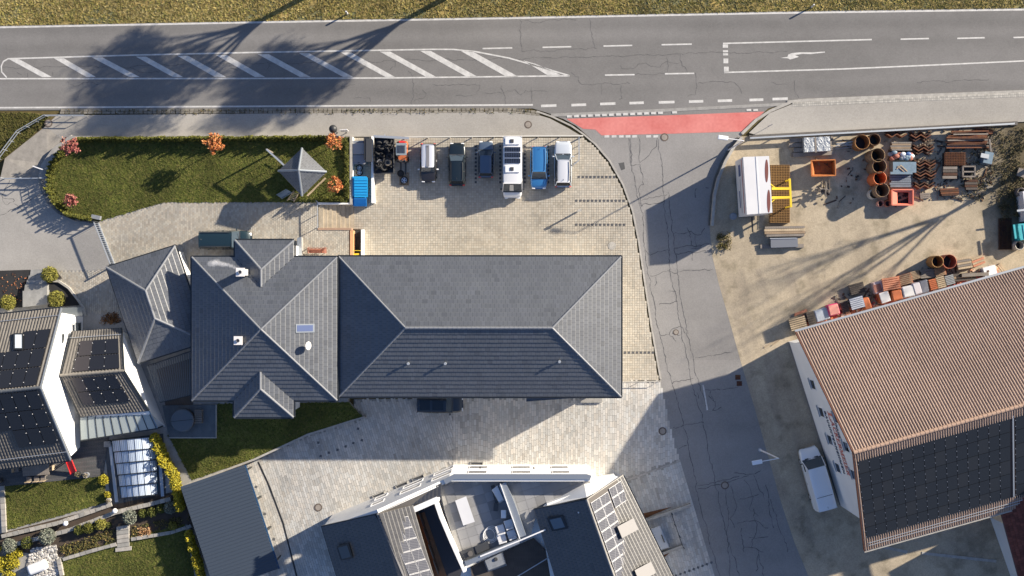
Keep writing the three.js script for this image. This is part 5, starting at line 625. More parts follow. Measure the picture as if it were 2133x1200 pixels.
{
  const at = (u, v) => px(u, v, .8).setY(.035);
  makeCar({ label: 'dark small car with white roof and grey centre stripe, bonnet facing the yard', pos: at(892, 339), L: 4.0, W: 1.72, paint: paintM(.022, .019, .018), roofPaint: paintM(.62, .64, .68), pillar: M.dark, body: sedan(), cab: wagonCab({ xf2: .26, xf: .48, xr: -.95, xr2: -.88, wu: .74 }), turn: DOWN, mirror: M.whiteGloss, rails: false });
  const mini = scene.children[scene.children.length - 1]; part('roof_stripe', new MB().box(-.6, 1.51, 0, 2.2, .012, .32), mat(.2, .2, .21, .4), mini); part('bonnet_badge', new MB().box(1.72, .73, 0, .05, .03, .3), M.rim, mini);
  makeCar({ label: 'black estate car with red tail lights parked between the small car and the blue hatchback', pos: at(952, 342), L: 4.45, W: 1.8, paint: paintM(.008, .014, .016), body: sedan(), cab: wagonCab({ xf2: .10, xf: .42 }), turn: UP, rails: true, railMat: M.dark });
  makeCar({ label: 'small slate blue hatchback with its bonnet towards the pavement, beside the camper van', pos: at(1012, 332), L: 3.75, W: 1.66, paint: paintM(.07, .10, .15), body: sedan(), cab: wagonCab({ xf2: .15, xf: .5, xr: -.92, xr2: -.78 }), turn: UP });
  makeCar({ label: 'bright blue people carrier parked between the camper van and the silver estate', pos: at(1122.5, 349), L: 4.4, W: 1.8, paint: paintM(.035, .17, .40), body: sedan(.05), cab: wagonCab({ xf2: .22, xf: .52, belt: .98, roof: 1.62, xr: -.97, xr2: -.90, wu: .74 }), turn: DOWN, rails: true, railMat: paintM(.05, .2, .42) });
  makeCar({ label: 'silver white estate car at the right end of the row beside the railing', pos: at(1173, 342), L: 4.8, W: 1.85, paint: paintM(.52, .56, .60), roofPaint: paintM(.66, .67, .69), body: sedan(), cab: wagonCab({ xf2: .14, xf: .42, wu: .7 }), turn: UP, rails: true, railMat: M.dark });
  makeCar({ label: 'dark green minivan on the stone driveway, partly under the dwelling roof', pos: px(470, 500, T + .9).setY(T + .035), L: 5.2, W: 1.95, rails: true, railMat: M.plastic, paint: paintM(.012, .028, .034), body: sedan(.12), cab: wagonCab({ xf2: .32, xf: .56, belt: 1.06, roof: 1.88, xr: -.98, xr2: -.93, wl: .93, wu: .78 }), turn: 0, wr: .35 });
  makeCar({ label: 'black minivan parked along the south eave of the workshop', pos: px(916, 842, .9).setY(.035), L: 4.8, W: 1.85, glassRoof: true, paint: paintM(.008, .012, .018), body: sedan(.08), cab: wagonCab({ xf2: .28, xf: .55, belt: 1.02, roof: 1.72, xr: -.98, xr2: -.92, wu: .76 }), turn: 0 });
  // vans
  const vanBody = [[-1, .96, 1.2, 1.25], [-.97, .98, 1.22, 1.28], [-.2, 1, 1.22, 1.28], [.55, 1, 1.2, 1.27], [.72, .98, 1.12, 1.2], [.9, .92, .98, 1.04], [.98, .82, .72, .78], [1, .7, .55, .6]];
  const cv = makeCar({ name: 'camper_van', cat: 'van', van: true, label: 'white camper van with three dark solar panels and two roof hatches', pos: px(1067.5, 349, 1.6).setY(.035), L: 6.1, W: 2.08, paint: paintM(.66, .67, .68, { metalness: 0 }), body: vanBody, cab: { xr: -.995, xr2: -.985, xf2: .56, xf: .80, belt: 1.2, roof: 2.6, wl: .97, wu: .88 }, turn: DOWN, wheel: .6, wr: .35, mirror: M.plastic });
  for (let k = 0; k < 3; k++) { const x = -1.7 + k * .58, p = part('solar_panel', new MB().box(x, 2.66, 0, .5, .05, 1.62), M.steel, cv), c = new MB(); for (let i = 0; i < 9; i++) for (let j = 0; j < 3; j++) c.box(x - .15 + j * .15, 2.712, -.71 + i * .178, .135, .006, .16); part('cells', c, mat(.012, .014, .02, .2), p); }
  for (const x of [-2.55, .28]) { const h = part('roof_hatch', new RoundedBoxGeometry(.72, .1, 1.5, 2, .04).translate(x, 2.69, 0), M.whiteGloss, cv); part('hatch_lid', new RoundedBoxGeometry(.36, .08, .36, 2, .03).translate(x, 2.77, .05), M.plastic, h); }
  part('windscreen_shade', new MB().quad(V3(2.38, 1.32, -.12), V3(2.38, 1.32, .3), V3(1.86, 2.36, .27), V3(1.86, 2.36, -.1)), mat(.6, .58, .52, .6), cv);
  const wv = makeCar({ name: 'delivery_van', cat: 'van', van: true, label: 'white delivery van parked close to the lettered gable wall', pos: px(1703, 997, 1.3).setY(.02), L: 6.3, W: 2.15, paint: paintM(.80, .82, .84, { metalness: 0 }), body: vanBody.map(([t, w, a, b]) => [t, w, a - .1, b - .1]), cab: { xr: -.995, xr2: -.985, xf2: .40, xf: .66, belt: 1.1, roof: 2.2, wl: .97, wu: .86 }, turn: UP + .27, wheel: .6, wr: .34, mirror: M.plastic });
  for (let k = 0; k < 6; k++) part('roof_rib', new MB().box(-1.0, 2.225, -.62 + k * .25, 3.3, .025, .06), M.whiteGloss, wv); part('roof_seam', new MB().box(-1.7, 2.24, 0, .04, .03, 1.6), M.plastic, wv); for (const s of [-1, 1]) part('bonnet_vent', new MB().box(2.15, 1.085, s * .5, .18, .03, .4), M.plastic, wv);
  // compact forklift
  const f = thing('forklift', 'small orange forklift with glazed roof and black forks beside the tyre trailer', 'forklift', px(839, 322, .6).setY(.03), undefined, true); f.rotation.y = DOWN;
  part('counterweight', new RoundedBoxGeometry(.75, .9, 1.1, 3, .15).translate(-.95, .75, 0), M.orange, f); part('chassis', new RoundedBoxGeometry(1.6, .5, 1.0, 2, .08).translate(-.1, .5, 0), M.orange, f); part('seat', new RoundedBoxGeometry(.5, .5, .5, 2, .1).translate(-.35, .95, 0), M.plastic, f); const rf = part('cab_roof', new RoundedBoxGeometry(1.25, .07, 1.08, 2, .03).translate(-.35, 2.08, 0), mat(.24, .28, .30, .2), f); for (let k = 0; k < 6; k++) part('roof_bar', new MB().box(-.35, 2.13, -.35 + k * .14, .8, .03, .05), M.plastic, rf);
  for (const x of [-.95, .25]) for (const s of [-1, 1]) part('cab_post', new MB().bar(V3(x, .7, s * .48), V3(x, 2.08, s * .48), .06), M.plastic, f); for (const s of [-1, 1]) { part('mast', new MB().bar(V3(.72, .1, s * .3), V3(.72, 2.0, s * .3), .1, .12), M.plastic, f); part('fork', new MB().box(1.4, .06, s * .25, 1.25, .05, .13), M.plastic, f); for (const x of [-.8, .5]) part('wheel', new MB().cyl(V3(x, .28, s * .38), V3(x, .28, s * .58), .28, .28, 14), M.rubber, f); } part('mast_bar', new MB().box(.74, 1.2, 0, .1, .1, .7).box(.74, .5, 0, .1, .4, .8), M.plastic, f); part('gas_bottle', new MB().cyl(V3(-1.15, 1.28, -.3), V3(-1.15, 1.28, .3), .17, .17, 12), M.red, f);
}
// ================= PLANTS =================
const leafMat = new THREE.MeshPhysicalMaterial({ vertexColors: true, roughness: .9, side: THREE.DoubleSide, color: 0xffffff, transmission: .0 });
function cone(seed, h, r, n, cols, s = .07) { const g = rng(seed), mb = new MB(); for (let i = 0; i < n; i++) { const t = Math.pow(g(), 1.35), a = g() * 6.283, rr = r * (1 - t * .93) * (.45 + .6 * Math.sqrt(g())), c = V3(Math.cos(a) * rr, t * h, Math.sin(a) * rr); leafClump(mb, c, .04, .05, 1, s, g, cols); } return mb.geo(); }
function ball(seed, rx, ry, n, cols, s = .06) { const g = rng(seed), mb = new MB(); for (let i = 0; i < n; i++) { let x, y, z, d; do { x = g() * 2 - 1; y = g() * 2 - 1; z = g() * 2 - 1; d = x * x + y * y + z * z; } while (d > 1 || d < .35); const w = 1 + .16 * (vn(x * 3 + seed, z * 3 + y * 2) - .5); leafClump(mb, V3(x * rx * w, ry + y * ry * w, z * rx * w), .03, .03, 1, s, g, cols); } return mb.geo(); }
const thujaCols = [[.075, .085, .012], [.11, .115, .016], [.055, .065, .012], [.15, .145, .02]], yewCols = [[.06, .075, .014], [.085, .10, .016], [.12, .12, .02]], goldCols = [[.32, .27, .015], [.42, .34, .02], [.24, .21, .015], [.30, .28, .03]], greyCols = [[.17, .19, .15], [.22, .23, .18], [.13, .15, .12]];
const thujaGeos = [1, 2, 3].map(k => cone(200 + k, 1.35, .34, 420, thujaCols, .075)), trunkG = new THREE.CylinderGeometry(.03, .05, .6, 6).translate(0, .3, 0), ballGeos = [1, 2].map(k => ball(220 + k, .27, .27, 260, thujaCols, .06));
function row(name, label, pts, y, geos, space, seed, sc = 1) {
  const g = rng(seed), h = thing(name, label, 'hedge', pts[0].clone().setY(y)); let carry = 0, k = 0;
  for (let i = 0; i < pts.length - 1; i++) { const a = pts[i], b = pts[i + 1], L = Math.hypot(b.x - a.x, b.z - a.z); for (let s = carry; s < L; s += space) { const m = new THREE.Mesh(geos[k % geos.length], leafMat), q = a.clone().lerp(b, s / L), z = sc * (.88 + .28 * g()); m.name = 'shrub'; m.position.set(q.x - h.position.x + (g() - .5) * .06, 0, q.z - h.position.z + (g() - .5) * .06); m.rotation.y = g() * 6.3; m.scale.set(z, z * (.9 + .25 * g()), z); m.castShadow = m.receiveShadow = true; h.add(m); k++; carry = s + space - L; } }
  return h;
}
row('hedge', 'clipped conifer hedge running along the pavement behind the north lawn', pxs([[172, 292], [690, 289]], T), T, thujaGeos, .5, 1); row('hedge', 'curved row of pointed conifers round the west end of the lawn', pxs([[138, 312], [118, 335], [108, 362], [106, 392], [116, 418], [132, 437], [152, 450], [190, 457]], T), T, thujaGeos, .46, 2); row('hedge', 'row of small round shrubs along the wall at the right side of the lawn', pxs([[722, 300], [723, 412]], T), T, ballGeos, .42, 3); row('hedge', 'short row of round shrubs above the garden steps', pxs([[672, 415], [716, 415]], T), T, ballGeos, .5, 4);
// trees with limbs
function limb(mb, a, dir, len, r, depth, g, tips, spread, droop = 0) {
  const n = 3; let p = a.clone(), d = dir.clone(), rad = r; for (let i = 0; i < n; i++) { const q = p.clone().addScaledVector(d, len / n), r2 = rad * .86; mb.cyl(p, q, rad, r2, depth > 2 ? 6 : 4, false); p = q; rad = r2; d.add(V3((g() - .5) * .25, (g() - .5) * .2 - droop, (g() - .5) * .25)).normalize(); if (depth > 0 && i > 0) limb(mb, p, d.clone().add(V3((g() - .5) * spread * 2, (g() - .2) * spread, (g() - .5) * spread * 2)).normalize(), len * (.55 + .25 * g()), rad * .62, depth - 1, g, tips, spread, droop); }
  if (depth > 0) for (let k = 0; k < 2; k++) limb(mb, p, d.clone().add(V3((g() - .5) * spread * 2, (g() - .25) * spread, (g() - .5) * spread * 2)).normalize(), len * (.65 + .25 * g()), rad * .75, depth - 1, g, tips, spread, droop); else tips.push(p);
}
function smallTree(u, v, label, cols, seed, h, r, y = T) {
  const p = px(u, v, y + h * .7).setY(y), g = rng(seed), t = thing('ornamental_tree', label, 'tree', p, 'small autumn trees in the garden'), tr = new MB(), tips = []; tr.cyl(p, p.clone().setY(y + h * .45), .05, .035, 7); for (let k = 0; k < 5; k++) { const a = k * 1.26 + g(); limb(tr, p.clone().setY(y + h * (.40 + .03 * k)), V3(Math.cos(a) * .7, .8, Math.sin(a) * .7).normalize(), h * .22, .025, 1, g, tips, .5); } part('trunk', tr, M.bark, t);
  const cr = new MB(); for (const q of tips) leafClump(cr, q, .2, .18, 15, .10, g, cols); for (let i = 0; i < 260; i++) { let x, yy, z; do { x = g() * 2 - 1; yy = g() * 2 - 1; z = g() * 2 - 1; } while (x * x + yy * yy + z * z > 1); if (fbm(x * 2 + seed, z * 2 + yy * 2, 2) < .42) continue; leafClump(cr, V3(p.x + x * r, y + h * .7 + yy * r * .9, p.z + z * r), .08, .08, 3, .10, g, cols); } part('crown', cr, leafMat, t);
}
const orangeC = [[.55, .19, .05], [.62, .26, .08], [.46, .13, .05], [.62, .32, .13]], pinkC = [[.34, .10, .09], [.42, .16, .13], [.28, .07, .07], [.45, .22, .15]];
smallTree(446, 300, 'orange leaved small tree in the middle of the hedge line', orangeC, 301, 4.0, .8); smallTree(695, 294, 'orange small tree in the hedge corner near the white sign', orangeC, 302, 3.1, .85); smallTree(697, 384, 'orange small tree beside the play tower', orangeC, 303, 2.6, .8); smallTree(146, 304, 'pinkish half bare small tree at the hedge corner by the path', pinkC, 304, 3.2, .75); smallTree(147, 417, 'low pink and orange shrub tree inside the curved conifer row', pinkC, 305, 1.6, .75);
// tall bare trees beyond the road and in the builders yard
function bareTree(name, pos, label, h, seed, lean, n, depth, r, sub = .34) { const g = rng(seed), t = thing(name, label, 'tree', pos), tr = new MB(), tips = []; const top = pos.clone().add(V3(lean.x, h * .32, lean.z)); tr.cyl(pos, top, r, r * .7, 9); for (let k = 0; k < n; k++) { const a = k / n * 6.283 + g(); limb(tr, top.clone().add(V3(0, (k % 3) * h * .03, 0)), V3(Math.cos(a) * .62, 1, Math.sin(a) * .62).normalize(), h * sub, r * .5, depth, g, tips, .42); } part('trunk', tr, M.bark, t); return [t, tips]; }
{ const cols = [[.16, .12, .03], [.2, .15, .04], [.12, .1, .03]]; for (const [u, v, seed, h, lab] of [[1010, -48, 401, 11.5, 'tall nearly bare tree beyond the road verge, right of the pair'], [735, -60, 402, 12, 'tall nearly bare tree beyond the road verge, left of the pair']]) { const [t, tips] = bareTree('roadside_tree', px(u, v), lab, h, seed, V3(-.3, 0, .1), 7, 3, .34, .23), g = rng(seed + 9), cr = new MB(); for (const q of tips) leafClump(cr, q, 1.0, .7, 30, .13, g, cols); part('crown', cr, leafMat, t); }
  const [t, tips] = bareTree('yard_tree', px(2165, 338), 'bare branching tree at the right edge of the builders yard', 14, 411, V3(.9, 0, -.2), 6, 3, .26, .24); const g = rng(5), cr = new MB(); for (const q of tips) if (g() < .12) leafClump(cr, q, .25, .2, 5, .09, g, [[.10, .1, .03], [.14, .12, .03]]); part('crown', cr, leafMat, t); }
// undergrowth at the right edge
{ const g = rng(61), mb = new MB(); for (let i = 0; i < 900; i++) { const u = 1995 + 145 * Math.pow(g(), .6), v = 268 + 190 * g(); if (fbm(u * .03, v * .03, 3) < .42 || (v > 420 && u < 2080)) continue; const p = px(u, v); leafClump(mb, V3(p.x, .12 + .2 * g(), p.z), .25, .16, 7, .08, g, [[.07, .065, .025], [.10, .085, .03], [.05, .05, .02], [.15, .11, .05]]); } const o = part('undergrowth', mb, leafMat, scene); o.userData = { label: 'dark leafy undergrowth along the right edge of the yard', category: 'undergrowth', kind: 'stuff' }; }
{ const g = rng(62), mb = new MB(); for (let i = 0; i < 90; i++) { const p = px(1494 + 26 * g(), 486 + 34 * g()); leafClump(mb, V3(p.x, .15 + .25 * g(), p.z), .25, .2, 8, .08, g, [[.10, .085, .02], [.16, .12, .03], [.06, .06, .02]]); } const o = part('weed_patch', mb, leafMat, scene); o.userData = { label: 'brown and yellow weed patch at the end of the low yard wall', category: 'weeds', kind: 'stuff' }; }
// garden bushes lower left
function bush(u, v, r, cols, label, seed, h = 1, y = T, cat = 'bush') { const p = px(u, v, y + r).setY(y), t = thing('garden_bush', label, cat, p, 'clipped garden bushes'); part('foliage', ball(seed, r, r * h, Math.round(520 * r * r / .25) + 260, cols, .075).translate(p.x, p.y, p.z), leafMat, t); part('stem', new MB().cyl(p, p.clone().add(V3(0, r * .6, 0)), .05, .04, 6), M.bark, t); }
const gold2 = [[.20, .19, .03], [.26, .24, .05], [.15, .15, .03]];
for (const [u, v, r, c, l, s] of [[102, 572, .85, gold2, 'round yellow green bush beside the upper garden steps', 1], [116, 623, .9, gold2, 'large round golden bush right of the garden steps', 2], [15, 630, .8, gold2, 'round yellow green bush left of the garden steps', 3], [269, 1078, .75, greyCols, 'pale grey round bush at the head of the slab path', 4], [18, 1137, .75, greyCols, 'pale grey bush at the left edge above the gravel', 5], [97, 1118, .85, greyCols, 'large pale grey bush above the pebble bed', 6], [55, 1131, .6, yewCols, 'dark green round bush between the two pale grey bushes', 7], [164, 1104, .55, yewCols, 'dark green ball bush left of the twin balls', 8], [184, 1100, .6, thujaCols, 'olive green ball bush in the middle of the border', 9], [209, 1093, .6, gold2, 'brightest yellow green ball bush in the border', 10], [297, 1070, .45, yewCols, 'small dark ball bush right of the pale grey bush', 11], [316, 1067, .5, yewCols, 'olive ball bush in the shaded border', 12], [335, 1060, .5, yewCols, 'second shaded ball bush beside the big dark round bush', 13], [354, 1058, .65, greyCols, 'large shaded grey green bush at the border end', 14], [359, 1096, .45, gold2, 'small yellow bush near the metal shed', 15], [215, 1000, .55, goldCols, 'spiky yellow bush beside the pool enclosure', 16], [224, 1031, .35, goldCols, 'small yellow bush near the stone planter', 17], [225, 1094, .3, yewCols, 'tiny dark bush right of the brightest ball bush', 18]]) bush(u, v, r, c, l, 500 + s, .85);
row('hedge', 'yellow hedge of loose shrubs between pool and lawn', pxs([[322, 912], [330, 925], [336, 945], [347, 965], [362, 990], [368, 1020], [372, 1050], [376, 1062]], T + 1), T, [1, 2, 3].map(k => ball(240 + k, .5, .85, 420, goldCols, .10)), .55, 6); row('hedge', 'narrow yellow hedge beside the metal shed', pxs([[392, 1112], [400, 1140], [410, 1170], [420, 1205]], T + 1), T, [1, 2].map(k => ball(250 + k, .42, .8, 380, goldCols, .10)), .5, 7);
{ const p = px(25, 1165, T + .5).setY(T), t = thing('yellow_shrubs', 'spreading mass of yellow shrubs in the lower left corner', 'shrub', p), g = rng(71); for (let k = 0; k < 14; k++) { const q = px(-8 + 62 * g(), 1142 + 58 * g(), T).setY(T); part('foliage', ball(260 + k, .45 + .2 * g(), .4, 300, goldCols, .09).translate(q.x, q.y, q.z), leafMat, t); } }
// ================= GARDEN AND YARD THINGS =================
const P_ = px;
// ---- play tower with tiled roof, slide, swing beam ----
{
  const y = T, roofY = T + 2.6, c = P_(628, 358, T + 2.6), g = thing('play_tower', 'wooden play tower with small grey hipped roof, slide and swing beam on the lawn', 'play tower', c.clone().setY(y)), k = [P_(629, 309, roofY), P_(680, 358, roofY), P_(629, 408, roofY), P_(580, 356, roofY)], ap = c.clone().setY(roofY + 1.35), tl = new MB(), un = new MB();
  for (let i = 0; i < 4; i++) tiledFace(tl, un, [k[(i + 1) % 4], k[i], ap], .3, .42, 160 + i, { lift: .03, vary: .12 }); const r = part('roof', un, slateUnder, g); part('roof_tiles', tl, slate, r, { kind: 'stuff' }); caps('hip_cap', k.map(q => [q.clone().add(V3(0, .03, 0)), ap.clone().add(V3(0, .03, 0))]), .12, r, M.zinc, 3);
  for (const q of k) { const a = q.clone().lerp(c.clone().setY(q.y), .3); part('post', new MB().bar(a.clone().setY(y), a.clone().setY(roofY), .12), M.woodGrey, g); } const pl = k.map(q => q.clone().lerp(c.clone().setY(q.y), .28).setY(0)); part('platform', new MB().prism(pl, y + 1.2, y + 1.28), M.wood, g); for (let i = 0; i < 4; i++) part('railing', new MB().bar(pl[i].clone().setY(y + 1.75), pl[(i + 1) % 4].clone().setY(y + 1.75), .06, .5), M.woodGrey, g);
  part('slide', new MB().hex([P_(598, 395, T + 1.2), P_(607, 400, T + 1.2), P_(586, 413, T + .1), P_(577, 407, T + .1)], [P_(598, 395, T + 1.25), P_(607, 400, T + 1.25), P_(586, 413, T + .15), P_(577, 407, T + .15)]).bar(P_(597, 394, T + 1.3), P_(576, 406, T + .2), .05, .16).bar(P_(608, 401, T + 1.3), P_(587, 414, T + .2), .05, .16), mat(.16, .22, .28, .35), g);
  for (const [a, b] of [[[612, 398], [598, 418]], [[622, 402], [612, 421]]]) part('ladder_rail', new MB().bar(P_(a[0], a[1], T + 1.3), P_(b[0], b[1], T), .07, .12), M.woodPale, g); for (let i = 1; i < 6; i++) part('ladder_rung', new MB().bar(P_(lerp(612, 598, i / 6), lerp(398, 418, i / 6), T + 1.3 * (1 - i / 6)), P_(lerp(622, 612, i / 6), lerp(402, 421, i / 6), T + 1.3 * (1 - i / 6)), .09, .05), M.woodPale, g);
  part('side_board', new MB().bar(P_(640, 408, T + 1.5), P_(678, 371, T + 1.5), .08, .5), M.woodPale, g);
  const b0 = P_(598, 350, T + 2.5), b1 = P_(555, 311, T + 2.7); part('swing_beam', new MB().bar(b0, b1, .16, .16), M.galv, g); part('swing_post', new MB().bar(b1.clone().setY(y), b1, .14), M.woodGrey, g); for (const t of [.45, .75]) { const q = b0.clone().lerp(b1, t); part('swing_rope', new MB().bar(q, q.clone().add(V3(0, -2, 0)), .03), M.plastic, g); } part('swing_seat', new MB().bar(b0.clone().lerp(b1, .45).add(V3(0, -2, 0)), b0.clone().lerp(b1, .75).add(V3(0, -2, 0)), .18, .04), M.plastic, g);
}
// ---- steps, railings, walls ----
{
  const s = thing('garden_steps', 'light stone steps leading from the driveway down to the parking yard', 'steps', P_(700, 450, 0)), r = rng(4); for (let k = 0; k < 8; k++) { const u0 = 664 + k * 9, y = T - k * .125; part('step', new MB().prism(pxs([[u0, 425], [u0 + 9.3, 425], [u0 + 9.3, 477], [u0, 477]], y), 0, y - .01 + .0), mat(.42 + .05 * (k % 2), .36 + .04 * (k % 2), .27 + .03 * (k % 2), .9, { map: fineT }), s); }
  part('side_wall', new MB().prism(offsetLine(pxs([[662, 477], [732, 477]], T + .1), .22), 0, T + .1), mat(.36, .24, .17, .9, { map: plasterT }), s); part('handrail', new MB().bar(P_(661, 420, T + .9), P_(662, 474, T + .9), .07), M.galv, s); for (const v of [420, 447, 474]) part('rail_post', new MB().bar(P_(661.5, v, T), P_(661.5, v, T).setY(T + .9), .06), M.galv, s);
  const w = thing('retaining_wall', 'white retaining wall between lawn hedge and the waste containers', 'wall', P_(733, 350)); part('wall_body', new MB().prism(offsetLine(pxs([[731.5, 284], [731.5, 424], [662, 424]], T + .15), .24), 0, T + .12), M.white, w); part('coping', new MB().prism(offsetLine(pxs([[731.5, 284], [731.5, 425]], T + .15), .3), T + .12, T + .18), M.kerb, w);
  const lw = thing('stairwell', 'sunken cellar stairwell with orange and white side walls against the workshop', 'stairwell', P_(742, 508)); part('side_wall', new MB().prism(pxs([[729, 480], [736, 480], [736, 535], [729, 535]], 1.1), 0, 1.1), mat(.62, .34, .17, .85, { map: plasterT }), lw); part('side_wall', new MB().prism(pxs([[752, 478], [757, 478], [757, 535], [752, 535]], .9), 0, .9), M.white, lw); part('floor', new MB().prism(pxs([[736, 480], [752, 480], [752, 535], [736, 535]]), .0, .02), mat(.03, .03, .032, .9), lw); part('barrier', new MB().box(P_(741, 531, .8).x, .0, P_(741, 530, .8).z, .6, .8, .25), M.yellow, lw); part('rail', new MB().bar(P_(736, 522, 1), P_(752, 522, 1), .05), M.yellow, lw);
  // seating corner beside the dwelling
  const bn = thing('garden_bench', 'red brown wooden garden bench in the walled corner by the dwelling', 'bench', P_(657, 521, T)); const bp = (u, v, h) => P_(u, v, T + h); part('seat', new MB().bar(bp(640, 523, .45), bp(680, 523, .45), .42, .06), mat(.28, .10, .06, .7), bn); part('backrest', new MB().bar(bp(640, 517, .8), bp(680, 517, .8), .05, .35), mat(.28, .10, .06, .7), bn); for (const u of [643, 677]) { part('leg', new MB().bar(bp(u, 516, 0), bp(u, 516, .9), .08), mat(.42, .2, .15, .7), bn); part('leg', new MB().bar(bp(u, 527, 0), bp(u, 527, .65), .08), mat(.42, .2, .15, .7), bn); part('armrest', new MB().bar(bp(u, 515, .66), bp(u, 528, .66), .08, .05), mat(.42, .2, .15, .7), bn); }
  const dw = thing('dividing_wall', 'pale low wall between the dwelling entrance and the bench corner', 'wall', P_(622, 518, T)); part('wall_body', new MB().prism(pxs([[620, 497], [627, 494], [628, 536], [620, 536]], T + 1), T, T + 1.1), M.concrete, dw); part('coping', new MB().prism(pxs([[619, 496], [628, 493], [629, 537], [619, 537]], T + 1.1), T + 1.1, T + 1.15), M.zinc, dw); const rp = thing('flower_pot', 'red flower pot beside the dwelling entrance wall', 'pot', P_(616, 521, T)); part('pot', new MB().cyl(P_(616, 521, T), P_(616, 521, T).add(V3(0, .4, 0)), .2, .28, 12), M.red, rp); part('soil', new MB().cyl(P_(616, 521, T).setY(T + .4), P_(616, 521, T).setY(T + .42), .22, .22, 12), M.soil, rp);
  // edge wall of the south lawn
  const ew = thing('lawn_edge_wall', 'slim pale wall edging the shaded south lawn above the paved yard', 'wall', P_(640, 906)); part('wall_body', new MB().prism(offsetLine(pxs([[760, 869], [735, 876], [640, 906], [530, 957], [376, 1014]], T + .05), .16), 0, T + .1), M.concrete, ew); part('coping', new MB().prism(offsetLine(pxs([[760, 869], [735, 876], [640, 906], [530, 957], [376, 1014]], T + .1), .2), T + .1, T + .14), M.kerb, ew);
}
function fence(name, label, pts, y, h, posts, rails, m, cat = 'railing', pr = .035) { const g = thing(name, label, cat, pts[0].clone().setY(y(0))); let tot = 0; const seg = []; for (let i = 0; i < pts.length - 1; i++) { const L = pts[i].distanceTo(pts[i + 1]); seg.push(L); tot += L; } const at = s => { let i = 0; while (i < seg.length - 1 && s > seg[i]) { s -= seg[i]; i++; } return pts[i].clone().lerp(pts[i + 1], clamp(s / seg[i])); }; for (let k = 0; k <= posts; k++) { const p = at(tot * k / posts), b = y(k / posts); part('post', new MB().cyl(p.clone().setY(b), p.clone().setY(b + h), pr, pr, 6), m, g); } for (let i = 0; i < pts.length - 1; i++) for (const r of rails) part('rail', new MB().bar(pts[i].clone().setY(pts[i].y + h * r), pts[i + 1].clone().setY(pts[i + 1].y + h * r), pr * 1.8, pr * 1.8), m, g); return g; }
{
  fence('path_railing', 'galvanised railing along the sloping path in the upper left', [P_(2, 332, .55), P_(44, 276, .3), P_(100, 243, .12)], t => lerp(.55, .12, t), 1.0, 6, [.5, 1], M.galv); fence('path_railing', 'short galvanised railing beside the pavement start, upper left', [P_(100, 243, .1), P_(182, 243, .1)], t => .1, 1.0, 3, [.5, 1], M.galv);
  fence('parking_fence', 'low white rail fence between the pavement and the parked cars', [P_(845, 288, .1), P_(1213, 285, .1)], t => .02, .85, 8, [.95], mat(.6, .58, .52, .6), 'fence', .06); fence('parking_railing', 'angled galvanised railing closing the right end of the parking row', [P_(1205, 288, .03), P_(1205, 336, .03), P_(1194, 345, .03)], t => .03, 1.05, 4, [.55, 1], M.galv);
  fence('lawn_fence', 'thin wire fence round the outside of the curved conifer row', [P_(90, 372, T), P_(94, 395, T), P_(108, 424, T), P_(130, 446, T), P_(165, 461, T), P_(200, 463, T)], t => T, 1.1, 9, [.15, .4, .65, .95], M.gutter, 'fence', .02);
  const bp = P_(1203, 441, .03), b = thing('barrier_post', 'small white post with sensor head on the parking yard', 'post', bp.clone().setY(.03)); part('post', new MB().box(bp.x, .03, bp.z, .14, 1.3, .14), M.whiteGloss, b); part('head', new MB().box(bp.x + .1, 1.33, bp.z - .02, .4, .18, .24, .3), M.kerb, b);
  fence('yard_rail', 'thin rail on two posts right of the workshop end', [P_(1292, 795, .03), P_(1374, 794, .03)], t => .03, .6, 2, [1], M.kerb, 'railing', .03);
  // sliding gate on the driveway and its motor box
  const g = thing('driveway_gate', 'long galvanised driveway gate across the stone drive', 'gate', P_(215, 500, T)), a = P_(205, 463, T), c = P_(240, 552, T), gp = t => a.clone().lerp(c, t); part('top_rail', new MB().bar(a.clone().setY(T + 1.25), c.clone().setY(T + 1.25), .09), M.galv, g); part('bottom_rail', new MB().bar(a.clone().setY(T + .12), c.clone().setY(T + .12), .12), M.galv, g); for (let k = 0; k <= 22; k++) part('bar', new MB().bar(gp(k / 22).setY(T + .15), gp(k / 22).setY(T + 1.25), .035), M.galv, g); for (const t of [0, 1]) part('gate_post', new MB().bar(gp(t).setY(T), gp(t).setY(T + 1.4), .14), M.gutter, g); const mb = P_(203, 453, T); part('motor_box', new MB().box(mb.x, T, mb.z, .9, .5, .4, -.2), M.tarpGrey, g);
  const bar = thing('path_gate', 'low grey gate bar across the foot of the ramp path', 'gate', P_(50, 372, T)); part('bar', new MB().bar(P_(8, 372, T + .9), P_(92, 371, T + .9), .09), M.galv, bar); part('bar', new MB().bar(P_(8, 372, T + .4), P_(92, 371, T + .4), .06), M.galv, bar); for (const u of [10, 50, 91]) part('post', new MB().bar(P_(u, 372, T), P_(u, 372, T).setY(T + .95), .08), M.galv, bar);
  const post = P_(88, 352, .6); const lp = thing('garden_lamp', 'thin lamp post with small white head at the path beside the conifers', 'lamp', P_(92, 354, .5)); part('post', new MB().cyl(P_(92, 354, .5), P_(88, 353, 3), .04, .04, 8), M.galv, lp); part('head', new MB().bar(P_(88, 353, 3), P_(68, 346, 3), .1, .05), M.whiteGloss, lp);
}
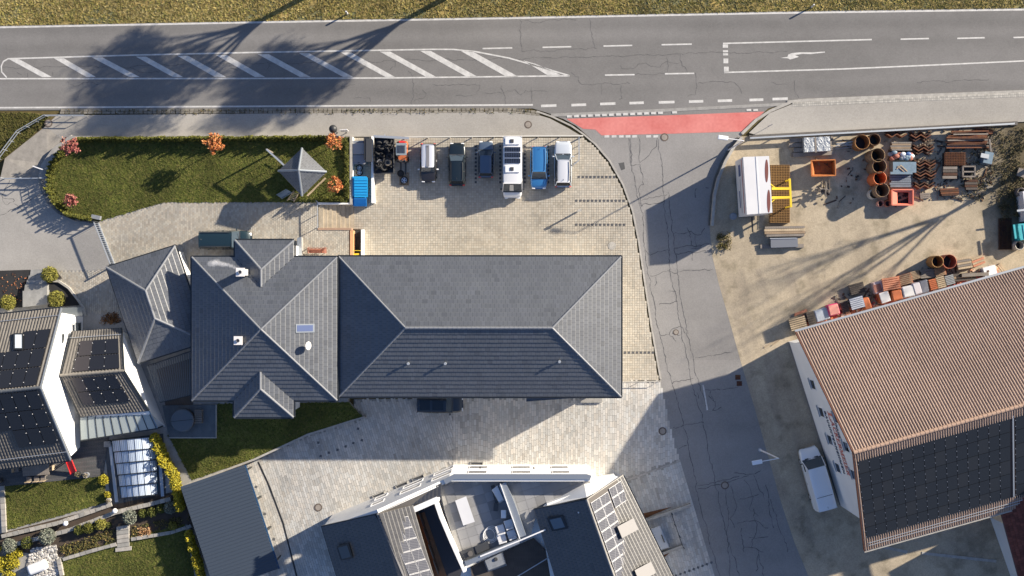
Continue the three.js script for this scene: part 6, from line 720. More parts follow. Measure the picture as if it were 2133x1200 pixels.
// ---- round advertising sign, road posts ----
{
  const p = P_(703, 277, .1).setY(.1), s = thing('pavement_sign', 'black ball on a post with a white board beside the hedge corner', 'sign', p); part('post', new MB().cyl(p, p.clone().setY(2.4), .05, .05, 8), M.gutter, s); part('ball', new THREE.SphereGeometry(.42, 20, 14).translate(p.x, 2.7, p.z), mat(.03, .032, .035, .5), s); const q = P_(717, 272, 1.6); part('board', new MB().box(q.x, 1.0, q.z, .75, 1.2, .06, .1), M.whiteGloss, s); part('board_post', new MB().box(q.x, .1, q.z, .08, .95, .06), M.gutter, s);
  const mk = (u, v, l) => { const a = P_(u, v).setY(0), m = thing('verge_marker', l, 'marker', a, 'white verge markers'); part('post', new MB().box(a.x, -.03, a.z, .14, 1.0, .12), M.whiteGloss, m); part('reflector', new MB().box(a.x, .75, a.z, .15, .16, .13), M.plastic, m); }; mk(724, 29, 'white marker post on the verge in the tree shadow'); mk(1690, 15, 'white marker post on the verge at the upper right');
  const fl = P_(1597, 266, .1), fs = thing('small_flag_sign', 'small dark blue sign on a thin post beside the right pavement', 'sign', fl.clone().setY(.1)); part('post', new MB().cyl(fl.clone().setY(.1), fl.clone().setY(1.6), .03, .03, 6), M.galv, fs); part('plate', new MB().box(fl.x, 1.3, fl.z, .45, .4, .04, .4), mat(.03, .04, .1, .4), fs);
}
// ---- street lamps ----
function streetLamp(u, v, ut, vt, uh, vh, label) { const h = 6.9, b = P_(u, v).setY(.01), t = P_(ut, vt, h), hd = P_(uh, vh, h), g = thing('street_lamp', label, 'street lamp', b, 'street lamps along the side road'); part('pole', new MB().cyl(b, t, .08, .055, 10), M.whiteGloss, g); part('arm', new MB().bar(t, hd.clone().lerp(t, .25), .07, .06), M.whiteGloss, g); part('lamp_head', new RoundedBoxGeometry(1.0, .16, .42, 3, .06).applyMatrix4(new THREE.Matrix4().makeRotationY(-Math.atan2(hd.z - t.z, hd.x - t.x)).setPosition(hd.x, h + .02, hd.z)), mat(.75, .77, .8, .4), g); part('base_plate', new MB().cyl(b, b.clone().setY(.08), .2, .2, 12), M.galv, g); }
streetLamp(1517, 313, 1549, 293, 1506, 287, 'white street lamp reaching over the junction by the yard wall'); streetLamp(1583, 937, 1622, 955, 1577, 963, 'white street lamp over the side road beside the gravel');
// ---- manholes ----
for (const [u, v, r, l, y, pale] of [[1100, 260, .4, 'round manhole cover in the pavement near the parked estate car', .106], [1384, 286, .42, 'round manhole cover beside the red crossing', .012], [1275, 512, .42, 'pale round manhole cover in the parking yard', .055, 1], [102, 257, .42, 'round manhole cover at the top of the ramp path', .13], [1380, 898, .42, 'round manhole cover in the paving beside the side road', .055], [663, 1057, .42, 'round manhole cover in the south yard paving', .055], [1510, 1011, .42, 'round manhole cover in the cracked lower road', .014], [1408, 692, .3, 'small manhole cover amid sealed cracks in the side road', .014]]) { const p = P_(u, v).setY(y), g = thing('manhole_cover', l, 'manhole', p); part("ring", new MB().cyl(p, p.clone().setY(y + .008), r, r, 28), pale ? M.kerb : mat(.14, .11, .09, .9, { map: fineT }), g); part('lid', new MB().cyl(p.clone().setY(y + .004), p.clone().setY(y + .02), r * .7, r * .7, 26), pale ? M.kerb : mat(.34, .30, .26, .85, { map: fineT }), g); }
for (const [u, v] of [[1537, 786], [1540, 799]]) { const p = P_(u, v); const g = thing('road_drain', v < 790 ? 'upper of two dark square drain grates at the gravel edge' : 'lower of two dark square drain grates at the gravel edge', 'drain', p.setY(.01)); part('frame', new MB().box(p.x, .012, p.z, .55, .02, .5), M.rustDark, g); for (let k = 0; k < 5; k++) part('bar', new MB().box(p.x - .2 + k * .1, .032, p.z, .04, .015, .44), M.rust, g); }
// ---- waste corner: boxes, dumpsters, tyre trailer ----
function crate(name, label, cat, quad, y0, h, m, group, extra) { const c = quad.reduce((s, q) => s.add(P_(q[0], q[1], y0)), V3(0, 0, 0)).multiplyScalar(1 / quad.length).setY(y0), g = thing(name, label, cat, c, group); part('body', new MB().hex(pxs(quad, y0), pxs(quad, y0).map(p => p.setY(y0 + h))), m, g); if (extra) extra(g, c); return g; }
const rect = (u0, v0, u1, v1) => [[u0, v0], [u1, v0], [u1, v1], [u0, v1]];
{
  crate('storage_box', 'grey metal storage box with stepped lid against the retaining wall', 'box', rect(736, 296, 760, 341), .03, 1.0, M.tarpGrey, undefined, (g, c) => { part('lid', new MB().hex(pxs(rect(734, 298, 761, 322), 1.04), pxs(rect(735, 299, 761, 321), 1.2)), mat(.36, .36, .35, .5), g); part('lid', new MB().hex(pxs(rect(735, 323, 761, 342), 1.04), pxs(rect(735, 323, 761, 342), 1.12)), mat(.24, .25, .27, .45), g); part('handle', new MB().box(P_(747, 340, 1.2).x, 1.12, P_(747, 339, 1.2).z, .2, .05, .06), M.dark, g); });
  crate('shelf_unit', 'tall black cupboard standing between grey box and trailer', 'cupboard', rect(763, 290, 774, 336), .03, 1.7, M.dark, undefined, g => part('top', new MB().hex(pxs(rect(762, 289, 775, 337), 1.73), pxs(rect(762, 289, 775, 337), 1.78)), M.plastic, g));
  for (const [v, l] of [[350, 'upper of two loose alloy wheels behind the grey box'], [360, 'lower of two loose alloy wheels behind the grey box']]) wheel(749, v, .03, .27, l);
  const dump = (q, h, m, l) => crate('waste_container', l, 'container', q, .1, h, m, undefined, (g, c) => { const top = .1 + h, lid = pxs(q, top); part('lid', new MB().hex(lid.map(p => p.clone().setY(top)), lid.map((p, i) => p.clone().setY(top + (i < 2 ? .14 : .06)))), m, g); for (let k = 1; k < 7; k++) { const a = lid[0].clone().lerp(lid[3], k / 7), b = lid[1].clone().lerp(lid[2], k / 7); part('lid_rib', new MB().bar(a.setY(top + .16 - k * .01), b.setY(top + .16 - k * .01), .05, .05), m, g); } for (const p of pxs(q, .03)) part('castor', new MB().cyl(p.clone().lerp(c, .15).setY(.02), p.clone().lerp(c, .15).setY(.12), .08, .08, 8), M.rubber, g); });
  dump(rect(738, 370, 766, 411), 1.15, M.blue, 'large bright blue waste container with ribbed lid'); dump(rect(738, 413, 764, 430), 1.0, M.blueDeep, 'smaller deep blue waste bin beside the large blue container');
  const t = thing('tyre_trailer', 'open box trailer heaped with used black tyres', 'trailer', P_(799, 324, 0)), L = pxs(rect(780, 288, 820, 361), 1.0), mk = (a, b) => part('side_board', new MB().bar(a.clone().setY(.85), b.clone().setY(.85), .06, .6), M.plastic, t); for (let i = 0; i < 4; i++) mk(L[i], L[(i + 1) % 4]); part('floor', new MB().prism(L, .5, .55), M.plastic, t); for (const u of [776, 824]) part('wheel', new MB().cyl(P_(u - 2, 330, 0).setY(.3), P_(u + 2, 330, 0).setY(.3), .3, .3, 16), M.rubber, t); part('top_rail', new MB().bar(P_(778, 284, 1.3), P_(852, 288, 1.3), .25, .12), M.galv, t); part('drawbar', new MB().bar(L[0].clone().lerp(L[1], .5).setY(.45), L[0].clone().lerp(L[1], .5).add(V3(0, -.1, -.5)).setY(.4), .1), M.galv, t);
  const wg = thing('loading_wall', 'slim white barrier wall left of the tyre trailer', 'wall', P_(777, 355)); part('wall_body', new MB().prism(pxs([[775.5, 286], [778.5, 286], [782, 424], [776, 424]]), .02, .9), M.white, wg);
  const tg = new THREE.TorusGeometry(.24, .105, 8, 18), r = rng(15); let n = 0; for (let k = 0; k < 34; k++) { const u = 785 + 30 * r(), v = 294 + 60 * r(), y = .72 + .5 * r() + (k > 20 ? .25 : 0), p = P_(u, v, y), o = thing('used_tyre', 'black used tyre in the heap on the box trailer', 'tyre', p, 'tyres heaped on the trailer', true); part('tread', tg.clone().rotateX(Math.PI / 2), M.rubber, o); o.rotation.set((r() - .5) * 2.2, r() * 3, (r() - .5) * 2.2); }
  const flat = (u, v, y, l, m) => { const p = P_(u, v, y), o = thing('used_tyre', l, 'tyre', p, undefined, true); part('tread', new THREE.TorusGeometry(.27, .1, 8, 22).rotateX(Math.PI / 2), m, o); part('hub', new MB().cyl(V3(0, -.08, 0), V3(0, .02, 0), .17, .17, 14), M.dark, o); }; flat(791, 339, 1.32, 'grey rimmed tyre lying flat on the heap', mat(.14, .14, .15, .8)); flat(807.5, 338.5, 1.34, 'tan dusty tyre lying flat on top of the heap', mat(.26, .21, .15, .9)); flat(834.5, 361.5, .14, 'dark tyre on the ground behind the forklift forks', M.rubber);
  const pl = thing('wooden_pallet', 'brown pallet under the alloy wheel beside the forklift', 'pallet', P_(842, 372, .03)); for (let k = 0; k < 5; k++) part('board', new MB().hex(pxs(rect(832 + k * 4.2, 359, 835 + k * 4.2, 386), .1), pxs(rect(832 + k * 4.2, 359, 835 + k * 4.2, 386), .1).map(p => p.setY(.14))), M.wood, pl); for (const v of [361, 372, 384]) part('block', new MB().hex(pxs(rect(832, v - 1.5, 852, v + 1.5), .03), pxs(rect(832, v - 1.5, 852, v + 1.5), .03).map(p => p.setY(.1))), M.woodDark, pl);
  wheel(842, 376, .15, .33, 'bright alloy wheel with tyre lying on the brown pallet');
}
function wheel(u, v, y, r, label) { const p = P_(u, v, y), g = thing('alloy_wheel', label, 'wheel', p, undefined, true); part('tyre', new THREE.TorusGeometry(r, r * .3, 8, 24).rotateX(Math.PI / 2).translate(0, .1, 0), M.rubber, g); const rim = part('rim', new MB().add(new THREE.TorusGeometry(r * .8, .03, 6, 24).rotateX(Math.PI / 2).translate(0, .16, 0)), M.rim, g); for (let k = 0; k < 5; k++) { const a = k * 1.2566; part('spoke', new MB().bar(V3(0, .15, 0), V3(Math.cos(a) * r * .8, .16, Math.sin(a) * r * .8), r * .28, .04), M.rim, rim); } part('hub', new MB().cyl(V3(0, .03, 0), V3(0, .06, 0), r * .75, r * .75, 16), M.dark, g); }
// ================= BUILDERS YARD =================
const qbox = (q, y0, y1, in1 = 0) => { const b = pxs(q, y0), c = b.reduce((s, p) => s.add(p), V3(0, 0, 0)).multiplyScalar(1 / b.length); return new MB().hex(b, b.map(p => p.clone().lerp(c, in1).setY(y1))); };
const rq = (u, v, w, h, a = 0) => { const c = Math.cos(a), s = Math.sin(a); return [[-w, -h], [w, -h], [w, h], [-w, h]].map(([x, y]) => [u + (x * c - y * s) / 2, v + (x * s + y * c) / 2]); };
{
  // low walls along the junction and the pavement
  const w = thing('yard_wall', 'low concrete wall curving along the left side of the gravel yard', 'wall', px(1500, 360)); part('wall_body', new MB().prism(offsetLine(pxs([[1546, 286], [1530, 305], [1512, 335], [1497, 372], [1489, 405], [1484, 470]], .6), .28), 0, .6), M.kerb, w); part('footing', new MB().prism(offsetLine(pxs([[1538, 288], [1520, 308], [1504, 338], [1490, 372], [1482, 410], [1478, 470]]), .3), 0, .12), mat(.16, .15, .13, .95, { map: fineT }), w);
  const f = thing('yard_fence', 'long low metal guard rail between right pavement and the yard', 'fence', px(1850, 275)); part('rail', new MB().bar(px(1562, 288, .75), px(2112, 258, .75), .16, .3), M.galv, f); part('footing', new MB().prism(offsetLine(pxs([[1560, 286], [2118, 257]]), .4), 0, .2), mat(.14, .13, .12, .9, { map: fineT }), f); for (let k = 0; k < 12; k++) { const p = px(lerp(1566, 2108, k / 11), lerp(288, 258, k / 11), .3); part('post', new MB().bar(p.clone().setY(.1), p.clone().setY(.8), .1), M.galv, f); }
  // white banner-wrapped site unit
  const h = 4.0, k = thing('site_booth', 'tall white tarpaulin wrapped site unit with printed side and brown roof ovals', 'booth', px(1565, 388)), top = pxs([[1548, 327], [1602, 325], [1609, 443], [1556, 447]], h); part('cladding', new MB().hex(top.map(p => p.clone().setY(.35)), top), M.tarpWhite, k); part('chassis', new MB().hex(top.map(p => p.clone().lerp(top[0].clone().lerp(top[2], .5), .1).setY(.0)), top.map(p => p.clone().lerp(top[0].clone().lerp(top[2], .5), .1).setY(.36))), M.dark, k);
  for (const [v, dv] of [[356, 24], [419, 24]]) { const mb = new MB(), pts = []; for (let i = 0; i < 22; i++) { const a = i / 22 * 6.283, q = px(1597 + (v - 356) * .07 + Math.cos(a) * 3.6, v + Math.sin(a) * dv, h + .012); pts.push(q); } mb.fan(pts); part('printed_oval', mb, mat(.17, .05, .04, .7), k); }
  { const a = top[0], b = top[3], n = V3(b.z - a.z, 0, -(b.x - a.x)).normalize(); if (n.x > 0) n.negate(); const pn_ = (t, y, d = .012) => a.clone().lerp(b, t).setY(y).addScaledVector(n, d); part('printed_band', new MB().quad(pn_(.03, 3.0), pn_(.97, 3.0), pn_(.97, 3.25), pn_(.03, 3.25)), mat(.35, .06, .05, .6), k); part('printed_band', new MB().quad(pn_(.1, 1.6), pn_(.3, 1.6), pn_(.3, 2.5), pn_(.1, 2.5)), mat(.05, .09, .22, .6), k); part('printed_band', new MB().quad(pn_(.35, 2.0), pn_(.95, 2.0), pn_(.95, 2.18), pn_(.35, 2.18)), mat(.3, .3, .33, .6), k); part('printed_band', new MB().quad(pn_(.55, 1.3), pn_(.85, 1.3), pn_(.85, 1.7), pn_(.55, 1.7)), mat(.16, .18, .30, .6), k); part('roof_seam', new MB().bar(top[0].clone().lerp(top[1], .5).setY(h + .01), top[3].clone().lerp(top[2], .5).setY(h + .01), .12, .04), M.tarpWhite, k); part('drawbar', new MB().bar(px(1566, 452, .5), px(1568, 484, .45), .14), M.gutter, k); }
  const ye = thing('lifting_frame', 'yellow steel lifting frame reaching from the white site unit', 'frame', px(1630, 400)); part('arm', new MB().bar(px(1608, 393, 2.2), px(1644, 393, 2.2), .26, .2), M.yellow, ye); part('arm', new MB().bar(px(1608, 412, 2.2), px(1646, 411, 2.2), .26, .2), M.yellow, ye); part('cross_bar', new MB().bar(px(1645, 372, 2.2), px(1648, 432, 2.2), .18, .18), M.yellow, ye); part('brace', new MB().bar(px(1605, 383, 2.2), px(1616, 392, 2.2), .08), M.yellow, ye); part('brace', new MB().bar(px(1606, 422, 2.2), px(1617, 413, 2.2), .08), M.yellow, ye); for (const v of [374, 430]) part('leg', new MB().bar(px(1646, v, 2.2).setY(.01), px(1646, v, 2.2), .14), M.yellow, ye);
  const mesh = (u0, v0, u1, v1, y, lab, m, st = .17) => { const g = thing('steel_mesh_stack', lab, 'steel mesh', px((u0 + u1) / 2, (v0 + v1) / 2, y).setY(.01)), a = px(u0, v0, y), b = px(u1, v1, y), mb = new MB(); for (let x = a.x; x <= b.x; x += st) mb.bar(V3(x, y, a.z), V3(x, y, b.z), .035); for (let z = a.z; z <= b.z; z += st) mb.bar(V3(a.x, y + .04, z), V3(b.x, y + .04, z), .035); part('bars', mb, m, g, { kind: 'stuff' }); part('lower_mats', new MB().box((a.x + b.x) / 2, .01, (a.z + b.z) / 2, b.x - a.x, y - .06, b.z - a.z), mat(.07, .055, .04, 1, { map: rustT }), g); };
  mesh(1604, 344, 1645, 464, .5, 'rusty reinforcement mesh stack beside the white site unit', mat(.30, .17, .06, .85)); mesh(2082, 455, 2108, 520, .25, 'dark reinforcement mesh lying near the right edge', M.rustDark); mesh(1968, 318, 2012, 345, .6, 'rusty mesh pile in the middle of the steel store', M.rust);
  const planks = (label, u, v, w, hh, a, n, y, m, cat = 'timber') => { const c = px(u, v, y).setY(.01), g = thing('plank_stack', label, cat, c), r = rng(u * 7 + v); for (let l = 0; l < Math.max(1, Math.round(y / .22)); l++) for (let k = 0; k < n; k++) { const t = (k + .5) / n - .5, q = rq(u + -Math.sin(a) * t * hh + (r() - .5) * w * .08, v + Math.cos(a) * t * hh, w * (.9 + .12 * r()), hh / n * .86, a); part('plank', qbox(q, .01 + l * .22, .01 + l * .22 + .18), Array.isArray(m) ? m[(k + l) % m.length] : m, g); } return g; };
  // stacks in the upper yard
  planks('grey formwork panels stacked below the silver tarp bundle', 1690, 306, 88, 40, -.06, 4, .45, M.woodGrey); crate('tarp_bundle', 'silver plastic wrapped bundle on top of the grey formwork panels', 'bundle', rq(1699, 302, 54, 30, -.05), .46, .55, mat(.38, .41, .44, .35, { bumpMap: crinkle, bumpScale: .12, map: clothT }), undefined, g => part('strap', qbox(rq(1699, 302, 4, 31, -.05), 1.012, 1.03), M.woodGrey, g));
  { const q = rq(1715, 350, 50, 33, -.03), g = thing('open_skip', 'rusty orange open skip with sloping sides in the upper yard', 'skip', px(1715, 350).setY(.01)), o = pxs(q, 1.05), b = pxs(rq(1715, 350, 40, 26, -.03), .12), m = mat(.55, .24, .07, .8, { map: rustT }); part('floor', new MB().prism(b, .05, .12), m, g); for (let i = 0; i < 4; i++) { const j = (i + 1) % 4; part('side', new MB().hex([b[i], b[j], b[j].clone().lerp(b[(i + 2) % 4], .04), b[i].clone().lerp(b[(i + 3) % 4], .04)], [o[i], o[j], o[j].clone().lerp(o[(i + 2) % 4], .05), o[i].clone().lerp(o[(i + 3) % 4], .05)]), m, g); part('rim', new MB().bar(o[i], o[j], .1, .08), m, g); } }
  { const g = thing('trestle_stack', 'tangle of grey wooden trestles below the open skip', 'trestle', px(1716, 393).setY(.01)), r = rng(9); for (let k = 0; k < 16; k++) { const u = 1702 + 28 * r(), v = 384 + 17 * r(), a = r() < .6 ? .05 : 1.5; part('bar', new MB().bar(px(u - 14 * Math.cos(a), v - 10 * Math.sin(a), .2 + .9 * r()), px(u + 10 * Math.cos(a), v + 10 * Math.sin(a), .1 + .9 * r()), .08, .1), k % 3 ? M.woodGrey : M.woodDark, g); } }
  planks('pale yellow timber stack below the white site unit', 1634, 482, 84, 22, -.02, 4, .6, [M.woodPale, M.wood, M.woodGrey]); crate('metal_trough', 'grey sheet metal trough lying on boards below the yellow timber', 'trough', rq(1632, 506, 56, 19, -.03), .25, .35, mat(.22, .23, .25, .4, { metalness: .4 }), undefined, g => { part('lip', new MB().bar(px(1604, 497, .62), px(1659, 496, .62), .08), M.galv, g); part('board', qbox(rq(1628, 513, 90, 8, -.02), .01, .24), M.woodGrey, g); });
  const ring = (u, v, r, hh, lab, m, inner, wall = .07, name = 'shaft_pipe', cat = 'pipe') => { const p = px(u, v, hh).setY(.01), g = thing(name, lab, cat, p), sh = [[r - wall, .03], [r, .01], [r, hh], [r - wall, hh], [r - wall, .03]].map(a => new THREE.Vector2(...a)); part('shell', new THREE.LatheGeometry(sh, 28).translate(p.x, .01, p.z), m, g); part('bottom', new MB().cyl(p.clone().setY(.02), p.clone().setY(.06), r - wall, r - wall, 24), inner || M.dark, g); return g; };
  ring(1796, 296, .78, 1.3, 'large yellowish steel ring open at the top near the guard rail', mat(.34, .22, .09, .85, { map: rustT })); ring(1822, 291, .62, 1.1, 'smaller dark steel ring behind the large yellowish ring', mat(.16, .11, .07, .9, { map: rustT }));
  { const g = thing('scaffold_heap', 'heap of grey scaffold tubes beside the large steel ring', 'scaffold', px(1760, 303).setY(.01)), r = rng(12); for (let k = 0; k < 16; k++) part('tube', new MB().cyl(px(1740 + 8 * r(), 296 + 16 * r(), .2 + .5 * r()), px(1778 + 6 * r(), 292 + 14 * r(), .2 + .6 * r()), .035, .035, 6), k % 3 ? M.galv : M.woodPale, g); }
  for (const [u, v, r, hh, l, m] of [[1829, 323, .72, 1.9, 'standing pipe section, uppermost of the four in the row', mat(.30, .26, .18, .85, { map: rustT })], [1832, 346, .74, 1.9, 'standing pipe section with dark top, second of the four', mat(.28, .24, .17, .85, { map: rustT })], [1833, 371, .68, 1.9, 'bright orange standing pipe section in the row', mat(.62, .16, .05, .6)], [1838, 396, .72, 1.9, 'standing pipe section next to the orange trough', mat(.30, .27, .2, .85, { map: rustT })]]) ring(u, v, r, hh, l, m, undefined, .06);
  ring(1822, 404, .52, .9, 'short slatted white drum below the standing pipes', mat(.55, .53, .48, .7), undefined, .05, 'slatted_drum', 'drum');
  planks('brown boards in the material row behind the standing pipes', 1876, 305, 42, 18, .0, 5, .9, [M.wood, M.woodGrey]); { const g = thing('bag_pile', 'pile of blue and white filled bags on a pallet', 'bags', px(1876, 322).setY(.01)), r = rng(31); part('pallet', qbox(rq(1876, 323, 52, 20), .01, .35), M.woodDark, g); for (let k = 0; k < 20; k++) { const p = px(1854 + 46 * r(), 315 + 16 * r(), .6), s = new THREE.SphereGeometry(.27, 9, 7).scale(1.2, .6, .9).translate(p.x, .55 + .25 * r(), p.z); part('bag', s, [M.tarpWhite, M.tarpBlue, M.tarpGrey, mat(.05, .12, .3, .5), mat(.35, .12, .08, .7)][Math.floor(r() * 5)], g); } }
  crate('covered_pallet', 'pallet under a smooth blue grey tarpaulin with loose laths on top', 'pallet', rq(1876, 351, 48, 22), .01, 1.1, M.tarpBlue, undefined, g => { for (const [a, b, c, d] of [[1870, 346, 1884, 358], [1876, 344, 1890, 357], [1868, 352, 1876, 345]]) part('lath', new MB().bar(px(a, b, 1.15), px(c, d, 1.15), .09, .05), M.woodPale, g); part('tarp_fold', new MB().bar(px(1853, 361, .9), px(1899, 361, .9), .25, .5), M.tarpBlue, g); }); planks('blue grey boards with diagonal light edge below the covered pallet', 1875, 378, 44, 25, 0, 5, .7, mat(.17, .21, .27, .6, { map: woodT }));
  { const q = rq(1880, 411, 44, 32), g = thing('orange_trough', 'square orange trough with wide rim and dark hollow', 'trough', px(1880, 411).setY(.01)), m = mat(.68, .19, .12, .6), o = pxs(q, 1.0), i2 = pxs(rq(1882, 412, 24, 24), 1.0), m2 = pxs(rq(1881, 412, 22, 22), .2); for (let a = 0; a < 4; a++) { const b = (a + 1) % 4; part('side', new MB().hex([o[a].clone().setY(.05), o[b].clone().setY(.05), m2[b], m2[a]], [o[a], o[b], i2[b].clone().setY(.85), i2[a].clone().setY(.85)]), m, g); part('rim', new MB().bar(o[a], o[b], .12, .1), m, g); } part('floor', new MB().prism(pxs(q, .1), .01, .06), M.dark, g); }
  ring(1835, 424, .33, .55, 'pinkish round bucket left of the other bucket', mat(.6, .3, .25, .6), undefined, .04, 'bucket', 'bucket'); ring(1850, 424, .33, .5, 'orange round bucket touching the orange trough', mat(.6, .22, .14, .6), undefined, .04, 'bucket', 'bucket');
  // rusty sheet piles: folded steel profiles, several in each stack
  const piles = (u, v, w, n, label, m) => { const g = thing('sheet_pile_stack', label, 'steel piles', px(u, v, .5).setY(.01), 'rusty sheet piles in the steel store'), prof = []; const a = px(u - w / 2, v, .6), b = px(u + w / 2, v, .6), L = b.x - a.x, N = 4; for (let k = 0; k < n; k++) { const mb = new MB(), z0 = a.z + (k - n / 2) * .32, pts = []; for (let i = 0; i <= N; i++) pts.push(V3(a.x + L * i / N, 0, z0 + (i % 2 ? .22 : -.1))); mb.prism(offsetLine(pts, .12), .01, .55 + .12 * (k % 2)); part('profile', mb, k % 2 ? M.rust : m, g); } };
  for (const [u, v, w, n, l] of [[1868, 281, 42, 2, 'dark rusty sheet piles nearest the guard rail, left stack'], [1918, 286, 42, 3, 'brown rusty sheet piles near the guard rail, right stack'], [1924, 313, 42, 3, 'brown sheet piles second from the guard rail'], [1927, 345, 44, 3, 'brown sheet piles in the middle of the column'], [1928, 366, 44, 3, 'brown sheet piles fourth in the column'], [1926, 388, 40, 2, 'low dark sheet piles at the column end']]) piles(u, v, w, n, l, M.rustDark);
  { const g = thing('steel_rack', 'rusty rack of steel beams and channels at the upper right of the yard', 'steel rack', px(2015, 290).setY(.01)), r = rng(14); for (let k = 0; k < 12; k++) { const v = 274 + k * 3.1; part('beam', new MB().bar(px(1968 + 8 * r() - (k < 3 ? -10 : 0), v, .5 + .4 * r()), px(2055 + 8 * r(), v - 1, .5 + .4 * r()), .12, .16), [M.rust, M.rustDark, M.woodGrey, M.rust][k % 4], g); } for (const u of [1985, 2005, 2030, 2050]) part('support', new MB().bar(px(u, 272, .3), px(u + 2, 312, .3), .12, .4), M.rustDark, g); part('end_post', new MB().bar(px(2061, 290, .9), px(2064, 316, .9), .16, .16), M.woodGrey, g); }
  planks('loose rusty channels beside the steel rack end', 2048, 274, 38, 11, .05, 4, .5, [M.rust, M.rustDark], 'steel'); crate('water_tank', 'blue grey plastic tank between steel store and undergrowth', 'tank', rq(2050, 331, 18, 24, .2), .01, 1.0, M.tarpBlue, undefined, g => part('lid', qbox(rq(2051, 325, 17, 9, .2), 1.01, 1.1), M.galv, g)); planks('mixed dark crates left of the wooden frame', 1978, 360, 30, 26, 0, 4, .6, [M.woodDark, M.rustDark, M.woodGrey]); { const g = thing('open_crate', 'square open wooden crate in the steel store', 'frame', px(2018, 357).setY(.01)); for (const [a, b, c, d] of [[2004, 347, 2031, 347], [2004, 368, 2031, 368], [2005, 347, 2005, 368], [2030, 347, 2030, 368], [2005, 358, 2030, 358]]) part('bar', new MB().bar(px(a, b, .6), px(c, d, .6), .14, .3), M.woodGrey, g); part('floor', qbox(rq(2018, 357, 24, 20), .01, .1), M.dark, g); } planks('dark rusty plates at the lower edge of the steel store', 1977, 400, 38, 16, -.05, 4, .35, [M.rustDark, M.rust], 'steel'); planks('grey boards below the column of sheet piles', 1926, 408, 22, 12, -.1, 3, .3, M.woodGrey); planks('dark pallets at the lower right of the timber frame', 2022, 385, 26, 22, 0, 4, .4, [M.woodDark, M.rustDark]);
  // right-edge stack under tarps
  crate('covered_stack', 'white sheet covered stack at the right picture edge', 'stack', rq(2136, 430, 34, 62, -.12), .01, 1.5, M.tarpWhite, undefined, g => part('strap', qbox(rq(2136, 437, 35, 4, -.12), 1.512, 1.53), M.galv, g)); crate('covered_stack', 'turquoise sheet covered stack at the right picture edge', 'stack', rq(2130, 482, 40, 34, -.15), .01, 1.3, M.turquoise, undefined, g => { for (let k = 0; k < 4; k++) part('sheet_fold', new MB().bar(px(2112 + k * 10, 468 + (k % 2) * 3, 1.32), px(2116 + k * 10, 497, 1.32), .2, .08), M.turquoise, g); }); ring(2124, 511, .5, .8, 'pale concrete ring below the turquoise stack', mat(.45, .42, .38, .9, { map: fineT }), undefined, .1); ring(2128, 400, .45, .8, 'dark ring beside the white covered stack', mat(.2, .18, .17, .9, { map: fineT }), undefined, .1); planks('upright grey slab in the undergrowth', 2126, 360, 16, 20, .3, 1, .5, M.woodGrey);
  // goods along the hall eave
  const bag = (u, v, w, h, a, y, m, label, m2, cat = 'sack') => { a += .35 * (vn(u * .7, v * .7) - .5); w *= .88 + .25 * vn(u * 1.3, 3); h *= .88 + .25 * vn(4, v * 1.1); y *= .85 + .3 * vn(u, v); const p = px(u, v, y).setY(.01), g = thing('goods_sack', label, cat, p), geo = new RoundedBoxGeometry(w / 21, y, h / 21, 4, .16), q = geo.attributes.position, r = rng(u + v); for (let i = 0; i < q.count; i++) { const n = vn(q.getX(i) * 3 + u, q.getZ(i) * 3 + q.getY(i) * 2) - .5; q.setXYZ(i, q.getX(i) * (1 + .18 * n), q.getY(i) * (1 + .12 * n), q.getZ(i) * (1 + .18 * n)); } geo.computeVertexNormals(); geo.rotateY(-a); geo.translate(p.x, .02 + y / 2, p.z); part('sack_body', geo, m, g); if (m2) part('sack_top', new RoundedBoxGeometry(w / 24, .12, h / 24, 3, .05).rotateY(-a).translate(p.x, y + .02, p.z), m2, g); return g; };
  const pallet = (u, v, w, h, a, y, m, label, m2) => { const g = thing('pallet_stack', label, 'pallets', px(u, v, y).setY(.01)); const L = Math.max(1, Math.round(y / .28)); for (let l = 0; l < L; l++) { const yy = .01 + l * y / L; part('bearer', qbox(rq(u, v, w, h, a), yy, yy + y / L * .55), m2 || M.woodDark, g); for (let k = 0; k < 6; k++) { const t = (k + .5) / 6 - .5; part('slat', qbox(rq(u - Math.sin(a) * t * h, v + Math.cos(a) * t * h, w, h / 6 * .66, a), yy + y / L * .55, yy + y / L * .9), m, g); } } };
  const s = -.27; pallet(1662, 674, 34, 26, s, 1.1, M.woodPale, 'pale pallet stack at the left end of the hall eave'); pallet(1690, 664, 16, 30, s, 1.0, M.woodDark, 'dark crate second from the left along the hall eave'); planks('orange plank lying in front of the first pallets', 1668, 651, 28, 6, -.35, 2, .2, M.orangePale); bag(1712, 656, 30, 26, s, 1.0, mat(.5, .55, .62, .4, { map: clothT }), 'bluish white plastic wrapped goods left of the pink bag'); bag(1737, 645, 26, 24, s, 1.0, M.pink, 'bright pink bag leaning in the row along the hall', mat(.7, .3, .25, .5)); pallet(1759, 640, 14, 22, s, .7, M.woodDark, 'dark low pallet between the pink bag and blue crates'); pallet(1785, 631, 28, 24, s, 1.1, mat(.42, .45, .52, .6), 'blue white slatted crate in the row along the hall', mat(.15, .2, .3, .6)); bag(1806, 632, 16, 24, s, .95, M.orange, 'orange bag right of the blue white crate'); pallet(1785, 601, 30, 22, s, .5, M.woodDark, 'dark pallet lying apart in front of the row'); crate('plastic_tub', 'pale pink plastic tub with brown filling in the front row', 'tub', rq(1827, 598, 24, 24, s), .01, 1.0, mat(.55, .42, .42, .5), undefined, g => part('filling', qbox(rq(1828, 600, 16, 16, s), 1.012, 1.04), mat(.3, .13, .10, .9), g));
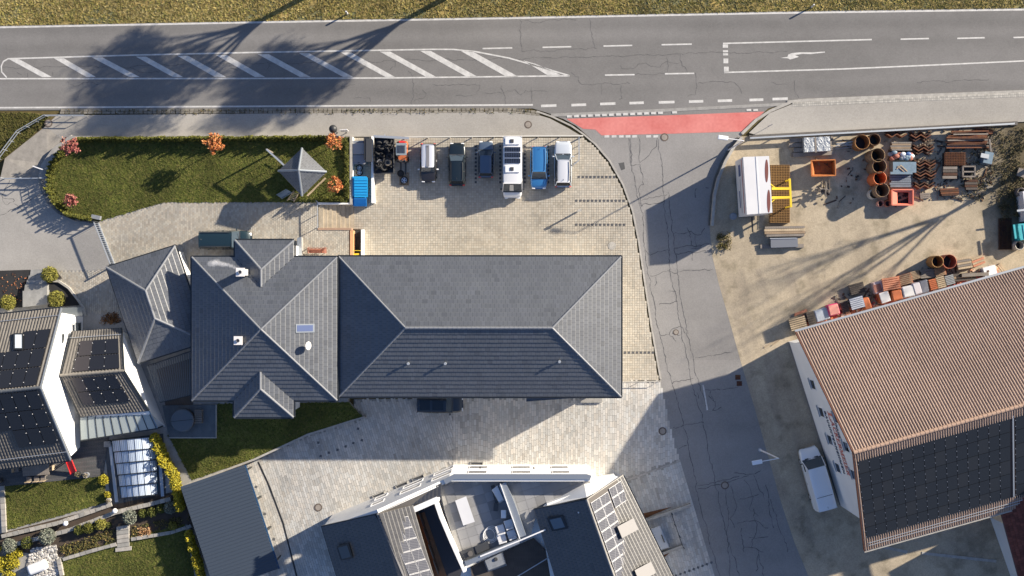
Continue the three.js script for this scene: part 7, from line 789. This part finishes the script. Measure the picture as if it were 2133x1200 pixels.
  pallet(1856, 591, 36, 26, s + .1, 1.3, M.orangePale, 'pale orange crate stack in the front row', M.orange); bag(1843, 619, 26, 24, s, 1.25, M.orange, 'orange sack with white top beside the roof edge', M.tarpWhite); bag(1869, 615, 24, 24, s, 1.1, M.orange, 'plain bright orange sack between the white topped sacks'); pallet(1885, 582, 28, 22, s, 1.0, M.wood, 'orange sided wooden crate behind the white sacks', M.orange); bag(1893, 607, 24, 26, s, 1.2, M.tarpWhite, 'white sack in the row under the eave'); bag(1911, 601, 18, 26, s, 1.15, mat(.42, .42, .48, .5, { map: clothT }), 'pale grey sack right of the white sack', mat(.55, .52, .55, .5)); bag(1926, 597, 18, 26, s, 1.1, mat(.14, .15, .19, .5, { map: clothT }), 'dark grey sack right of the pale grey sack'); pallet(1944, 592, 16, 22, s, 1.2, M.orange, 'orange slatted crate beside the white slatted crate', M.orange); pallet(1959, 588, 18, 24, s, 1.2, M.woodPale, 'white slatted crate right of the orange slatted crate'); pallet(1978, 583, 18, 20, s, .9, mat(.25, .27, .29, .7), 'grey slatted crate at the end of the sack row'); planks('grey boards stacked behind the sacks', 1932, 570, 32, 18, s + .15, 4, .7, M.woodGrey); pallet(1906, 573, 18, 18, s, .8, M.wood, 'small brown crate left of the grey boards');
  ring(1953, 545, .62, 1.4, 'dark standing pipe with yellow side near the hall', mat(.36, .25, .1, .8, { map: rustT })); ring(1978, 545, .74, 1.3, 'reddish standing pipe near the hall', mat(.42, .16, .11, .8, { map: rustT })); pallet(1958, 566, 22, 18, s, .8, M.wood, 'orange brown crate below the two standing pipes', M.orange); planks('weathered boards right of the reddish pipe', 2008, 548, 30, 24, s + .1, 5, .8, [M.woodGrey, M.woodPale]); planks('reddish boards right of the weathered boards', 2036, 544, 26, 18, s - .1, 4, .4, [M.orangePale, M.woodPale]); planks('long grey beam lying across the brown stack', 2028, 572, 62, 8, -.06, 1, .9, M.woodGrey); planks('dark brown beams beneath the long grey beam', 2006, 577, 52, 16, -.1, 3, .6, [M.woodDark, M.wood]); crate('foam_block', 'white foam sheet stack near the right end of the row', 'foam', rq(2056, 567, 26, 24, s), .01, .8, M.whiteGloss, undefined, g => part('stain', qbox(rq(2058, 565, 5, 4, s), .812, .82), M.rustDark, g)); planks('yellow laths at the right end of the row', 2080, 563, 22, 22, .9, 5, .3, M.woodPale);
  // tile debris under the eave
  { const r = rng(41), mb = new MB(), g = thing('tile_debris', 'strip of broken red tiles lying under the hall eave', 'debris', px(1850, 640).setY(.01)); g.userData.kind = 'stuff'; for (let k = 0; k < 760; k++) { const t = r(), u = lerp(1665, 2075, t), v = lerp(688, 577, t) + (k < 420 ? (r() - .5) * 9 : -6 - 26 * r() * r()), p = px(u, v), c = [[.5, .16, .08], [.6, .3, .18], [.45, .1, .08], [.62, .45, .33]][Math.floor(r() * 4)]; mb.color(c); mb.box(p.x, .01, p.z, .15 + .35 * r(), .06 + (k < 420 ? .15 : .45) * r(), .12 + .25 * r(), r() * 3); } part('tile_pieces', mb, mat(1, 1, 1, .9, { vertexColors: true }), g, { kind: 'stuff' }); }
  { const r = rng(43), mb = new MB(); for (let k = 0; k < 900; k++) { let u, v; if (k < 520) { u = 1900 + 165 * r(); v = 272 + 145 * r(); } else if (k < 700) { u = lerp(1720, 2000, r()); v = lerp(640, 560, (u - 1720) / 280) - 14 * r() + (r() - .5) * 22; } else { u = 1700 + 200 * r(); v = 290 + 140 * r(); } if (fbm(u * .05, v * .05, 2) < .45) continue; const p = px(u, v), q = [[.06, .04, .03], [.16, .09, .05], [.2, .18, .15], [.1, .09, .08], [.3, .25, .18]][Math.floor(r() * 5)], w = .7 + .6 * r(); mb.color(q.map(x => x * w)); const L = r() < .3 ? .6 + .8 * r() : .1 + .25 * r(); mb.box(p.x, .01, p.z, L, .04 + .1 * r(), .06 + .14 * r(), r() * 3.1); } const o = part('yard_litter', mb, mat(1, 1, 1, .95, { vertexColors: true }), scene); o.userData = { label: 'scattered offcuts and rubble between the stacks of the builders yard', category: 'rubble', kind: 'stuff' }; }
  const lath = thing('loose_laths', 'two pale laths lying loose on the gravel beside the hall corner', 'laths', px(1607, 716).setY(.01)); part('lath', new MB().bar(px(1592, 724, .05), px(1624, 706, .05), .12, .06), M.woodPale, lath); part('lath', new MB().bar(px(1608, 720, .05), px(1624, 709, .05), .1, .06), M.woodPale, lath);
  const cb = thing('barrel', 'round pale grey drum lid on the gravel by the white site unit', 'drum', px(1526, 451).setY(.01)); part('drum', new MB().cyl(px(1526, 451).setY(.01), px(1526, 451).setY(.3), .36, .36, 20), M.galv, cb); part('lid', new MB().cyl(px(1526, 451).setY(.3), px(1526, 451).setY(.34), .38, .36, 20), M.tarpGrey, cb);
  const kl = structure('edging_stones', new MB().prism(offsetLine(pxs([[1838, 1139], [1890, 1150]]), .3), .01, .06).prism(offsetLine(pxs([[1920, 1152], [2075, 1169]]), .3), .01, .06), M.kerb);
}
// ================= LOWER LEFT GARDENS =================
{
  const Y = T, top = y => Y + y;
  const beds = structure('garden_bed', new MB().prism(pxs([[0, 1112], [232, 1052], [385, 1020], [400, 1090], [270, 1120], [128, 1160], [0, 1145]], Y), Y + .002, Y + .05), M.soil);
  structure('planting_bed', new MB().prism(pxs([[-60, 566], [62, 562], [52, 640], [-60, 645]], Y), Y + .012, Y + .06), mat(.03, .03, .032, 1, { map: fineT })); structure('planting_bed', new MB().prism(pxs([[95, 585], [125, 588], [150, 610], [166, 636], [100, 640]], Y), Y + .012, Y + .06), mat(.03, .03, .032, 1, { map: fineT })); structure('planting_bed', new MB().prism(pxs([[62, 562], [115, 561], [130, 580], [95, 586], [62, 590]], Y), Y + .012, Y + .05), mat(.05, .045, .042, 1, { map: fineT }));
  const es = thing('entrance_steps', 'broad grey slab steps leading to the modern house', 'steps', px(75, 600, Y)); for (const [q, h, k] of [[[[64, 562], [88, 560], [92, 575], [62, 575]], .1, 1], [[[60, 574], [94, 574], [94, 584], [58, 584]], .22, .9], [[[56, 583], [97, 582], [97, 593], [54, 594]], .34, 1.05], [[[52, 593], [98, 591], [98, 605], [50, 607]], .46, .92], [[[47, 606], [98, 604], [98, 634], [47, 640]], .58, 1]]) part('step', new MB().prism(pxs(q, Y + h), Y, Y + h), mat(.33 * k, .33 * k, .32 * k, .85, { map: fineT }), es);
  const cw = thing('curved_kerb', 'curved pale kerb wall beside the modern house entrance', 'wall', px(150, 610, Y)); part('kerb_stone', new MB().prism(offsetLine(pxs([[100, 585], [122, 586], [143, 600], [160, 622], [174, 640], [178, 658]], Y + .2), .22), Y, Y + .25), M.kerb, cw);
  const lw = rng(33), lv = new MB(); for (let i = 0; i < 130; i++) { const q = px(232 + 22 * (lw() + lw() - 1), 664 + 14 * (lw() + lw() - 1), Y); leafClump(lv, V3(q.x, Y + .06, q.z), .18, .05, 5, .09, lw, [[.22, .10, .03], [.16, .07, .03], [.3, .15, .05]]); } for (let i = 0; i < 60; i++) { const q = px(-5 + 70 * lw(), 570 + 60 * lw(), Y); leafClump(lv, V3(q.x, Y + .08, q.z), .12, .03, 3, .08, lw, [[.35, .13, .06], [.4, .2, .1]]); } const lo = part('fallen_leaves', lv, leafMat, scene); lo.userData = { label: 'brown fallen leaves heaped beside the garage and scattered over the beds', category: 'leaves', kind: 'stuff' };
  { const r = rng(91), mb = new MB(); for (let i = 0; i < 900; i++) { const t = r(), left = i < 520, u = left ? lerp(128, 242, t) : lerp(275, 396, t), v = (left ? lerp(1150, 1112, t) : lerp(1108, 1080, t)) + (r() - .5) * (left ? 26 : 20); if (fbm(u * .07, v * .07, 2) < .4) continue; const p = px(u, v, Y); leafClump(mb, V3(p.x, Y + .1 + .12 * r(), p.z), .16, .1, 4, .07, r, [[.09, .09, .025], [.13, .12, .03], [.06, .065, .02], [.25, .18, .06]]); } for (let i = 0; i < 160; i++) { const p = px(302 + 16 * (r() - .5) * 1.6, 1107 + 10 * (r() - .5) * 1.6, Y); leafClump(mb, V3(p.x, Y + .3 * r(), p.z), .12, .1, 3, .08, r, [[.42, .26, .12], [.5, .34, .2], [.36, .18, .08]]); } part('ground_cover', mb, leafMat, beds, { kind: 'stuff' }); }
  // deck, table, chairs
  const dk = thing('timber_deck', 'dark timber deck behind the modern house', 'deck', px(110, 970, Y)); for (let k = 0; k < 26; k++) { const t0 = k / 26, t1 = (k + .92) / 26; part('board', new MB().prism(pxs([[-40, lerp(945, 1018, t0)], [lerp(228, 214, t0), lerp(905, 992, t0)], [lerp(228, 214, t1), lerp(905, 992, t1)], [-40, lerp(945, 1018, t1)]], Y), Y + .02, Y + .10), k % 3 ? mat(.10, .105, .11, .8, { map: woodT }) : mat(.12, .12, .125, .8, { map: woodT }), dk); }
  const tb = thing('garden_table', 'long grey wooden table on the timber deck', 'table', px(75, 985, Y)); part('tabletop', new MB().prism(pxs([[47, 970], [103, 965], [104, 988], [49, 992]], Y + .75), Y + .82, Y + .88), M.woodGrey, tb); for (const [u, v] of [[51, 972], [99, 969], [100, 986], [53, 989]]) part('leg', new MB().bar(px(u, v, Y + .1), px(u, v, Y + .82), .09), M.woodGrey, tb);
  const ch = thing('deck_chair', 'grey wooden chair at the table, leftmost on the lawn side', 'chair', px(64, 997, Y + .1).setY(Y + .1), 'chairs at the garden table', true); part('seat', new RoundedBoxGeometry(.5, .07, .5, 2, .02).translate(0, .42, 0), M.woodGrey, ch); part('backrest', new RoundedBoxGeometry(.5, .5, .06, 2, .02).translate(0, .68, .24), M.woodPale, ch); for (const [a, b] of [[-1, -1], [1, -1], [-1, 1], [1, 1]]) part('leg', new MB().bar(V3(a * .21, 0, b * .21), V3(a * .21, .4, b * .21), .05), M.woodGrey, ch); clone(ch, px(80, 996, Y + .1).setY(Y + .1), .05, 'grey wooden chair at the table, middle on the lawn side'); clone(ch, px(94, 995, Y + .1).setY(Y + .1), .05, 'grey wooden chair at the table, rightmost on the lawn side'); clone(ch, px(112, 972, Y + .1).setY(Y + .1), Math.PI / 2, 'grey wooden chair at the right end of the table'); clone(ch, px(38, 977, Y + .1).setY(Y + .1), -Math.PI / 2, 'grey wooden chair at the left end of the table');
  const rs = thing('red_slide', 'bright red childrens slide on the deck at the house corner', 'slide', px(147, 972, Y)); part('chute', new MB().hex([px(138, 961, Y + 1.1), px(148, 960, Y + 1.1), px(158, 984, Y + .15), px(148, 987, Y + .15)], [px(138, 961, Y + 1.15), px(148, 960, Y + 1.15), px(158, 984, Y + .2), px(148, 987, Y + .2)]), M.red, rs); part('side_rim', new MB().bar(px(137, 961, Y + 1.2), px(147, 988, Y + .25), .06, .16), M.red, rs); part('side_rim', new MB().bar(px(149, 959, Y + 1.2), px(159, 984, Y + .25), .06, .16), M.red, rs); part('ladder', new MB().bar(px(139, 957, Y + .1), px(141, 961, Y + 1.1), .08).bar(px(147, 956, Y + .1), px(147, 960, Y + 1.1), .08), M.plastic, rs);
  const pot = (u, v, r, l, m) => { const p = px(u, v, Y).setY(Y + .1), g = thing('plant_pot', l, 'pot', p); part('pot', new MB().cyl(p, p.clone().setY(Y + .55), r * .75, r, 16), m, g); part('plant', ball(700 + u, r * .8, .2, 120, [[.10, .09, .03], [.15, .13, .06], [.3, .25, .2]], .06).translate(p.x, Y + .5, p.z), leafMat, g); }; pot(167, 986, .36, 'round dark plant pot on the deck edge', M.plastic); pot(183, 988, .32, 'pot of pale flowers beside the dark plant pot', M.tarpGrey); pot(230, 1041, .26, 'small pale planter beside the pool enclosure', M.kerb); pot(4, 1001, .3, 'reddish shrub pot at the left end of the deck', M.plastic);
  // pool enclosure: five telescoping arched bays of clear sheets
  const pe = thing('pool_enclosure', 'arched translucent pool enclosure of five framed bays', 'pool enclosure', px(285, 975, Y)), Lq = t => [lerp(233, 246, t), lerp(918, 1038, t)], Rq = t => [lerp(326, 335, t), lerp(909, 1030, t)], cl = new THREE.MeshPhysicalMaterial({ color: C(.52, .60, .70), roughness: .28, metalness: 0, clearcoat: .3, side: THREE.DoubleSide });
  for (let b = 0; b < 5; b++) { const t0 = b / 5, t1 = (b + 1) / 5, hB = 1.5 - b * .14, arc = (s, t, o = 0) => { const l = Lq(t), r = Rq(t), y = Y + .25 + hB * Math.pow(Math.sin(Math.PI * clamp(s, .0, 1)), .5) * 1 + o, ins = .02 * b; return px(lerp(l[0], r[0], ins + s * (1 - 2 * ins)), lerp(l[1], r[1], s), y); }; for (let k = 0; k < 6; k++) { const mb = new MB(), n = 4; for (let i = 0; i < n; i++) { const a = (k + i / n) / 6 + .003, c = (k + (i + 1) / n) / 6 - .003; mb.quad(arc(a, t0 + .004), arc(c, t0 + .004), arc(c, t1 - .004), arc(a, t1 - .004)); } part('clear_sheet', mb, cl, pe); } const fr = new MB(); for (let i = 0; i < 24; i++) { fr.bar(arc(i / 24, t1, .02), arc((i + 1) / 24, t1, .02), .09, .07); if (b === 0) fr.bar(arc(i / 24, t0, .02), arc((i + 1) / 24, t0, .02), .09, .07); } part('arch_frame', fr, M.gutter, pe); for (let k = 1; k < 6; k++) part('glazing_bar', new MB().bar(arc(k / 6, t0, .012), arc(k / 6, t1, .012), .045, .04), M.gutter, pe); }
  for (const q of [[229, 921, 243, 1046], [329, 909, 339, 1034]]) part('track', new MB().bar(px(q[0], q[1], Y + .1), px(q[2], q[3], Y + .1), .32, .12), M.galv, pe); part('pool_water', new MB().prism(pxs([[240, 922], [322, 914], [330, 1024], [252, 1032]], Y), Y + .03, Y + .06), mat(.03, .12, .2, .05), pe); part('pool_surround', new MB().prism(pxs([[216, 918], [340, 903], [346, 1040], [232, 1056]], Y), Y + .012, Y + .04), mat(.07, .08, .09, .8, { map: fineT }), pe);
  crate('pump_box', 'pale square pump box at the head of the pool enclosure', 'box', rq(224, 925, 11, 11), Y + .05, .3, M.kerb, undefined, g => part('lid', qbox(rq(224, 925, 12, 12), Y + .36, Y + .4), M.concrete, g));
  // retaining walls of stone blocks
  const sw = (label, pts, w, h) => { const g = thing('stone_block_wall', label, 'wall', px(pts[0][0], pts[0][1], Y)), r = rng(pts[0][0] + pts[0][1] + 3), P = pxs(pts, Y + h); for (let i = 0; i < P.length - 1; i++) { const L = P[i].distanceTo(P[i + 1]), n = Math.max(1, Math.round(L / .6)); for (let k = 0; k < n; k++) { const a = P[i].clone().lerp(P[i + 1], (k + .03) / n), b = P[i].clone().lerp(P[i + 1], (k + .97) / n), q = .85 + .3 * r(); part('stone_block', new MB().prism(offsetLine([a, b], w * (.92 + .14 * r())), Y, Y + h - .04 * r()), BLK[Math.floor(r() * 3)], g); } } };
  sw('pale stone block wall below the pool lawn', [[2, 1118], [120, 1090], [232, 1051]], .4, .35); sw('second pale stone block wall along the garden border', [[10, 1140], [140, 1106], [240, 1068], [355, 1040]], .4, .45); sw('grey block wall along the lower lawn, left part', [[130, 1166], [190, 1148], [242, 1134]], .35, .3); sw('grey block wall along the lower lawn, right part', [[272, 1124], [355, 1110], [398, 1096]], .35, .3); sw('short upright block wall beside the pebble bed', [[121, 1165], [128, 1200]], .4, .35); sw('block wall at the left edge of the pool lawn', [[3, 1012], [8, 1110]], .45, .3);
  const sp = thing('slab_path', 'pale stone slab steps crossing the garden border', 'path', px(258, 1120, Y)); for (let k = 0; k < 6; k++) { const v = 1096 + k * 9; part('slab', new MB().prism(pxs([[244 + (k > 4 ? -4 : 0), v + 1], [269 + (k > 4 ? 4 : 0), v - 3], [269 + (k > 4 ? 4 : 0), v + 5.4], [244 + (k > 4 ? -4 : 0), v + 9]], Y + .2), Y + .02, Y + .42 - k * .05), BLK[k % 3], sp); }
  for (const [u, v, l] of [[143, 1087, 'white globe lamp on the lower garden wall, left one'], [245, 1061, 'white globe lamp at the pool corner, right one']]) { const p = px(u, v, Y).setY(Y + .3), g = thing('globe_lamp', l, 'lamp', p); part('globe', new THREE.SphereGeometry(.26, 18, 12).translate(p.x, Y + .75, p.z), M.whiteGloss, g); part('stand', new MB().cyl(p, p.clone().setY(Y + .55), .07, .07, 8), M.galv, g); }
  const pb = structure('pebble_bed', new MB().prism(pxs([[66, 1142], [118, 1134], [124, 1200], [120, 1225], [40, 1225]], Y), Y + .04, Y + .08), mat(.34, .32, .29, .95, { map: grain(1.6, 256, (x, y) => { const k = .55 + .8 * (pf(x, y, 24, 2, 3) - .3); return [k, k, k]; }) })); { const r = rng(77), mb = new MB(); for (let i = 0; i < 500; i++) { const u = 60 + 62 * r(), v = 1136 + 64 * r(), p = px(u, v, Y); if (!inside(pxs([[66, 1142], [118, 1134], [124, 1200], [44, 1215]], Y), p.x, p.z)) continue; const k = .22 + .4 * r(); mb.color([k, k * .96, k * .9]); mb.add(new THREE.IcosahedronGeometry(.07 + .08 * r(), 0).scale(1.2, .6, .9).translate(p.x, Y + .09, p.z)); } part('pebbles', mb, mat(1, 1, 1, .9, { vertexColors: true }), pb, { kind: 'stuff' }); }
  const bq = thing('covered_grill', 'white covered grill standing on the pebble bed', 'grill', px(79, 1181, Y)), bb = new RoundedBoxGeometry(2.0, .75, 1.1, 4, .3); part('cover', bb.rotateY(.35).translate(px(79, 1181, Y + .4).x, Y + .5, px(79, 1181, Y + .4).z), M.whiteGloss, bq); part('foot', new MB().box(px(79, 1181, Y + .1).x, Y + .06, px(79, 1181, Y + .1).z, 1.6, .12, .8, .35), M.plastic, bq);
  // hot tub and its deck
  const hd = thing('tub_deck', 'square blue grey slab deck with white edge beside the south lawn', 'deck', px(395, 880, Y)); part('slab', new MB().prism(pxs([[338, 845], [449, 843], [449, 911], [352, 911]], Y + .2), Y, Y + .2), mat(.13, .15, .165, .8, { map: fineT }), hd); part('edge_trim', new MB().prism(offsetLine(pxs([[352, 912], [450, 912], [450, 843]], Y + .2), .12), Y, Y + .23), M.kerb, hd);
  const ht = thing('hot_tub', 'round dark covered hot tub with wooden step on the slab deck', 'hot tub', px(379, 875, Y).setY(Y + .2)), hc = px(379, 876, Y + 1.1); part('tub', new MB().cyl(V3(hc.x, Y + .2, hc.z), V3(hc.x, Y + 1.05, hc.z), 1.1, 1.15, 30), M.woodDark, ht); part('cover', new MB().cyl(V3(hc.x, Y + 1.05, hc.z), V3(hc.x, Y + 1.15, hc.z), 1.2, 1.1, 30), mat(.09, .11, .13, .6), ht); part('fold_seam', new MB().box(hc.x, Y + 1.15, hc.z, 2.2, .02, .05, .1), M.dark, ht); for (let k = 0; k < 7; k++) part('step_slat', new MB().box(px(412, 868, Y + .6).x + .05, Y + .2 + 0, px(412, 868, Y + .6).z - .6 + k * .2, .75, .5, .15), M.woodGrey, ht);
}
renderer.render(scene, camera);
